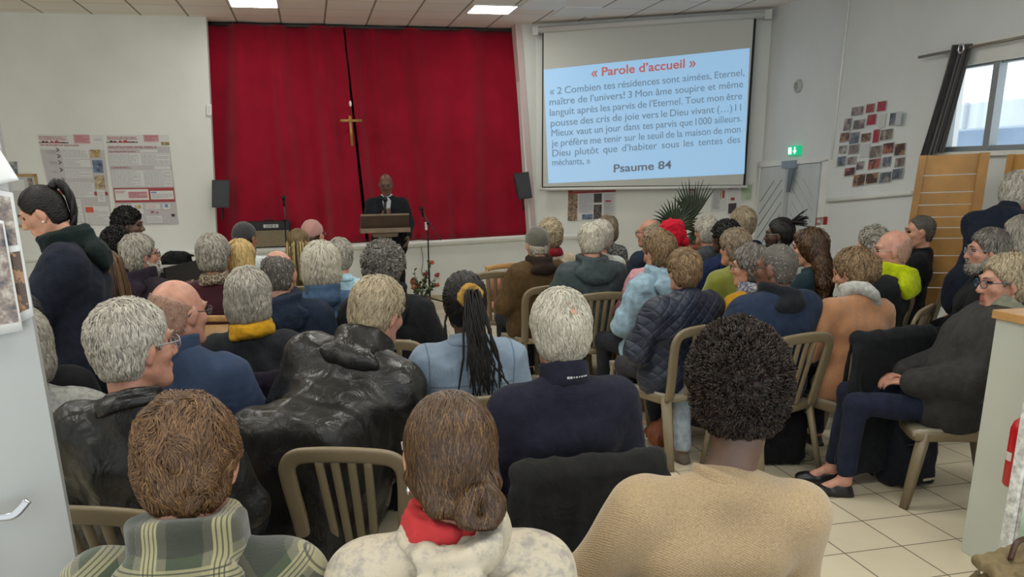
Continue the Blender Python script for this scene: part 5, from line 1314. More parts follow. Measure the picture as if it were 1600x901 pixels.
        if kl is None:
            k_ = NT('spectacle lens'); k_.b.inputs['Roughness'].default_value = 0.02; k_.b.inputs['Transmission Weight'].default_value = 1; k_.b.inputs['IOR'].default_value = 1.1; k_.b.inputs['Alpha'].default_value = 0.25; kl = _mats['lens'] = k_.m
        for sx in (-1, 1):
            c = np.array([sx*0.034, 0.104, 0.004]); P_ = [TH(c+np.array([0.0225*math.cos(a), -abs(0.0225*math.cos(a)+sx*0.034)*0.18+0.006, 0.0175*math.sin(a)])) for a in np.linspace(0, 6.283, 15)[:-1]]
            tb = MB(); n_ = len(P_); back = [p-Rh @ np.array([0, 0.001, 0]) for p in P_]; tb.add(P_+back, [tuple(range(n_)), tuple(range(2*n_-1, n_-1, -1))]+[(i, (i+1) % n_, n_+(i+1) % n_, n_+i) for i in range(n_)], kl); tb.build('lens', e)
    if beard:
        S = Solid(0.02); S.ell(TH((0, 0.052, -0.095)), np.array((0.056, 0.05, 0.045 if beard[1] < 1 else 0.065))*hq, Rh); S.chain([TH((-0.068, 0.0, -0.02)), TH((-0.058, 0.03, -0.07)), TH((-0.03, 0.07, -0.10))], [0.010, 0.016, 0.02], 0.015); S.chain([TH((0.068, 0.0, -0.02)), TH((0.058, 0.03, -0.07)), TH((0.03, 0.07, -0.10))], [0.010, 0.016, 0.02], 0.015)
        S.cap(TH((-0.02, 0.094, -0.05)), TH((0.02, 0.094, -0.05)), 0.007*hq)
        mo = TH((0, 0.10, -0.067)); S.cut(lambda P: np.linalg.norm((P-mo)/np.array([1.6, 1, 0.6]), axis=1)-0.014, 0.006); S.disp = lambda P: 0.003*noise3(seed+4, 120)(P)
        hm0 = hm; hm = HAIR[beard[0]]; lock(S, cnt(1500), 0.022*beard[1], 0.4, lift=0.005, name='beard', whorl=(0, 0.02, 0.05), fall=0.9); hm = hm0
    info = dict(body=body, TT=lambda p: org+s*(Rz @ TT(p)), TH=lambda p: org+s*(Rz @ TH(p)), org=org, yaw=yr, s=s, local=TT, headl=TH, Rh=Rh, wr=[org+s*(Rz @ w) for w in wr], neckl=neck, jk=jk, res=res, Pv=Pv, near=near)
    if chair: info['chair'] = place_chair(org, yr, 1.02, 'taupe slatted plastic chair of '+short if isinstance(chair, bool) else chair)
    return info
# ---------------------------------------------------------------- cloth for the people
def plaid(rot=38):
    k = NT('green plaid fleece'); co = k.coord('Object', None, (0, math.radians(rot), 0)); x, y, z = k.sep(co)
    def band(c, period, off):
        t = k.math('FRACT', k.math('ADD', k.math('DIVIDE', c, period), off)); return t
    def inr(t, a, b): return k.math('MULTIPLY', k.math('GREATER_THAN', t, a), k.math('LESS_THAN', t, b))
    tx, tz = band(x, 0.125, 0.1), band(z, 0.125, 0.3)
    ax, az = inr(tx, 0.0, 0.5), inr(tz, 0.0, 0.5)
    c = k.mix(ax, '#65634f', '#38422e'); c = k.mix(k.math('MULTIPLY', az, 0.6), c, '#262523')
    c = k.mix(k.math('MULTIPLY', inr(tx, 0.62, 0.86), 0.85), c, '#9d976f'); c = k.mix(k.math('MULTIPLY', inr(tz, 0.62, 0.86), 0.65), c, '#9b9570')
    ln = None
    for t in (tx, tz):
        for p in (0.66, 0.73, 0.80):
            m_ = inr(t, p, p+0.022); c = k.mix(k.math('MULTIPLY', m_, 0.8), c, '#2b2c29')
    c = k.mix(k.math('MULTIPLY', k.noise(co, 120, 3), 0.25), c, '#2d2d28')
    k.l(c, k.b.inputs['Base Color']); k.b.inputs['Roughness'].default_value = 0.95; k.b.inputs['Sheen Weight'].default_value = 0.3; k.bump(k.noise(co, 260, 3), 0.4, 0.006); return k.m
def printed(name, base, spots, sc, lo=0.5, hi=0.62, bump=0.2, dark=0.55):
    k = NT(name); co = k.coord(); n = k.noise(co, sc, 8, 0.72)
    f = k.ramp(n, [(lo, (0, 0, 0)), (hi, (1, 1, 1))]); c = k.mix(k.math('MULTIPLY', f, dark), base, spots)
    k.l(c, k.b.inputs['Base Color']); k.b.inputs['Roughness'].default_value = 0.9; k.bump(k.noise(co, 220, 3), bump, 0.006); return k.m
def knit(name, col, sc=150, col2=None):
    k = NT(name); co = k.coord(); x, y, z = k.sep(co)
    w = k.math('MULTIPLY', k.math('SINE', k.math('MULTIPLY', z, sc*6.0)), k.math('SINE', k.math('MULTIPLY', k.math('ADD', x, y), sc*4.0)))
    c = lin(col); lo = tuple((q**(1/2.2))*0.88 for q in c[:3]); hi = tuple(min(1, (q**(1/2.2))*1.05) for q in c[:3])
    k.l(k.ramp(k.noise(co, 240, 3), [(0.3, lo), (0.7, hi)]), k.b.inputs['Base Color']); k.b.inputs['Roughness'].default_value = 0.95; k.b.inputs['Sheen Weight'].default_value = 0.3; k.b.inputs['Specular IOR Level'].default_value = 0.1
    k.bump(w, 0.35, 0.002); return k.m
def denim(name, col):
    k = NT(name); co = k.coord(); n = k.noise(co, 6, 5); w = k.noise(k.coord('Object', (300, 300, 40)), 1, 2)
    c = lin(col); lo = tuple((q**(1/2.2))*0.85 for q in c[:3]); hi = tuple(min(1, (q**(1/2.2))*1.18) for q in c[:3])
    x, y, z = k.sep(co); ax = k.math('ABSOLUTE', x)
    ln = lambda v, c_, h_: k.math('LESS_THAN', k.math('ABSOLUTE', k.math('SUBTRACT', v, c_)), h_)
    seam = k.math('MAXIMUM', k.math('MULTIPLY', ln(z, 0.885, 0.004), k.math('LESS_THAN', ax, 0.19)), k.math('MAXIMUM', k.math('MULTIPLY', ln(ax, 0.185, 0.004), k.math('GREATER_THAN', z, 0.75)), k.math('MULTIPLY', ln(ax, 0.09, 0.003), k.math('LESS_THAN', z, 0.885))))
    cc_ = k.mix(k.math('MULTIPLY', w, 0.3), k.ramp(n, [(0.3, lo), (0.7, hi)]), '#d6dde4')
    k.l(k.mix(k.math('MULTIPLY', seam, 0.45), cc_, '#2e3c50'), k.b.inputs['Base Color']); k.b.inputs['Roughness'].default_value = 0.9; k.bump(n, 0.2, 0.01); return k.m
def quilt(name, col):
    k = NT(name); co = k.coord('Object', None, (0, math.radians(45), 0)); x, y, z = k.sep(co)
    g = lambda c: k.math('ABSOLUTE', k.math('SINE', k.math('MULTIPLY', c, 62)))
    h = k.math('POWER', k.math('MULTIPLY', g(x), g(z)), 0.3)
    k.b.inputs['Base Color'].default_value = lin(col); k.b.inputs['Roughness'].default_value = 0.5; k.bump(h, 0.6, 0.012); return k.m
def check(name, c0, c1, sc=70):
    k = NT(name); ch = k.n('ShaderNodeTexChecker', i_Scale=sc); k.l(k.coord(), ch.inputs[0]); ch.inputs[1].default_value = lin(c0); ch.inputs[2].default_value = lin(c1); k.l(ch.outputs[0], k.b.inputs['Base Color']); k.b.inputs['Roughness'].default_value = 0.9; return k.m
def band_sweater():
    k = NT('blue sweater with patterned band'); co = k.coord(); x, y, z = k.sep(co)
    inr = lambda a, b: k.math('MULTIPLY', k.math('GREATER_THAN', z, a), k.math('LESS_THAN', z, b))
    c = k.mix(k.math('MULTIPLY', k.noise(co, 60, 4), 0.4), '#25354f', '#3b4b64')
    pat = k.math('GREATER_THAN', k.math('SINE', k.math('MULTIPLY', k.math('ADD', x, y), 260)), 0.0)
    c = k.mix(inr(0.62, 0.78), c, '#222c3c'); c = k.mix(k.math('MULTIPLY', inr(0.775, 0.79), 1), c, '#a3672f'); c = k.mix(k.math('MULTIPLY', inr(0.72, 0.735), pat), c, '#b9b3a0'); c = k.mix(k.math('MULTIPLY', inr(0.67, 0.685), pat), c, '#8f8a7a')
    k.l(c, k.b.inputs['Base Color']); k.b.inputs['Roughness'].default_value = 0.95; k.bump(k.noise(co, 250, 3), 0.3, 0.005); return k.m
LEA = leather('black leather', '#0f0f0f'); LEA2 = leather('worn black leather', '#131210')
BLACK = fabric('black cloth', '#16171a'); NAVY = fabric('navy cloth', '#1b2434'); DNAVY = fabric('dark navy fleece', '#1d1e2b', 0.95); CHAR = fabric('charcoal wool', '#24262a')
JEANS = denim('blue jeans cloth', '#3a4a63'); GREYT = fabric('grey trousers', '#5d5e63')
QN = quilt('navy quilted nylon', '#1a2233')

FWD = 13
# front row, seen from behind
P_plaid = person('the person in green plaid', 'seated person in a green plaid fleece with short wavy brown hair, nearest the door', 298, 722, yaw=6, s=1.03, head=(-4, -14, 0), hq=1.05, skin='pink', hair='wavy', hcol='brown', ht=0.015, topm=plaid(), bulk=0.02, collar='big', collm=plaid(0), lean=0.05, fold=(0.006, 14, False), wide=1.1, legm=JEANS, topname='fleece_shirt')
P_BUN_CLOTH = printed('cream printed coat cloth', '#b7ad99', '#737276', 24, 0.47, 0.60)
P_bun = person('the person with the low bun', 'seated person in a cream printed hooded coat with a dark brown low bun', 700, 712, yaw=3, s=1.0, head=(14, -6, 6), hq=1.0, fem=True, hair='bun', hcol='darkbrown', ht=0.014, topm=P_BUN_CLOTH, bulk=0.026, collar='none', hood=None, scarf=None, lean=0.0, glasses='#b9b9bb', wide=1.0, fold=(0.008, 13, False), topname='coat', chair=True, legm=JEANS)
P_beige = person('the person in the beige sweater', 'seated person in a beige knitted sweater with short black curls', 1150, 612, yaw=8, s=1.06, head=(-6, 2, -3), hq=1.05, side=0.11, hx=0.018, nk=0.035, skin='dark', hair='afro', hcol='blackbrown', ht=0.030, topm=knit('beige wool knit', '#a8916f'), bulk=0.016, collar='crew', lean=0.02, wide=1.16, fold=(0.010, 9, False), arms=(((-0.275, 0.05, 0.24), (-0.13, 0.20, 0.12)), 'fold'), legm=NAVY, topname='sweater')
# second row
P_lea = person('the person in the black leather jacket', 'seated person with grey hair in a black leather jacket behind the plaid fleece', 212, 540, yaw=-8, s=1.04, head=(-32, -2, 0), hq=1.06, skin='pink', hair='short', hcol='lightgrey', ht=0.012, topm=LEA, bulk=0.028, collar='shirt', glasses='#8d8f93', lean=0.0, wide=1.15, fold=(0.009, 9, True))
P_white = person('the person in the navy fleece', 'seated person with thick white hair in a dark navy fleece with a stand collar', 874, 516, yaw=14, s=1.03, head=(0, -4, 0), hq=1.06, skin='pink', hair='thin', hcol='white', ht=0.016, topm=DNAVY, bulk=0.02, collar='stand', lean=0.0, wide=1.1, fold=(0.008, 10, False), topname='fleece')
P_braid = person('the person in pale denim', 'seated person in a pale denim jacket with long black braids and a gold scrunchie', 725, 472, yaw=16, s=0.99, head=(0, 2, 0), hq=1.02, fem=True, skin='dark', hair='pony', hcol='black', ht=0.012, topm=denim('pale denim', '#566c82'), bulk=0.026, collar='shirt', lean=-0.02, wide=1.1, fold=(0.010, 12, True), topname='denim_jacket')
P_lean = person('the leaning person in black leather', 'seated person leaning forward in a long black leather coat, grey brown hair', 592, 487, yaw=-14, s=1.06, head=(-22, -16, 6), hq=1.05, skin='pink', hair='short', hcol='sandy', ht=0.011, topm=LEA2, bulk=0.045, collar='big', side=0.26, lean=0.30, wide=1.15, fat=1.1, fold=(0.010, 9, True), arms='knees', topname='leather_coat', extra=dict(coat=lambda J, Pv, TT: J.rbox((-0.01, -0.22, 0.57), (0.235, 0.10, 0.31), rotx(-0.08), 0.08, 0.22)))
if P_lean: P_lean['chair'].scale = (0.96, 0.96, 0.90)
P_bald = person('the person in the blue patterned sweater', 'seated bald person with glasses in a blue sweater with a patterned band', 282, 488, yaw=-6, s=1.04, head=(-26, -4, 0), hq=1.08, skin='pink', hair='bald', hcol='stubble', topm=band_sweater(), bulk=0.03, collar='stand', glasses='#22252d', wide=1.12, fat=1.1, topname='sweater')
# third row and on, left block
P_ybob = person('the person with the mustard scarf', 'seated person with a grey bob and a mustard scarf over a dark jacket', 391, 464, yaw=8, s=1.0, head=(-14, -4, 0), fem=True, hair='bob', hcol='grey', ht=0.016, topm=CHAR, bulk=0.02, scarf=fabric('mustard wool', '#b98a1c'), wide=1.02)
P_curl = person('the person in the black hooded jacket', 'seated person with dark grey curls in a black jacket beside the flowers', 602, 419, yaw=0, s=1.04, head=(-18, -3, 0), skin='pink', hair='curly', hcol='saltpepper', ht=0.014, topm=BLACK, bulk=0.035, collar='stand', hood=1.1, glasses='#33353a', wide=1.12)
P_nav = person('the balding person in navy', 'seated balding person in a puffy navy hooded jacket', 437, 428, yaw=10, s=1.0, head=(-14, -4, 0), skin='pink', hair='fringe', hcol='saltpepper', topm=NAVY, bulk=0.04, hood=1.2, wide=1.1)
P_wbob = person('the person with the white bob', 'seated person with a thick silver white bob in a blue jacket', 503, 417, yaw=8, s=1.0, head=(-4, -3, 0), fem=True, hq=1.12, hair='bob', hcol='white', ht=0.036, topm=fabric('slate blue cloth', '#3e5470'), bulk=0.025, chair='curved wooden chair of the person with the white bob', collar='big', wide=1.0)
P_lblue = person('the grey haired person in light blue', 'seated person with grey hair in light blue, mostly hidden behind the white bob', 532, 400, yaw=8, hair='short', hcol='grey', topm=fabric('light blue cotton', '#9dbdcc'), bulk=0.015, collar='shirt')
P_maroon = person('the person in maroon', 'seated person with short grey hair in a maroon sweater with a leopard scarf', 336, 400, yaw=0, fem=True, s=1.02, head=(-8, -2, 0), hq=1.08, hair='short', hcol='grey', ht=0.022, topm=knit('maroon knit', '#3c1420'), bulk=0.022, chair='curved wooden chair of the person in maroon', scarf=printed('leopard print', '#a99a84', '#3a2c22', 60, 0.45, 0.5, 0.2, 0.9), wide=1.08, topname='sweater')
P_beard = person('the person with the grey beard', 'seated person with a long grey beard and glasses in a dark plum jacket', 221, 398, yaw=-20, s=1.04, head=(-30, -2, 0), hq=1.08, skin='pink', hair='short', hcol='grey', ht=0.016, topm=fabric('dark plum cloth', '#27202a'), bulk=0.03, collar='crew', collm=fabric('red wool', '#7d1f26'), hood=0.95, glasses='#2b2d33', beard=('lightgrey', 1.6), wide=1.1)
P_afro = person('the person with the black afro', 'seated person in black with a round black afro by the white wall', 186, 388, yaw=0, skin='dark', hair='afro', hcol='black', ht=0.03, topm=BLACK)
P_young = person('the person facing the keyboard', 'young seated person with a short black afro, looking towards the keyboard', 203, 353, yaw=-60, s=0.98, head=(-22, -2, 0), skin='dark', hair='afro', hcol='black', ht=0.024, topm=BLACK, dz=0.12)
P_dread = person('the person in houndstooth', 'seated person with long brown dreadlocks in a houndstooth jacket', 168, 428, yaw=10, fem=True, skin='brown', hair='dreads', hcol='darkbrown', topm=check('houndstooth cloth', '#9a8a76', '#2e2824'), bulk=0.02, collar='crew')
P_blond = person('the person with the blond bob', 'seated person with short blond hair and a teal collar', 378, 404, yaw=0, fem=True, head=(-14, -4, 0), hair='bob', hcol='blond', ht=0.012, topm=fabric('teal cotton', '#5c8388'), collar='shirt')
P_cap = person('the person in the grey knit cap', 'seated person in a dark grey knit cap and a white jacket', 384, 372, yaw=0, head=(-24, -4, 0), skin='tan', hair='beanie', hcol='black', hatm=knit('charcoal rib knit', '#3a3839'), topm=fabric('white jacket cloth', '#b9c0c4'), bulk=0.025, collar='stand')
P_bb = person('the person with blond braids', 'seated person with a mass of long blond and black braids', 467, 383, yaw=8, fem=True, skin='brown', hair='braids', hcol='blondbraid', topm=fabric('dark blue cotton', '#2a3242'), bulk=0.02)
P_pink = person('the person in the pink knit cap', 'seated person in a dusty pink knit cap and glasses near the stage', 490, 367, yaw=0, head=(-24, 0, 0), fem=True, hair='beanie', hcol='darkbrown', hatm=knit('dusty pink knit', '#b0837c'), topm=fabric('mauve cloth', '#7a5c62'), glasses='#8a8a90')
P_black2 = person('the person behind the open door', 'seated person in a black jacket just behind the standing person in the dark coat', 24, 512, yaw=14, s=1.0, head=(10, -8, 0), skin='brown', arms=('lap', ((0.27, 0.02, 0.16), (0.29, 0.14, -0.10))), hair='short', hcol='black', topm=BLACK, bulk=0.03)
P_cable = person('the person in the grey cable knit', 'seated person in a pale grey cable knit sweater, mostly hidden by the open door', 35, 540, yaw=10, fem=True, hair='bob', hcol='grey', topm=printed('grey cable knit', '#9a9a95', '#5f605e', 40, 0.45, 0.6, 0.9, 0.6), bulk=0.03, wide=1.1, topname='sweater')
# right block
P_brown = person('the person in the brown coat', 'seated person in a brown waxed coat and a grey beanie', 838, 381, yaw=24, s=1.04, head=(0, -4, 0), skin='fair', hair='beanie', hcol='white', hatm=knit('grey olive rib knit', '#5d5a51'), topm=fabric('brown waxed cotton', '#4f3c22', 0.7), bulk=0.045, collar='big', collm=fabric('dark brown corduroy', '#2a2019'), wide=1.12, topname='coat')
P_cream = person('the person in cream with a red scarf', 'seated person with wavy grey hair, red scarf and cream jacket', 859, 367, yaw=20, fem=True, hq=1.1, hair='wavy', hcol='sandy', ht=0.02, topm=fabric('cream wool', '#b9ab97'), bulk=0.03, scarf=fabric('dark red scarf', '#7a1c28'))
P_hood = person('the person in the grey green hooded jacket', 'seated person with white hair in a grey green hooded rain jacket', 922, 377, yaw=16, s=1.06, head=(4, -4, 0), hq=0.98, hair='short', hcol='white', ht=0.018, topm=fabric('grey green rain cloth', '#3d484a', 0.6), bulk=0.04, hood=1.35, wide=1.15, fold=(0.012, 13, True))
P_bobp = person('the person in the patterned blouse', 'seated person with a grey brown bob in a black and white patterned blouse', 948, 357, yaw=26, fem=True, hair='bob', hcol='greybrown', ht=0.012, topm=printed('black and white print', '#a09e98', '#2f3033', 45, 0.45, 0.5, 0.1, 0.9), bulk=0.014, topname='blouse')
P_wh2 = person('the person in the white cardigan', 'seated person in a white cardigan, half hidden behind the rain jacket', 936, 370, yaw=26, fem=True, hair='short', hcol='lightgrey', topm=fabric('white wool', '#b6bbb6'), bulk=0.022, topname='cardigan')
P_vest = person('the balding person by the palm', 'seated balding person with glasses in a navy and grey vest jacket near the palm', 1013, 364, yaw=40, head=(20, -2, 0), skin='pink', hair='fringe', hcol='sandy', topm=fabric('navy vest cloth', '#262f3c'), bulk=0.03, collar='stand', glasses='#3a3d45')
P_wrap = person('the person in the red head wrap', 'seated person in a large bright red head wrap', 1046, 374, yaw=24, fem=True, hq=1.1, skin='dark', hair='wrap', hcol='black', hatm=fabric('bright red wrap cloth', '#b5142a', 0.8), topm=fabric('rose pink cloth', '#a56a70'), bulk=0.03)
P_pinkj = person('the person in the pink jacket', 'seated person in a pale pink jacket beside the light blue jacket', 1023, 385, yaw=26, s=1.0, fem=True, hair='short', hcol='greybrown', topm=fabric('pale pink cloth', '#b98a90'), bulk=0.03)
P_lbj = person('the person in the light blue jacket', 'seated person with short blond brown hair in a light blue hooded jacket', 1029, 393, yaw=30, fem=True, s=1.02, head=(6, -6, 0), hair='wavy', hcol='auburn', ht=0.017, topm=fabric('light blue nylon', '#8ba4b4', 0.6), bulk=0.04, hood=1.2, wide=1.05, fold=(0.012, 12, True))
P_quilt = person('the person in navy quilting', 'seated person with curled brown hair in a navy quilted jacket', 1067, 423, yaw=26, s=1.03, fem=True, head=(-2, -4, 0), hq=1.0, hair='wavy', hcol='auburn', ht=0.022, topm=QN, bulk=0.045, collar='crew', wide=1.25, legm=fabric('dark grey trousers', '#35343a'), shoem=mat('white sneaker', '#a9a89d', 0.6), topname='quilted_jacket')
P_g35 = person('the grey haired person left of the navy sweater', 'seated person with grey hair in a dark grey jacket near the palm pot', 1102, 361, yaw=30, fem=True, hair='wavy', hcol='lightgrey', ht=0.018, topm=fabric('dark grey jersey', '#4a4e54'), bulk=0.02)
P_navs = person('the person in the bright navy sweater', 'seated person with black braided hair in a bright navy sweater', 1132, 371, yaw=32, s=1.02, fem=True, skin='dark', hair='curly', hcol='black', ht=0.01, topm=fabric('bright navy knit', '#1c2748'), bulk=0.03, topname='sweater')
P_lime = person('the person in the lime sweater', 'seated person with short grey brown hair in a lime green sweater', 1146, 387, yaw=30, fem=True, s=1.02, head=(6, -4, 0), hair='short', hcol='greybrown', ht=0.02, topm=knit('lime green knit', '#7f8330'), bulk=0.03, wide=1.05, topname='sweater', collar='crew')
P_blaz = person('the person in the navy blazer', 'seated person with fluffy sand blond hair in a navy blazer by the double door', 1159, 349, yaw=24, fem=True, hq=1.1, hair='wavy', hcol='sandy', ht=0.024, topm=NAVY, bulk=0.02, collar='crew', collm=fabric('white cotton', '#b7b9b8'), topname='blazer')
P_loc = person('the person with tied dreadlocks', 'seated person with tied black dreadlocks, glasses and a pale blue shirt', 1217, 366, yaw=52, head=(16, -4, 0), hq=1.05, skin='dark', hair='locbun', hcol='black', topm=fabric('pale blue shirt', '#8a98a8'), bulk=0.015, collar='shirt', glasses='#9a9a9e', beard=('black', 0.5), topname='shirt')
P_long = person('the person with long dark hair', 'seated person with long wavy dark brown hair near the alarm button', 1262, 388, yaw=48, fem=True, s=1.02, head=(12, -4, 0), hair='long', hcol='darkbrown', ht=0.022, topm=fabric('dark teal cloth', '#1d3038'), bulk=0.02)
P_yel = person('the person in the mustard jacket', 'seated person with short dark grey hair and glasses in a mustard jacket', 1170, 417, yaw=40, fem=True, s=1.02, head=(22, -3, 0), hair='short', hcol='saltpepper', ht=0.022, topm=fabric('mustard jacket cloth', '#a87d1e'), bulk=0.03, collar='shirt', glasses='#33343c', scarf=printed('dark print scarf', '#5b5f72', '#bdb8b4', 50, 0.5, 0.55, 0.2, 0.8))
P_navc = person('the person in the navy coat', 'large seated person with cropped grey hair in a navy coat with dark hood', 1211, 419, yaw=26, s=1.08, head=(24, -2, 0), hq=1.10, skin='brown', hair='buzz', hcol='saltpepper', topm=fabric('navy winter coat', '#1e2a3f', 0.8), bulk=0.05, collar='big', collm=fabric('black coat collar', '#191b20'), hood=None, glasses='#1b1b1f', wide=1.3, fat=1.2, fold=(0.008, 9, False), legm=fabric('pale grey trousers', '#8c969c'), shoem=mat('brown suede boot', '#594f45', 0.9), legs=([(-0.28, 0.42, 0.52), (0.16, 0.42, 0.53)], [(-0.34, 0.30, 0.09), (0.18, 0.38, 0.09)]), topname='coat')
P_peach = person('the person in the peach sweater', 'seated person leaning forward in a peach sweater with a grey white scarf', 1331, 425, yaw=20, fem=True, s=1.03, lean=0.16, side=0.1, head=(26, -16, 0), hq=1.08, hair='updo', hcol='auburn', ht=0.018, topm=knit('peach wool knit', '#a87855'), bulk=0.022, scarf=fabric('grey white scarf', '#a9aaa4'), wide=1.2, chair='taupe plastic chair under the hanging black coat behind the peach sweater', topname='sweater')
P_gcurl = person('the person with grey curls', 'seated person with loose grey curls behind the neon hood', 1361, 382, yaw=40, fem=True, hair='curly', hcol='grey', ht=0.012, hq=0.92, topm=fabric('dark red cloth', '#5a2326'))
P_neon = person('the person in the neon hood', 'seated bald person with glasses and a neon yellow hood over a black jacket', 1392, 391, yaw=50, s=1.02, head=(26, -4, 0), skin='pink', hair='bald', hcol='stubble', topm=BLACK, bulk=0.03, hood=1.45, hoodm=fabric('neon yellow cloth', '#a9b60c', 0.7), glasses='#b0a89c')
P_suit = person('the person in the black suit', 'seated person with cropped hair in a black suit, turned towards the screen', 1436, 362, yaw=58, s=1.04, head=(20, -4, 0), skin='fair', hair='buzz', hcol='saltpepper', topm=BLACK, bulk=0.024, collar='lapel', wide=1.1, topname='suit_jacket')
P_bk2 = person('the bearded person in black', 'seated person with a short greying beard and glasses in a black jacket', 1541, 392, yaw=66, s=1.02, head=(14, -2, 0), hq=1.08, skin='pink', hair='short', hcol='saltpepper', ht=0.012, topm=BLACK, bulk=0.035, collar='stand', beard=('grey', 0.5), glasses='#8f9096', wide=1.1)
P_edge = person('the grey haired person at the right edge', 'seated person with a grey bob in a blue grey jacket at the right edge', 1592, 371, yaw=50, fem=True, hair='bob', hcol='grey', topm=fabric('blue grey jacket cloth', '#4e5a66'), bulk=0.025)
P_parka = person('the person in the grey parka', 'seated person in profile in a charcoal parka, navy trousers and black loafers', 1568, 441, yaw=78, s=1.08, head=(10, -4, 0), lean=-0.30, legs=([(-0.09, 0.50, 0.53), (0.10, 0.50, 0.55)], [(-0.10, 0.52, 0.09), (0.09, 0.56, 0.09)]), pants=0.07, fat=1.15, hq=1.14, skin='pink', hair='short', hcol='sandy', ht=0.013, topm=fabric('charcoal parka nylon', '#2e2d2c', 0.65), bulk=0.055, collar='big', collm=fabric('olive grey parka lining', '#7c7c6c'), glasses='#2f4f66', wide=1.1, fold=(0.009, 14, False), legm=fabric('navy trousers', '#1b2032'), topname='parka')
# standing people
P_speak = person('the speaker', 'speaker standing at the lectern in a dark suit, white shirt and glasses, holding a microphone', 603, 288, yaw=186, s=0.97, stand=True, at=10.25, chair=False, head=(0, -14, 0), hq=1.0, skin='brown', hair=None, hcol=None, topm=fabric('dark charcoal suit', '#1d2024'), bulk=0.02, collar='lapel', glasses='#6a6a70', wide=1.14, lean=0.02, topname='suit_jacket',
    arms=(((-0.26, 0.05, 0.20), (-0.24, 0.22, 0.05)), ((0.25, 0.06, 0.22), (0.06, 0.21, 0.30))), hold=(1, (-0.6, 0.25, 0.5), (-0.5, -0.6, 0.1), (0.2, 0, 1.0), 1.25), legm=fabric('dark charcoal suit', '#17191c'), legw=1.22)
P_coat = person('the standing person in the dark coat', 'standing person bending forward in a long dark navy coat, dark hair in a braided tail', 66, 333, yaw=104, s=0.96, stand=True, at=3.72, chair=False, lean=0.10, head=(4, -24, 0), hq=0.92, fem=True, skin='fair', hair='slick', hcol='black', ht=0.007, topm=fabric('dark navy wool coat', '#1b202b'), bulk=0.04, collar='big', collm=fabric('black green scarf wool', '#14201f'), hood=1.0, hoodm=fabric('black green scarf wool', '#14201f'), wide=0.98, arms=(((-0.25, 0.24, 0.16), (-0.10, 0.44, 0.10)), ((0.25, 0.22, 0.14), (0.10, 0.45, 0.10))), topname='coat', legm=BLACK)
P_bend = person('the person bending over', 'standing grey haired person bending forward in a navy vest at the right edge', 1590, 300, yaw=-58, s=1.03, stand=True, at=6.1, chair=False, lean=0.42, head=(0, -10, 0), hq=1.05, skin='pink', hair='short', hcol='lightgrey', topm=fabric('navy padded vest', '#181e2c'), bulk=0.035, collar='stand', legm=GREYT, wide=1.1, topname='vest', arms=(((-0.25, 0.50, 0.16), (-0.12, 0.72, 0.0)), ((0.25, 0.50, 0.16), (0.12, 0.72, 0.0))))
# ---------------------------------------------------------------- open door with photographs, at the left
m_dleaf = mat('pale grey laminate door', '#a3a6a4', 0.35, 0, 0.03, 2); m_steel = mat('brushed steel', '#a9abad', 0.28, 0.8)
DE = on_z(105, 800, 1.02)                                   # a point on the free edge
DDIR = unit(np.array([-0.93, -0.36, 0]))                    # from the free edge to the hinges
DNRM = np.array([-DDIR[1], DDIR[0], 0]); DNRM = DNRM if DNRM[1] < 0 else -DNRM      # face towards the camera
d0 = np.array([DE[0], DE[1], 0])
dl = empty('door_2', d0, 0); dl['kind'] = 'structure'
def on_door(u, v, off=0.0): return on_plane(u, v, d0 + DNRM*off, DNRM)
DTOP = 2.04
b = MB(); q0 = [d0, d0+DDIR*0.82, d0+DDIR*0.82+RZ*DTOP, d0+RZ*DTOP]; b.hexa(q0, [p - DNRM*0.04 for p in q0], m_dleaf); b.build('door_leaf', dl, world=True)
hz = on_door(8, 806, 0.0); hp = on_door(22, 805, 0.055)
b = MB(); b.tube(bez([on_door(-40, 812, 0.0), on_door(-40, 812, 0.055), on_door(-12, 808, 0.058), on_door(21, 804.5, 0.058), on_door(44, 781, 0.052)], 5), 1.0, m_steel, seg=10, flat=(0.006, 0.0085)); b.build('door_handle', dl, world=True)
b = MB(); c = on_door(-40, 812, 0.002); b.box(c - RZ*0.06, (0.02, 0.004, 0.11), m_steel, R=np.array([DDIR, DNRM, RZ]).T, bevel=0.003); b.build('handle_plate', dl, world=True)
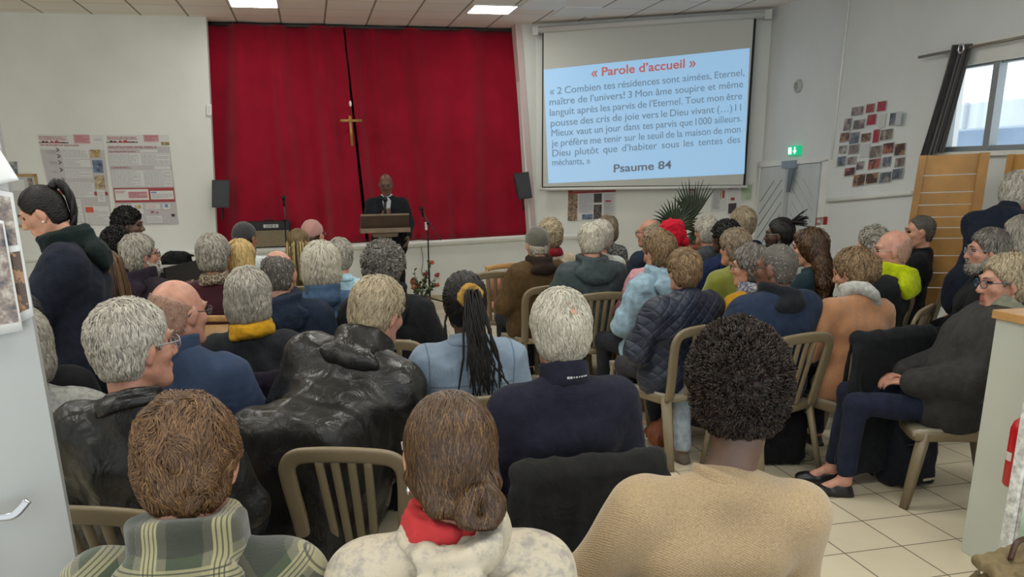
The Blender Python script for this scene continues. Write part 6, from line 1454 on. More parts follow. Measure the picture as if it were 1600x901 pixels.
# sheets of photographs stuck on the door, the corners curling off
def sheet(px, offs, label, inner):
    b = MB(); n = 9; V = []
    for j in range(n):
        for i in range(n):
            u, v = lerp2(px, i/(n-1), j/(n-1)); V.append(on_door(u, v, offs(i/(n-1), j/(n-1))))
    V = np.array(V); N_ = len(V); idx = np.arange(N_).reshape(n, n); q = np.stack([idx[:-1, :-1], idx[:-1, 1:], idx[1:, 1:], idx[1:, :-1]], -1).reshape(-1, 4)
    b.add(np.concatenate([V+DNRM*0.0012, V]), [tuple(x) for x in q]+[tuple(x[::-1]+N_) for x in q]+[(i, i+1, i+1+N_, i+N_) for i in range(n-1)]+[((n-1)*n+i+1, (n-1)*n+i, (n-1)*n+i+N_, (n-1)*n+i+1+N_) for i in range(n-1)]+[(i*n, i*n+N_, (i+1)*n+N_, (i+1)*n) for i in range(n-1)]+[(i*n+n-1, (i+1)*n+n-1, (i+1)*n+n-1+N_, i*n+n-1+N_) for i in range(n-1)], m_pap, True)
    for (s0, s1, t0, t1, m) in inner:
        W_ = []; k_ = 6
        for j in range(k_):
            for i in range(k_):
                s_, t_ = s0+(s1-s0)*i/(k_-1), t0+(t1-t0)*j/(k_-1); u, v = lerp2(px, s_, t_); W_.append(on_door(u, v, offs(s_, t_)+0.0022))
        ix = np.arange(36).reshape(6, 6); q = np.stack([ix[:-1, :-1], ix[:-1, 1:], ix[1:, 1:], ix[1:, :-1]], -1).reshape(-1, 4); b.add(W_, [tuple(x) for x in q], m, True)
    o = b.build('photo_sheet'); tag(o, label, 'photo sheet', 'photo sheets on the open door'); return o
m_pd1 = photo_mat(4, 30); m_pd2 = photo_mat(3, 40); m_pd3 = photo_mat(0, 34)
sheet([(-60, 285), (20, 301), (53, 493), (-40, 540)], lambda s_, t_: 0.004+0.02*max(0, t_-0.8)*s_, 'photo sheet of people along the free edge of the open door', [(0.05, 0.60, 0.03, 0.93, m_pd1), (0.65, 0.93, 0.04, 0.42, m_pd3), (0.65, 0.95, 0.47, 0.93, m_pd2)])
sheet([(-60, 330), (6, 345), (36, 516), (-40, 530)], lambda s_, t_: 0.010+0.012*t_, 'lower photo sheet of a crowd, curling at its bottom corner', [(0.05, 0.95, 0.03, 0.92, m_pd3)])
sheet([(-60, 215), (-1, 232), (30, 281), (-60, 300)], lambda s_, t_: 0.008+0.05*(s_**2)*t_, 'white sheet curling off the top of the open door', [(0.0, 0.55, 0.1, 0.8, m_pd1)])

# framed board and small picture on the front wall behind the door
e = empty('notice_board', on_front(40, 300, 0.02), 0, 'wood framed notice board on the white wall at far left', 'notice board')
npx = [(8, 274), (55, 274), (68, 352), (20, 353)]
b = MB(); board(b, npx, on_front, RN, 0.015, mat('pale board', '#b9bab8', 0.6), 0.012); b.build('board', e, world=True)
b = MB()
for q in (sub(npx, -0.03, 1.03, -0.03, 0.02), sub(npx, 0.95, 1.03, -0.03, 1.0), sub(npx, -0.03, 1.03, 0.98, 1.03), sub(npx, -0.03, 0.02, 0, 1)): board(b, q, on_front, RN, 0.028, mat('oak frame', '#a58350', 0.5), 0.025)
b.build('frame', e, world=True)
b = MB(); board(b, sub(npx, 0.72, 0.88, 0.05, 0.3), on_front, RN, 0.018, m_ph[0], 0.002); board(b, sub(npx, 0.1, 0.6, 0.08, 0.3), on_front, RN, 0.018, m_pap, 0.002); b.build('pinned_sheet', e, world=True)
b = MB(); board(b, [(13, 253), (26, 252), (28, 272), (15, 273)], on_front, RN, 0.012, m_ph[2], 0.006); o = b.build('photograph'); tag(o, 'small dark photo on the front wall above the wood framed board', 'photograph')

# ---------------------------------------------------------------- cabinet with wooden top at the right, extinguisher, door edge, bag
m_cab = mat('light grey laminate', '#b9bcb2', 0.45, 0, 0.02, 3); m_top = mat('beech worktop', '#b98d55', 0.4, 0, 0.08, 9)
K0 = on_z(1501, 860, 0); CT = float(on_plane(1557, 497, K0, unit(np.array([K0[0], K0[1], 0])))[2])+0.03
e = empty('cabinet', K0, YAW, 'pale grey cabinet with a beech top at the right edge', 'cabinet')
b = MB(); b.box((0.26, -0.17, (CT-0.03)/2), (0.26, 0.17, (CT-0.03)/2), m_cab, bevel=0.003); b.build('body', e)
b = MB(); b.box((0.26, -0.17, CT-0.0115), (0.275, 0.182, 0.0185), m_top, bevel=0.003); b.build('top', e)
m_ext = mat('fire extinguisher red', '#b3151c', 0.25); m_blk2 = mat('black rubber', '#121212', 0.6)
X0 = on_z(1580, 775, 0.40); 
xe = on_plane(1593, 705, room(float(K0 @ RA)-0.075, 0, 0), RA)
e = empty('fire_extinguisher', xe, 0, 'red fire extinguisher hanging on the grey cabinet side', 'fire extinguisher'); e.scale = (0.74,)*3
b = MB(); b.lathe([(0.0, -0.21), (0.052, -0.205), (0.062, -0.19), (0.062, 0.13), (0.05, 0.17), (0.024, 0.195), (0.02, 0.205), (0, 0.205)], m_ext, 28); b.build('cylinder', e)
b = MB(); b.lathe([(0.0625, -0.06), (0.0628, -0.06), (0.0628, 0.06), (0.0625, 0.06)], mat('white instruction label', '#c9c3bd', 0.4), 28); 
b2 = MB(); b2.lathe([(0, 0.2), (0.018, 0.2), (0.016, 0.235), (0, 0.236)], m_steel, 14); b2.box((0.03, 0, 0.25), (0.05, 0.011, 0.006), m_blk2, roty(-0.2)); b2.box((0.025, 0, 0.225), (0.045, 0.010, 0.005), m_blk2, roty(0.25)); b2.build('valve', e)
b2 = MB(); b2.tube(bez([(0.0, -0.02, 0.22), (0.01, -0.09, 0.16), (0.02, -0.075, -0.05), (0.01, -0.068, -0.12)], 6), 0.009, m_blk2); b2.build('hose', e)
vs = []; fs = []
for k_ in range(9):
    th = math.radians(165+k_*5); 
    for z_ in (-0.05, 0.0): vs.append((0.0632*math.cos(th), 0.0632*math.sin(th), z_))
b2 = MB(); b2.add(vs, [(2*i, 2*i+2, 2*i+3, 2*i+1) for i in range(8)], mat('white instruction label', '#c9c3bd', 0.4), True); b2.build('label_sticker', e)
b2 = MB(); b2.box((0.066, 0, 0.02), (0.006, 0.03, 0.06), m_steel); b2.build('bracket', e)
# old painted door leaf seen edge-on at the far right
g0 = on_z(1562, 846, 0.25)
m_oldw = mat('chipped white paint', '#c9c9c4', 0.6, 0, 0.25, 30, 0.3, 60); m_oldg = mat('chipped pale green paint', '#9fb79a', 0.55, 0, 0.15, 14, 0.2, 40)
GD = unit(np.array([0.35, -0.93, 0])); GS = np.array([-GD[1], GD[0], 0]); GS = GS if GS[0] > 0 else -GS
e = empty('door_3', np.array([g0[0], g0[1], 0]), 0); e['kind'] = 'structure'
gz = np.array([g0[0], g0[1], 0]); GH = 0.66+0.0
def gpost(w0, w1, d, m, nm, h=2.0):
    b = MB(); q = [gz+GS*w0, gz+GS*w1, gz+GS*w1+GD*d, gz+GS*w0+GD*d]; b.hexa(q, [p+RZ*h for p in q], m); b.build(nm, e, world=True)
gpost(0.0, 0.022, 0.04, m_oldw, 'edge_strip'); gpost(0.022, 0.042, 0.045, mat('weathered grey paint', '#a39d97', 0.7, 0, 0.3, 26), 'rebate'); gpost(0.042, 0.066, 0.045, m_oldg, 'edge_strip'); gpost(0.066, 0.15, 0.05, mat('pale mint door paint', '#b3c4b8', 0.5, 0, 0.06, 5), 'door_leaf')
# ---------------------------------------------------------------- coats hung over chair backs
def drape(ch, m, label, wide=0.245, low=0.14, seed=5, skew=0.0):
    S = Solid(0.03)
    S.cap((-wide+0.03, -0.28, 0.838), (wide-0.03, -0.28, 0.838), 0.042)
    S.rbox((0, -0.325, (0.84+low)/2), (wide, 0.022, (0.84-low)/2), rotx(-0.04), 0.02); S.rbox((0, -0.225, 0.66), (wide-0.02, 0.016, 0.17), rotx(0.12), 0.014)
    S.cap((-wide+0.01, -0.32, 0.78), (-wide-0.03, -0.33, low+0.1), 0.032, 0.045); S.cap((wide-0.01, -0.32, 0.78), (wide+0.03, -0.33, low+0.06), 0.032, 0.05)
    S.disp = folds(seed, 0.010, 9, True, 0.10); lo, hi = S.bounds(); V, F = surface(S, lo, hi, 0.011)
    o = np_mesh('draped_coat', V, F, [m]); o.location = ch.location; o.rotation_euler = ch.rotation_euler; o.scale = ch.scale; tag(o, label, 'coat'); return o
def have(p): return p is not None
if have(P_white): drape(P_white['chair'], fabric('black rain jacket', '#1c1c1b', 0.7), 'black jacket hung over the chair back of the person in the navy fleece', 0.255, 0.12, 11)
if have(P_ybob): drape(P_ybob['chair'], fabric('dark purple coat', '#17121f'), 'dark purple coat hung over the chair of the person with the mustard scarf', 0.235, 0.15, 12)
if have(P_peach): drape(P_peach['chair'], fabric('black hanging coat', '#15171a'), 'black coat hung over the chair of the person in the peach sweater', 0.27, 0.08, 13)

# ---------------------------------------------------------------- things worn or held, as parts of their people
def part(name, S, m, p, res=0.008): return solid(name, S, res, m, p['body'])
if have(P_braid):
    P = P_braid; T_ = P['headl']; c = T_((0.0, -0.118, 0.045)); R_ = P['Rh'] @ rotx(1.5)
    S = Solid(0.01).ring(c, R_, 0.036, 0.008, 0.012, 0.011); S.disp = folds(77, 0.008, 70, True); part('scrunchie', S, fabric('gold velvet', '#a07c3a'), P, 0.006)
if have(P_bun):
    P = P_bun; nk = P['neckl']; TT_B = P['local']
    S = Solid(0.02).ring(nk+np.array([-0.016, 0.012, 0.032]), roty(0.25), 0.062, 0.008, 0.026, 0.012); S.disp = folds(81, 0.006, 34, True)
    part('scarf', S, mat('red and purple scarf', '#b02c2e', 0.9, 0, 0.0), P, 0.006)
    S = Solid(0.03).ell(TT_B((0.0, -0.160, 0.425)), (0.165, 0.055, 0.085), rotx(-0.1)).cap(TT_B((-0.15, -0.06, 0.475)), TT_B((-0.10, -0.13, 0.45)), 0.035).cap(TT_B((0.15, -0.06, 0.475)), TT_B((0.10, -0.13, 0.45)), 0.035).cap(TT_B((-0.19, -0.06, 0.42)), TT_B((-0.08, -0.15, 0.40)), 0.03).ring(nk+np.array([0.012, -0.012, 0.022]), rotx(0.25) @ roty(-0.2), 0.086, 0.012, 0.026, 0.016); S.disp = folds(82, 0.010, 16, True); part('hood', S, P_BUN_CLOTH, P, 0.007)
    b = MB(); e_ = P['headl']((-0.079, 0.0, -0.045)); b.ball(e_, 0.006, mat('silver earring', '#c9c9cc', 0.2, 0.9)); b.tube([e_, e_-RZ*0.02], 0.0015, mat('silver earring', '#c9c9cc', 0.2, 0.9)); b.ball(e_-RZ*0.025, (0.006, 0.006, 0.01), mat('silver earring', '#c9c9cc', 0.2, 0.9)); b.build('earring', P['body'])
if have(P_white):
    P = P_white; nk = P['neckl']; b = MB(); m_w = mat('white stitching', '#b9b9bd', 0.7)
    for i, w in enumerate((0.008, 0.007, 0.004, 0.005, 0.003, 0.005, 0.004, 0.005)):
        a = -0.15+i*0.105; r_ = 0.0925; th = -math.pi/2+a
        b.box(nk+np.array([r_*math.cos(th)*1.0, r_*math.sin(th)*0.96, 0.040]), (w/2, 0.0015, 0.0035 if i < 2 else 0.0022), m_w, R=rotz(th+math.pi/2))
    b.build('collar_mark', P['body'])
if have(P_curl):
    P = P_curl; b = MB(); TT_ = P['local']
    for i in range(7): b.box(TT_((0.06+i*0.013, -0.178, 0.32)), (0.005, 0.002, 0.007), mat('white stitching', '#b9b9bd', 0.7))
    b.build('back_mark', P['body'])
if have(P_speak):
    P = P_speak; TT_ = P['local']
    S = Solid(0.02).cap(TT_((0, 0.088, 0.475)), TT_((0, 0.140, 0.30)), 0.052, 0.026).ring(P['neckl']+np.array([0, 0.008, 0.02]), rotx(0.15), 0.058, 0.006, 0.016, 0.008); part('white_shirt', S, fabric('white shirt cotton', '#c6ccd0'), P, 0.009)
    w = P['wr'][1]; d_ = unit(np.array([0, 0, 0])+RZ*0.95+np.array([0.05, 0.12, 0])); hp_ = on_y(601.5, 327, float(w[1])-0.05)
    e = empty('microphone', hp_, 0, 'black hand microphone held by the speaker at the lectern', 'microphone')
    b = MB(); b.tube([hp_-d_*0.10, hp_+d_*0.09], [0.013, 0.018], m_blk2, seg=12); b.build('handle', e, world=True)
    b = MB(); b.ball(hp_+d_*0.115, (0.03, 0.03, 0.034), mat('dark mesh grille', '#25262a', 0.5, 0.5)); b.build('grille', e, world=True)
if have(P_coat):
    P = P_coat; T_ = P['headl']; b = MB()
    for i in range(3):
        pts = [T_((0.0+0.012*math.sin(t*2.2+i*2.1), -0.105-0.05*math.sin(t*0.8)+0.007*math.cos(t*2.2+i*2.1), 0.085+0.02*math.sin(t*1.2)-0.05*max(0, t-0.8))) for t in np.linspace(0, 4.4, 24)]; b.tube(pts, list(np.linspace(0.019, 0.011, 24)), HAIR['black'], seg=8)
    o = b.build('braided_tail', P['body']); at_ = o.data.attributes.new('tone', 'FLOAT', 'POINT'); at_.data.foreach_set('value', np.full(len(o.data.vertices), 0.45, np.float32))
    b = MB(); b.ball(T_((0.082, 0.004, -0.04)), 0.006, mat('white pearl', '#d6d2c8', 0.2)); b.ball(T_((-0.082, 0.004, -0.04)), 0.006, mat('white pearl', '#d6d2c8', 0.2)); b.build('earring', P['body'])

# ---------------------------------------------------------------- lectern
m_walnut = mat('dark walnut board', '#3d2a1e', 0.45, 0, 0.15, 7); m_walnut2 = mat('lighter lectern ledge', '#77654f', 0.4, 0, 0.1, 9)
LY = 9.88
lc = on_y(602, 364, LY); L0 = np.array([lc[0], lc[1], 0.0])
e = empty('lectern', L0, YAW, 'dark wooden lectern with a slanted reading desk in front of the speaker', 'lectern')
def LP(u, v, dy=0.0):
    p = on_y(u, v, LY+dy); q = rotz(-YAW) @ (p-L0); return q
zt, zb = LP(602, 336)[2], LP(602, 357)[2]; wx = 0.275
b = MB(); b.hexa([(-wx, -0.05, zb), (wx, -0.05, zb), (wx, -0.10, zt), (-wx, -0.10, zt)], [(-wx, -0.02, zb), (wx, -0.02, zb), (wx, -0.07, zt), (-wx, -0.07, zt)], m_walnut); b.build('front_board', e)
b = MB(); b.hexa([(-wx, -0.10, zt), (wx, -0.10, zt), (wx, 0.22, zt-0.17), (-wx, 0.22, zt-0.17)], [(-wx, -0.10, zt+0.02), (wx, -0.10, zt+0.02), (wx, 0.22, zt-0.15), (-wx, 0.22, zt-0.15)], m_walnut2); b.build('reading_desk', e)
b = MB(); b.box((0, 0.0, zb-0.015), (wx+0.012, 0.10, 0.026), m_walnut2, bevel=0.006); b.build('ledge', e)
b = MB(); b.box((0, 0.03, (zb-0.04)/2+0.01), (0.075, 0.03, (zb-0.04)/2-0.01), m_walnut, bevel=0.008); b.box((0, 0.03, zb-0.07), (0.14, 0.05, 0.025), m_walnut2, taper=1.1, bevel=0.006); b.build('post', e)
b = MB(); b.box((0, 0.03, 0.02), (0.24, 0.19, 0.02), m_walnut, bevel=0.008); b.build('base', e)

# ---------------------------------------------------------------- microphone stands
def mic_stand(foot, pts, mic, label, clip=None):
    e = empty('microphone_stand', foot, 0, label, 'microphone stand'); m = mat('black stand metal', '#16171a', 0.4, 0.5)
    top = pts[0]; b = MB(); b.tube([foot+RZ*0.03, (foot+top)/2+RZ*0.05], 0.014, m); b.tube([(foot+top)/2, top], 0.009, m); b.ball((foot+top)/2+RZ*0.05, 0.02, m); b.build('pole', e, world=True)
    for k_ in range(3):
        a = 0.5+k_*2.094; b = MB(); b.tube([foot+RZ*0.10, foot+np.array([0.27*math.cos(a), 0.27*math.sin(a), 0.012])], 0.010, m); b.build('leg', e, world=True)
    b = MB(); b.tube([pts[1], pts[2]], 0.008, mat('grey boom', '#4c4d52', 0.4, 0.5)); b.ball(top, 0.022, m); b.build('boom', e, world=True)
    b = MB(); d_ = unit(mic[1]-mic[0]); b.tube([mic[0], mic[1]], [0.012, 0.02], m, seg=10); b.ball(mic[1]+d_*0.02, 0.028, mat('dark mesh grille', '#25262a', 0.5, 0.5)); b.build('microphone', e, world=True)
    if clip is not None: b = MB(); b.box(clip, (0.016, 0.016, 0.05), m_trim); b.build('clip', e, world=True)
f0 = on_z(672, 477, 0); y0 = float(f0[1]); Pm = lambda u, v, dy=0: on_y(u, v, y0+dy)
mic_stand(f0, [Pm(668, 349), Pm(689, 375, 0.05), Pm(661, 334, -0.05)], (Pm(661, 338, -0.05), Pm(659, 328, -0.06)), 'black microphone stand with a boom, right of the speaker', Pm(666, 353))
b = MB(); cb = bez([on_front(657, 379, 0.02), on_front(661, 405, 0.02), on_front(659, 425, 0.02), on_front(664, 438, 0.03), on_z(668, 470, 0.01)], 6); b.tube(cb, 0.006, mat('grey cable', '#7d7a70', 0.6)); o = b.build('cable'); tag(o, 'thin cable hanging down the stage front beside the flowers', 'cable')
y1 = 10.7; f1 = np.array([on_y(447, 420, y1)[0], y1, 0.0]); Pm = lambda u, v, dy=0: on_y(u, v, y1+dy)
mic_stand(f1, [Pm(445, 345), Pm(447, 352), Pm(444, 322)], (Pm(444, 322), Pm(443, 311)), 'black microphone stand in front of the guitar amplifier')

# ---------------------------------------------------------------- loudspeakers, amplifier
m_box = mat('charcoal speaker box', '#2c2f33', 0.6); m_gr = mat('dark speaker grille', '#3a3d41', 0.7, 0, 0.1, 90)
def pa_speaker(px, off, rot, label):
    c = sum(on_b(u, v, off) for u, v in px)/4; e = empty('loudspeaker', c, 0, label, 'loudspeaker')
    q = [on_b(u, v, off) for u, v in px]; cc = sum(q)/4; bk = [cc+(p-cc)*0.7+RN*0.20 for p in q]
    b = MB(); b.hexa(q, bk, m_box); b.build('cabinet', e, world=True)
    b = MB(); q2 = [cc+(p-cc)*0.88-RN*0.004 for p in q]; b.hexa(q2, [p+RN*0.006 for p in q2], m_gr); b.build('grille', e, world=True)
    b = MB(); lo = (q[2]+q[3])/2; b.tube([cc+RN*0.12, lo+RN*0.12-RZ*0.16], 0.014, m_blk2); b.box(cc+RN*0.21, (0.04, 0.03, 0.06), m_blk2); b.build('bracket', e, world=True)
    return e
pa_speaker([(331, 281), (359, 281), (358, 324.5), (331, 324)], -0.26, 0, 'grey loudspeaker at the left edge of the red curtain')
pa_speaker([(803, 271), (826, 268), (832, 309), (811, 312)], -0.26, 0, 'grey tilted loudspeaker at the right edge of the red curtain')
apx = [(389, 346.5), (455, 346), (456, 384), (389, 385)]
c = (on_b(389, 385, -0.05)+on_b(456, 384, -0.05))/2; wv = np.linalg.norm(on_b(389, 385, -0.05)-on_b(456, 384, -0.05)); ah = float(on_b(420, 346, -0.05)[2])-STAGE_Z-0.006
e = empty('guitar_amplifier', np.array([c[0], c[1], STAGE_Z+0.006]), YAW, 'guitar amplifier with a tan grille on the edge of the stage', 'amplifier')
b = MB(); b.box((0, 0.11, ah/2), (wv/2, 0.11, ah/2), mat('black tolex', '#17181a', 0.6), bevel=0.01); b.build('cabinet', e)
b = MB(); b.box((0, -0.003, ah*0.35), (wv/2-0.02, 0.004, ah*0.31), mat('tan grille cloth', '#7b7059', 0.8, 0, 0.1, 60)); b.build('grille', e)
b = MB(); b.box((0, -0.002, ah*0.83), (wv/2-0.02, 0.004, ah*0.11), mat('black panel', '#0e0f10', 0.4)); b.build('control_panel', e)
b = MB(); b.box((0.03, -0.007, ah*0.83), (0.095, 0.002, ah*0.065), mat('white badge', '#b9bcbd', 0.5)); bd = b.build('badge', e)
bpy.context.view_layer.update()
cu = bpy.data.curves.new('badge_text', 'FONT'); cu.body = 'LINE 6'; cu.size = 0.05; cu.align_x = 'CENTER'; cu.align_y = 'CENTER'; cu.extrude = 0.001
o = bpy.data.objects.new('tmp', cu); COL.objects.link(o); bpy.context.view_layer.update(); me_ = bpy.data.meshes.new_from_object(o.evaluated_get(bpy.context.evaluated_depsgraph_get())); bpy.data.objects.remove(o); me_.materials.clear(); me_.materials.append(m_blk2); o = bpy.data.objects.new('badge_letters', me_); COL.objects.link(o); o.parent = e; o.location = (0.03, -0.0105, ah*0.83); o.rotation_euler = (math.pi/2, 0, 0)
b = MB(); b.tube([(-0.06, 0.1, ah), (-0.05, 0.1, ah+0.02), (0.05, 0.1, ah+0.02), (0.06, 0.1, ah)], 0.008, m_blk2); b.build('handle', e)

# ---------------------------------------------------------------- keyboard with a bag on it, red gift bag
k0, k1 = on_z(243, 424, 0.86), on_z(316, 401, 0.90)
kd = unit((k1-k0)*np.array([1, 1, 0])); ka = math.atan2(kd[1], kd[0]); km = (k0+k1)/2
e = empty('digital_piano', np.array([km[0], km[1], 0]), ka, 'black digital piano in front of the white wall at left', 'keyboard')
m_pn = mat('satin black piano', '#141518', 0.35)
b = MB(); b.box((0, 0.0, 0.80), (0.62, 0.16, 0.07), m_pn, bevel=0.01); b.box((0, -0.16, 0.86), (0.62, 0.01, 0.05), m_pn, bevel=0.004); b.build('case', e)
b = MB(); b.box((0, 0.06, 0.876), (0.58, 0.07, 0.006), mat('white keys', '#c9c8c2', 0.3)); b.build('keys', e)
for sx in (-1, 1): b = MB(); b.box((sx*0.55, 0, 0.365), (0.02, 0.15, 0.365), m_pn, bevel=0.006); b.build('leg', e)
b = MB(); b.box((0, 0.12, 0.25), (0.53, 0.012, 0.10), m_pn); b.build('brace', e)
cpos = on_y(274, 393, float(km[1])+0.02)
S = Solid(0.03).ell((0, 0, 0.06), (0.155, 0.12, 0.075)).cap((0.08, -0.02, 0.10), (0.20, -0.06, 0.085), 0.028, 0.016).rbox((0, 0, 0.02), (0.13, 0.11, 0.03), None, 0.02); S.disp = folds(91, 0.012, 22, True)
o = solid('black_bag', S, 0.010, fabric('black nylon', '#0f1012', 0.5)); o.location = (float(cpos[0]), float(cpos[1]), 0.877); tag(o, 'soft black bag lying on the digital piano', 'bag')
gp = on_z(297, 446, 0.52)
e = empty('stool', np.array([gp[0], gp[1], 0]), 0, 'small round stool under the red gift bag', 'stool')
b = MB(); b.lathe([(0, 0.47), (0.16, 0.47), (0.165, 0.49), (0.16, 0.505), (0, 0.505)], m_beech, 24); b.build('seat', e)
for k_ in range(3): a = k_*2.094; b = MB(); b.tube([(0.11*math.cos(a), 0.11*math.sin(a), 0.47), (0.16*math.cos(a), 0.16*math.sin(a), 0)], 0.014, m_beech); b.build('leg', e)
kf = NT('red foil with white print'); n_ = kf.noise(kf.coord(), 55, 2); kf.l(kf.ramp(n_, [(0.54, '#a31722'), (0.58, '#d3c1be')]), kf.b.inputs['Base Color']); kf.b.inputs['Roughness'].default_value = 0.3
S = Solid(0.03).rbox((0, 0, 0.10), (0.10, 0.06, 0.10), None, 0.02).ell((-0.05, 0, 0.20), (0.06, 0.05, 0.045)).ell((0.055, 0, 0.20), (0.06, 0.05, 0.045)); S.disp = folds(93, 0.012, 30, True)
o = solid('gift_bag', S, 0.009, kf.m); o.location = (float(gp[0]), float(gp[1]), 0.505); tag(o, 'shiny red gift bag with white print beside the maroon sweater', 'gift bag')

# ---------------------------------------------------------------- palm
PY = 9.6
pp = on_y(1088, 392, PY); e = empty('potted_palm', np.array([pp[0], pp[1], 0]), 0, 'potted fan palm with dark green leaves under the screen corner', 'palm')
m_pot = mat('terracotta pot', '#96513a', 0.7, 0, 0.1, 9); m_leaf = mat('dark palm green', '#2b3a22', 0.5, 0, 0.25, 10); m_stem = mat('palm stem', '#4a5230', 0.6)
stz = float(pp[2])-0.16
b = MB(); b.lathe([(0, 0.0), (0.15, 0), (0.20, 0.3), (0.215, 0.30), (0.215, 0.345), (0.19, 0.345), (0.18, 0.31), (0, 0.31)], m_pot, 28, c=(0, 0, stz-0.10)); b.build('pot', e)
b = MB(); b.box((0, 0, (stz-0.10)/2), (0.17, 0.17, (stz-0.10)/2), mat('pale plinth', '#a9a9a5', 0.7), bevel=0.01); b.build('plinth', e)
def fan(hub, a0, a1, r, n, label, nrm, up):
    hub = np.array(hub, float); nrm = unit(nrm); up = unit(up - nrm*(up @ nrm)); sd = np.cross(nrm, up); b = MB(); rr = random.Random(n)
    for i in range(n):
        a = a0+(a1-a0)*i/(n-1); d = up*math.cos(a)+sd*math.sin(a); L = r*(0.82+0.22*rr.random())*(1-0.12*abs(2*i/(n-1)-1)); w = np.cross(nrm, d)
        pts = [hub+d*L*t+nrm*(0.03*math.sin(t*2)+0.05*t*t*rr.random())-RZ*0.06*t**3*abs(math.sin(a)) for t in np.linspace(0.02, 1, 7)]; ww = [0.004, 0.014, 0.016, 0.014, 0.010, 0.006, 0.001]
        V = []
        for p, q in zip(pts, ww): V += [p-w*q, p+nrm*q*0.5, p+w*q, p-nrm*0.002]
        fs = []
        for j in range(6):
            for k_ in range(4): fs.append((4*j+k_, 4*j+(k_+1) % 4, 4*j+4+(k_+1) % 4, 4*j+4+k_))
        b.add(V, fs, m_leaf)
    b.build(label, e)
loc = lambda u, v, dy=0: on_y(u, v, PY+dy)-np.array([pp[0], pp[1], 0])
h1, h2 = loc(1054, 356, -0.05), loc(1080, 346, 0.08)
fan(h1, -1.5, 1.3, 0.40, 23, 'leaf', np.array([0.1, -1, 0.1]), RZ+np.array([0.12, 0, 0])); fan(h2, -0.25, 0.95, 0.50, 15, 'leaf', np.array([0.0, -1, 0.15]), RZ+np.array([0.35, 0, 0]))
fan(loc(1090, 352, 0.0), -2.9, -1.2+0.8, 0.16, 10, 'leaf', np.array([0.0, -1, 0.15]), RZ)
for h_ in (h1, h2): b = MB(); b.tube(bez([(0, 0, stz+0.2), (h_*np.array([0.4, 0.4, 0])+RZ*(stz+0.3)), h_], 6), 0.009, m_stem); b.build('stem', e)
fan(np.array([0.02, 0, stz+0.33]), 0.9, 2.2, 0.2, 7, 'leaf', np.array([0.0, -1, 0.3]), RZ)

# ---------------------------------------------------------------- flowers in front of the stage
fp = on_z(656, 484, 0); e = empty('flower_arrangement', fp, 0, 'pot of orange and pink flowers on the floor before the stage', 'flowers')
b = MB(); b.lathe([(0, 0), (0.12, 0), (0.16, 0.16), (0.15, 0.17), (0, 0.16)], mat('woven basket', '#6d5434', 0.8, 0, 0.2, 60), 24); b.build('pot', e)
m_gl = mat('leaf green', '#3c5426', 0.5, 0, 0.3, 14); m_fo = mat('orange petals', '#b8663a', 0.6, 0, 0.2, 20); m_fp = mat('pink red petals', '#8f4038', 0.6, 0, 0.2, 20)
rr = random.Random(4)
for i in range(16):
    a = rr.random()*6.28; R_ = 0.22*math.sqrt(rr.random())+0.03; hgt = 0.30+0.22*rr.random() if i else 0.6; tip = np.array([R_*math.cos(a)*1.1+(0.16 if i == 0 else 0), R_*math.sin(a)*0.7, hgt]); root = np.array([0.05*math.cos(a), 0.05*math.sin(a), 0.14])
    b = MB(); b.tube([root, (root+tip)/2+np.array([0, 0, 0.03]), tip], 0.004, m_gl, seg=5)
    for j in range(10):
        t = 0.35+0.65*j/9; p = root+(tip-root)*t; d = unit(np.array([rr.gauss(0, 1), rr.gauss(0, 1), rr.gauss(0.3, 0.6)])); L = 0.06+0.03*rr.random(); w = unit(np.cross(d, [0.2, 0.1, 1])); u_ = np.cross(w, d)
        V = [p, p+d*L*0.4+w*0.017, p+d*L, p+d*L*0.4-w*0.017, p+d*L*0.45+u_*0.006]; b.add(V, [(0, 1, 4), (1, 2, 4), (2, 3, 4), (3, 0, 4), (0, 3, 2, 1)], m_gl)
    b.build('stem', e)
    if i % 2 == 0:
        m = m_fo if i % 4 == 0 else m_fp; b = MB()
        for j in range(12): d = unit(np.array([rr.gauss(0, 1), rr.gauss(0, 1)-0.4, rr.gauss(0.2, 0.8)])); b.ball(tip+d*0.022, (0.018, 0.018, 0.014), m, 8)
        b.ball(tip, 0.022, m, 8); b.build('bloom', e)

# ---------------------------------------------------------------- empty chairs
tc = on_z(776, 480, 0.45); wood_chair(np.array([tc[0], tc[1], 0]), math.radians(30), 1.08, 'empty terracotta upholstered wooden chair by the stage', m_terra)
ec = on_z(764, 440, 0.80); place_chair(np.array([ec[0]+0.05, ec[1]+0.22, 0]), math.radians(8), 1.05, 'empty taupe plastic chair in front of the person with black braids')
ec = on_z(548, 712, 0.825); place_chair(np.array([ec[0], ec[1]+0.28, 0]), math.radians(-6), 1.0, 'empty taupe plastic chair with pale seat, left of the low bun')
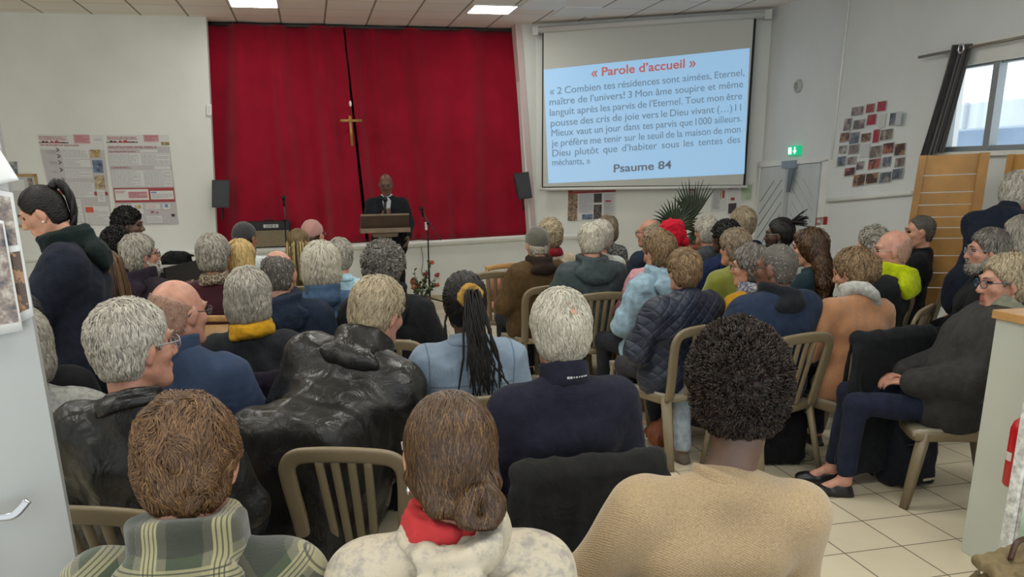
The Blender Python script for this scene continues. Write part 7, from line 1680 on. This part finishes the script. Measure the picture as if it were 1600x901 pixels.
# ---------------------------------------------------------------- bags
def bag(nm, p, S, m, label, cat='bag', rz=0.0, res=0.009):
    o = solid(nm, S, res, m); o.location = tuple(map(float, p)); o.rotation_euler = (0, 0, rz); tag(o, label, cat); return o
S = Solid(0.03).ell((0, 0, 0.09), (0.12, 0.09, 0.10)).ell((0.03, 0.02, 0.16), (0.06, 0.05, 0.06)).cap((-0.09, -0.02, 0.12), (0.07, -0.02, 0.16), 0.02); S.disp = folds(61, 0.016, 26, True)
bag('leather_bag', on_z(1034, 697, 0), S, mat('chestnut suede', '#7a3d1c', 0.6, 0, 0.2, 12), 'slouched chestnut brown bag on the floor under the quilted jacket')
S = Solid(0.03).rbox((0, 0, 0.17), (0.15, 0.10, 0.17), None, 0.06).ell((0.02, 0, 0.30), (0.10, 0.06, 0.07)); S.disp = folds(62, 0.014, 20, True)
o = bag('black_handbag', on_z(1216, 722, 0), S, fabric('black bag cloth', '#0f0f11'), 'black bag on the floor under the chair of the navy coat')
b = MB(); b.tube(bez([(0.10, 0.0, 0.28), (0.19, -0.06, 0.20), (0.20, -0.08, 0.06), (0.13, -0.05, 0.02)], 6), 1.0, m_blk2, seg=8, flat=(0.012, 0.003)); b.build('strap', o)
bp = on_z(1408, 752, 0); bo = empty('backpack', bp, math.radians(20), 'black backpack standing under the chair of the grey parka', 'backpack'); m_bp = fabric('black backpack nylon', '#171a20', 0.6)
S = Solid(0.03).rbox((0, 0, 0.21), (0.145, 0.085, 0.21), None, 0.05).rbox((0, -0.10, 0.14), (0.115, 0.035, 0.125), None, 0.03); S.disp = folds(63, 0.008, 18); solid('body', S, 0.009, m_bp, bo)
b = MB(); b.tube([(-0.12, -0.125, 0.275), (0.12, -0.125, 0.275)], 0.004, mat('zip', '#3b3d42', 0.4, 0.5)); b.build('zip', bo)
for sx in (-1, 1): b = MB(); b.tube(bez([(sx*0.07, 0.08, 0.38), (sx*0.12, 0.15, 0.25), (sx*0.16, 0.13, 0.08), (sx*0.13, 0.08, 0.03)], 6), 1.0, m_bp, seg=8, flat=(0.02, 0.005)); b.build('strap', bo)
b = MB(); b.tube([(-0.03, 0.085, 0.41), (0, 0.085, 0.45), (0.03, 0.085, 0.41)], 0.007, m_bp); b.build('handle', bo)
b = MB(); b.box((0.055, -0.137, 0.055), (0.04, 0.002, 0.007), mat('pale bag print', '#a99f86', 0.5)); b.build('print_mark', bo)
# khaki canvas rucksack in the right corner
rp = on_z(1590, 890, 0.40); ro = empty('canvas_rucksack', np.array([rp[0]+0.02, rp[1], 0]), math.radians(25), 'khaki canvas rucksack with brown straps in the bottom right corner', 'rucksack')
m_kh = fabric('khaki canvas', '#75664a', 0.9); m_br = leather('brown strap leather', '#3d261a')
S = Solid(0.04).rbox((0, 0, 0.19), (0.17, 0.12, 0.19), None, 0.07).ell((-0.01, -0.01, 0.37), (0.15, 0.11, 0.075)).rbox((0, -0.13, 0.15), (0.11, 0.04, 0.10), None, 0.03); S.disp = folds(64, 0.016, 15, True); solid('body', S, 0.008, m_kh, ro)
S = Solid(0.03).rbox((0, -0.03, 0.40), (0.16, 0.13, 0.025), rotx(0.35), 0.02); S.disp = folds(65, 0.012, 16, True); solid('flap', S, 0.008, m_kh, ro)
for sx in (-1, 1): b = MB(); b.tube(bez([(sx*0.07, -0.06, 0.42), (sx*0.07, -0.16, 0.36), (sx*0.075, -0.185, 0.24), (sx*0.075, -0.18, 0.12)], 6), 1.0, m_br, seg=8, flat=(0.016, 0.004)); b.build('strap', ro); b = MB(); b.box((sx*0.074, -0.187, 0.28), (0.02, 0.004, 0.016), mat('dark buckle', '#2a2b2e', 0.3, 0.7), bevel=0.002); b.build('buckle', ro)
b = MB(); b.tube(bez([(-0.05, 0.02, 0.44), (-0.03, 0.02, 0.50), (0.04, 0.02, 0.50), (0.06, 0.02, 0.44)], 6), 0.01, m_br); b.build('handle', ro)
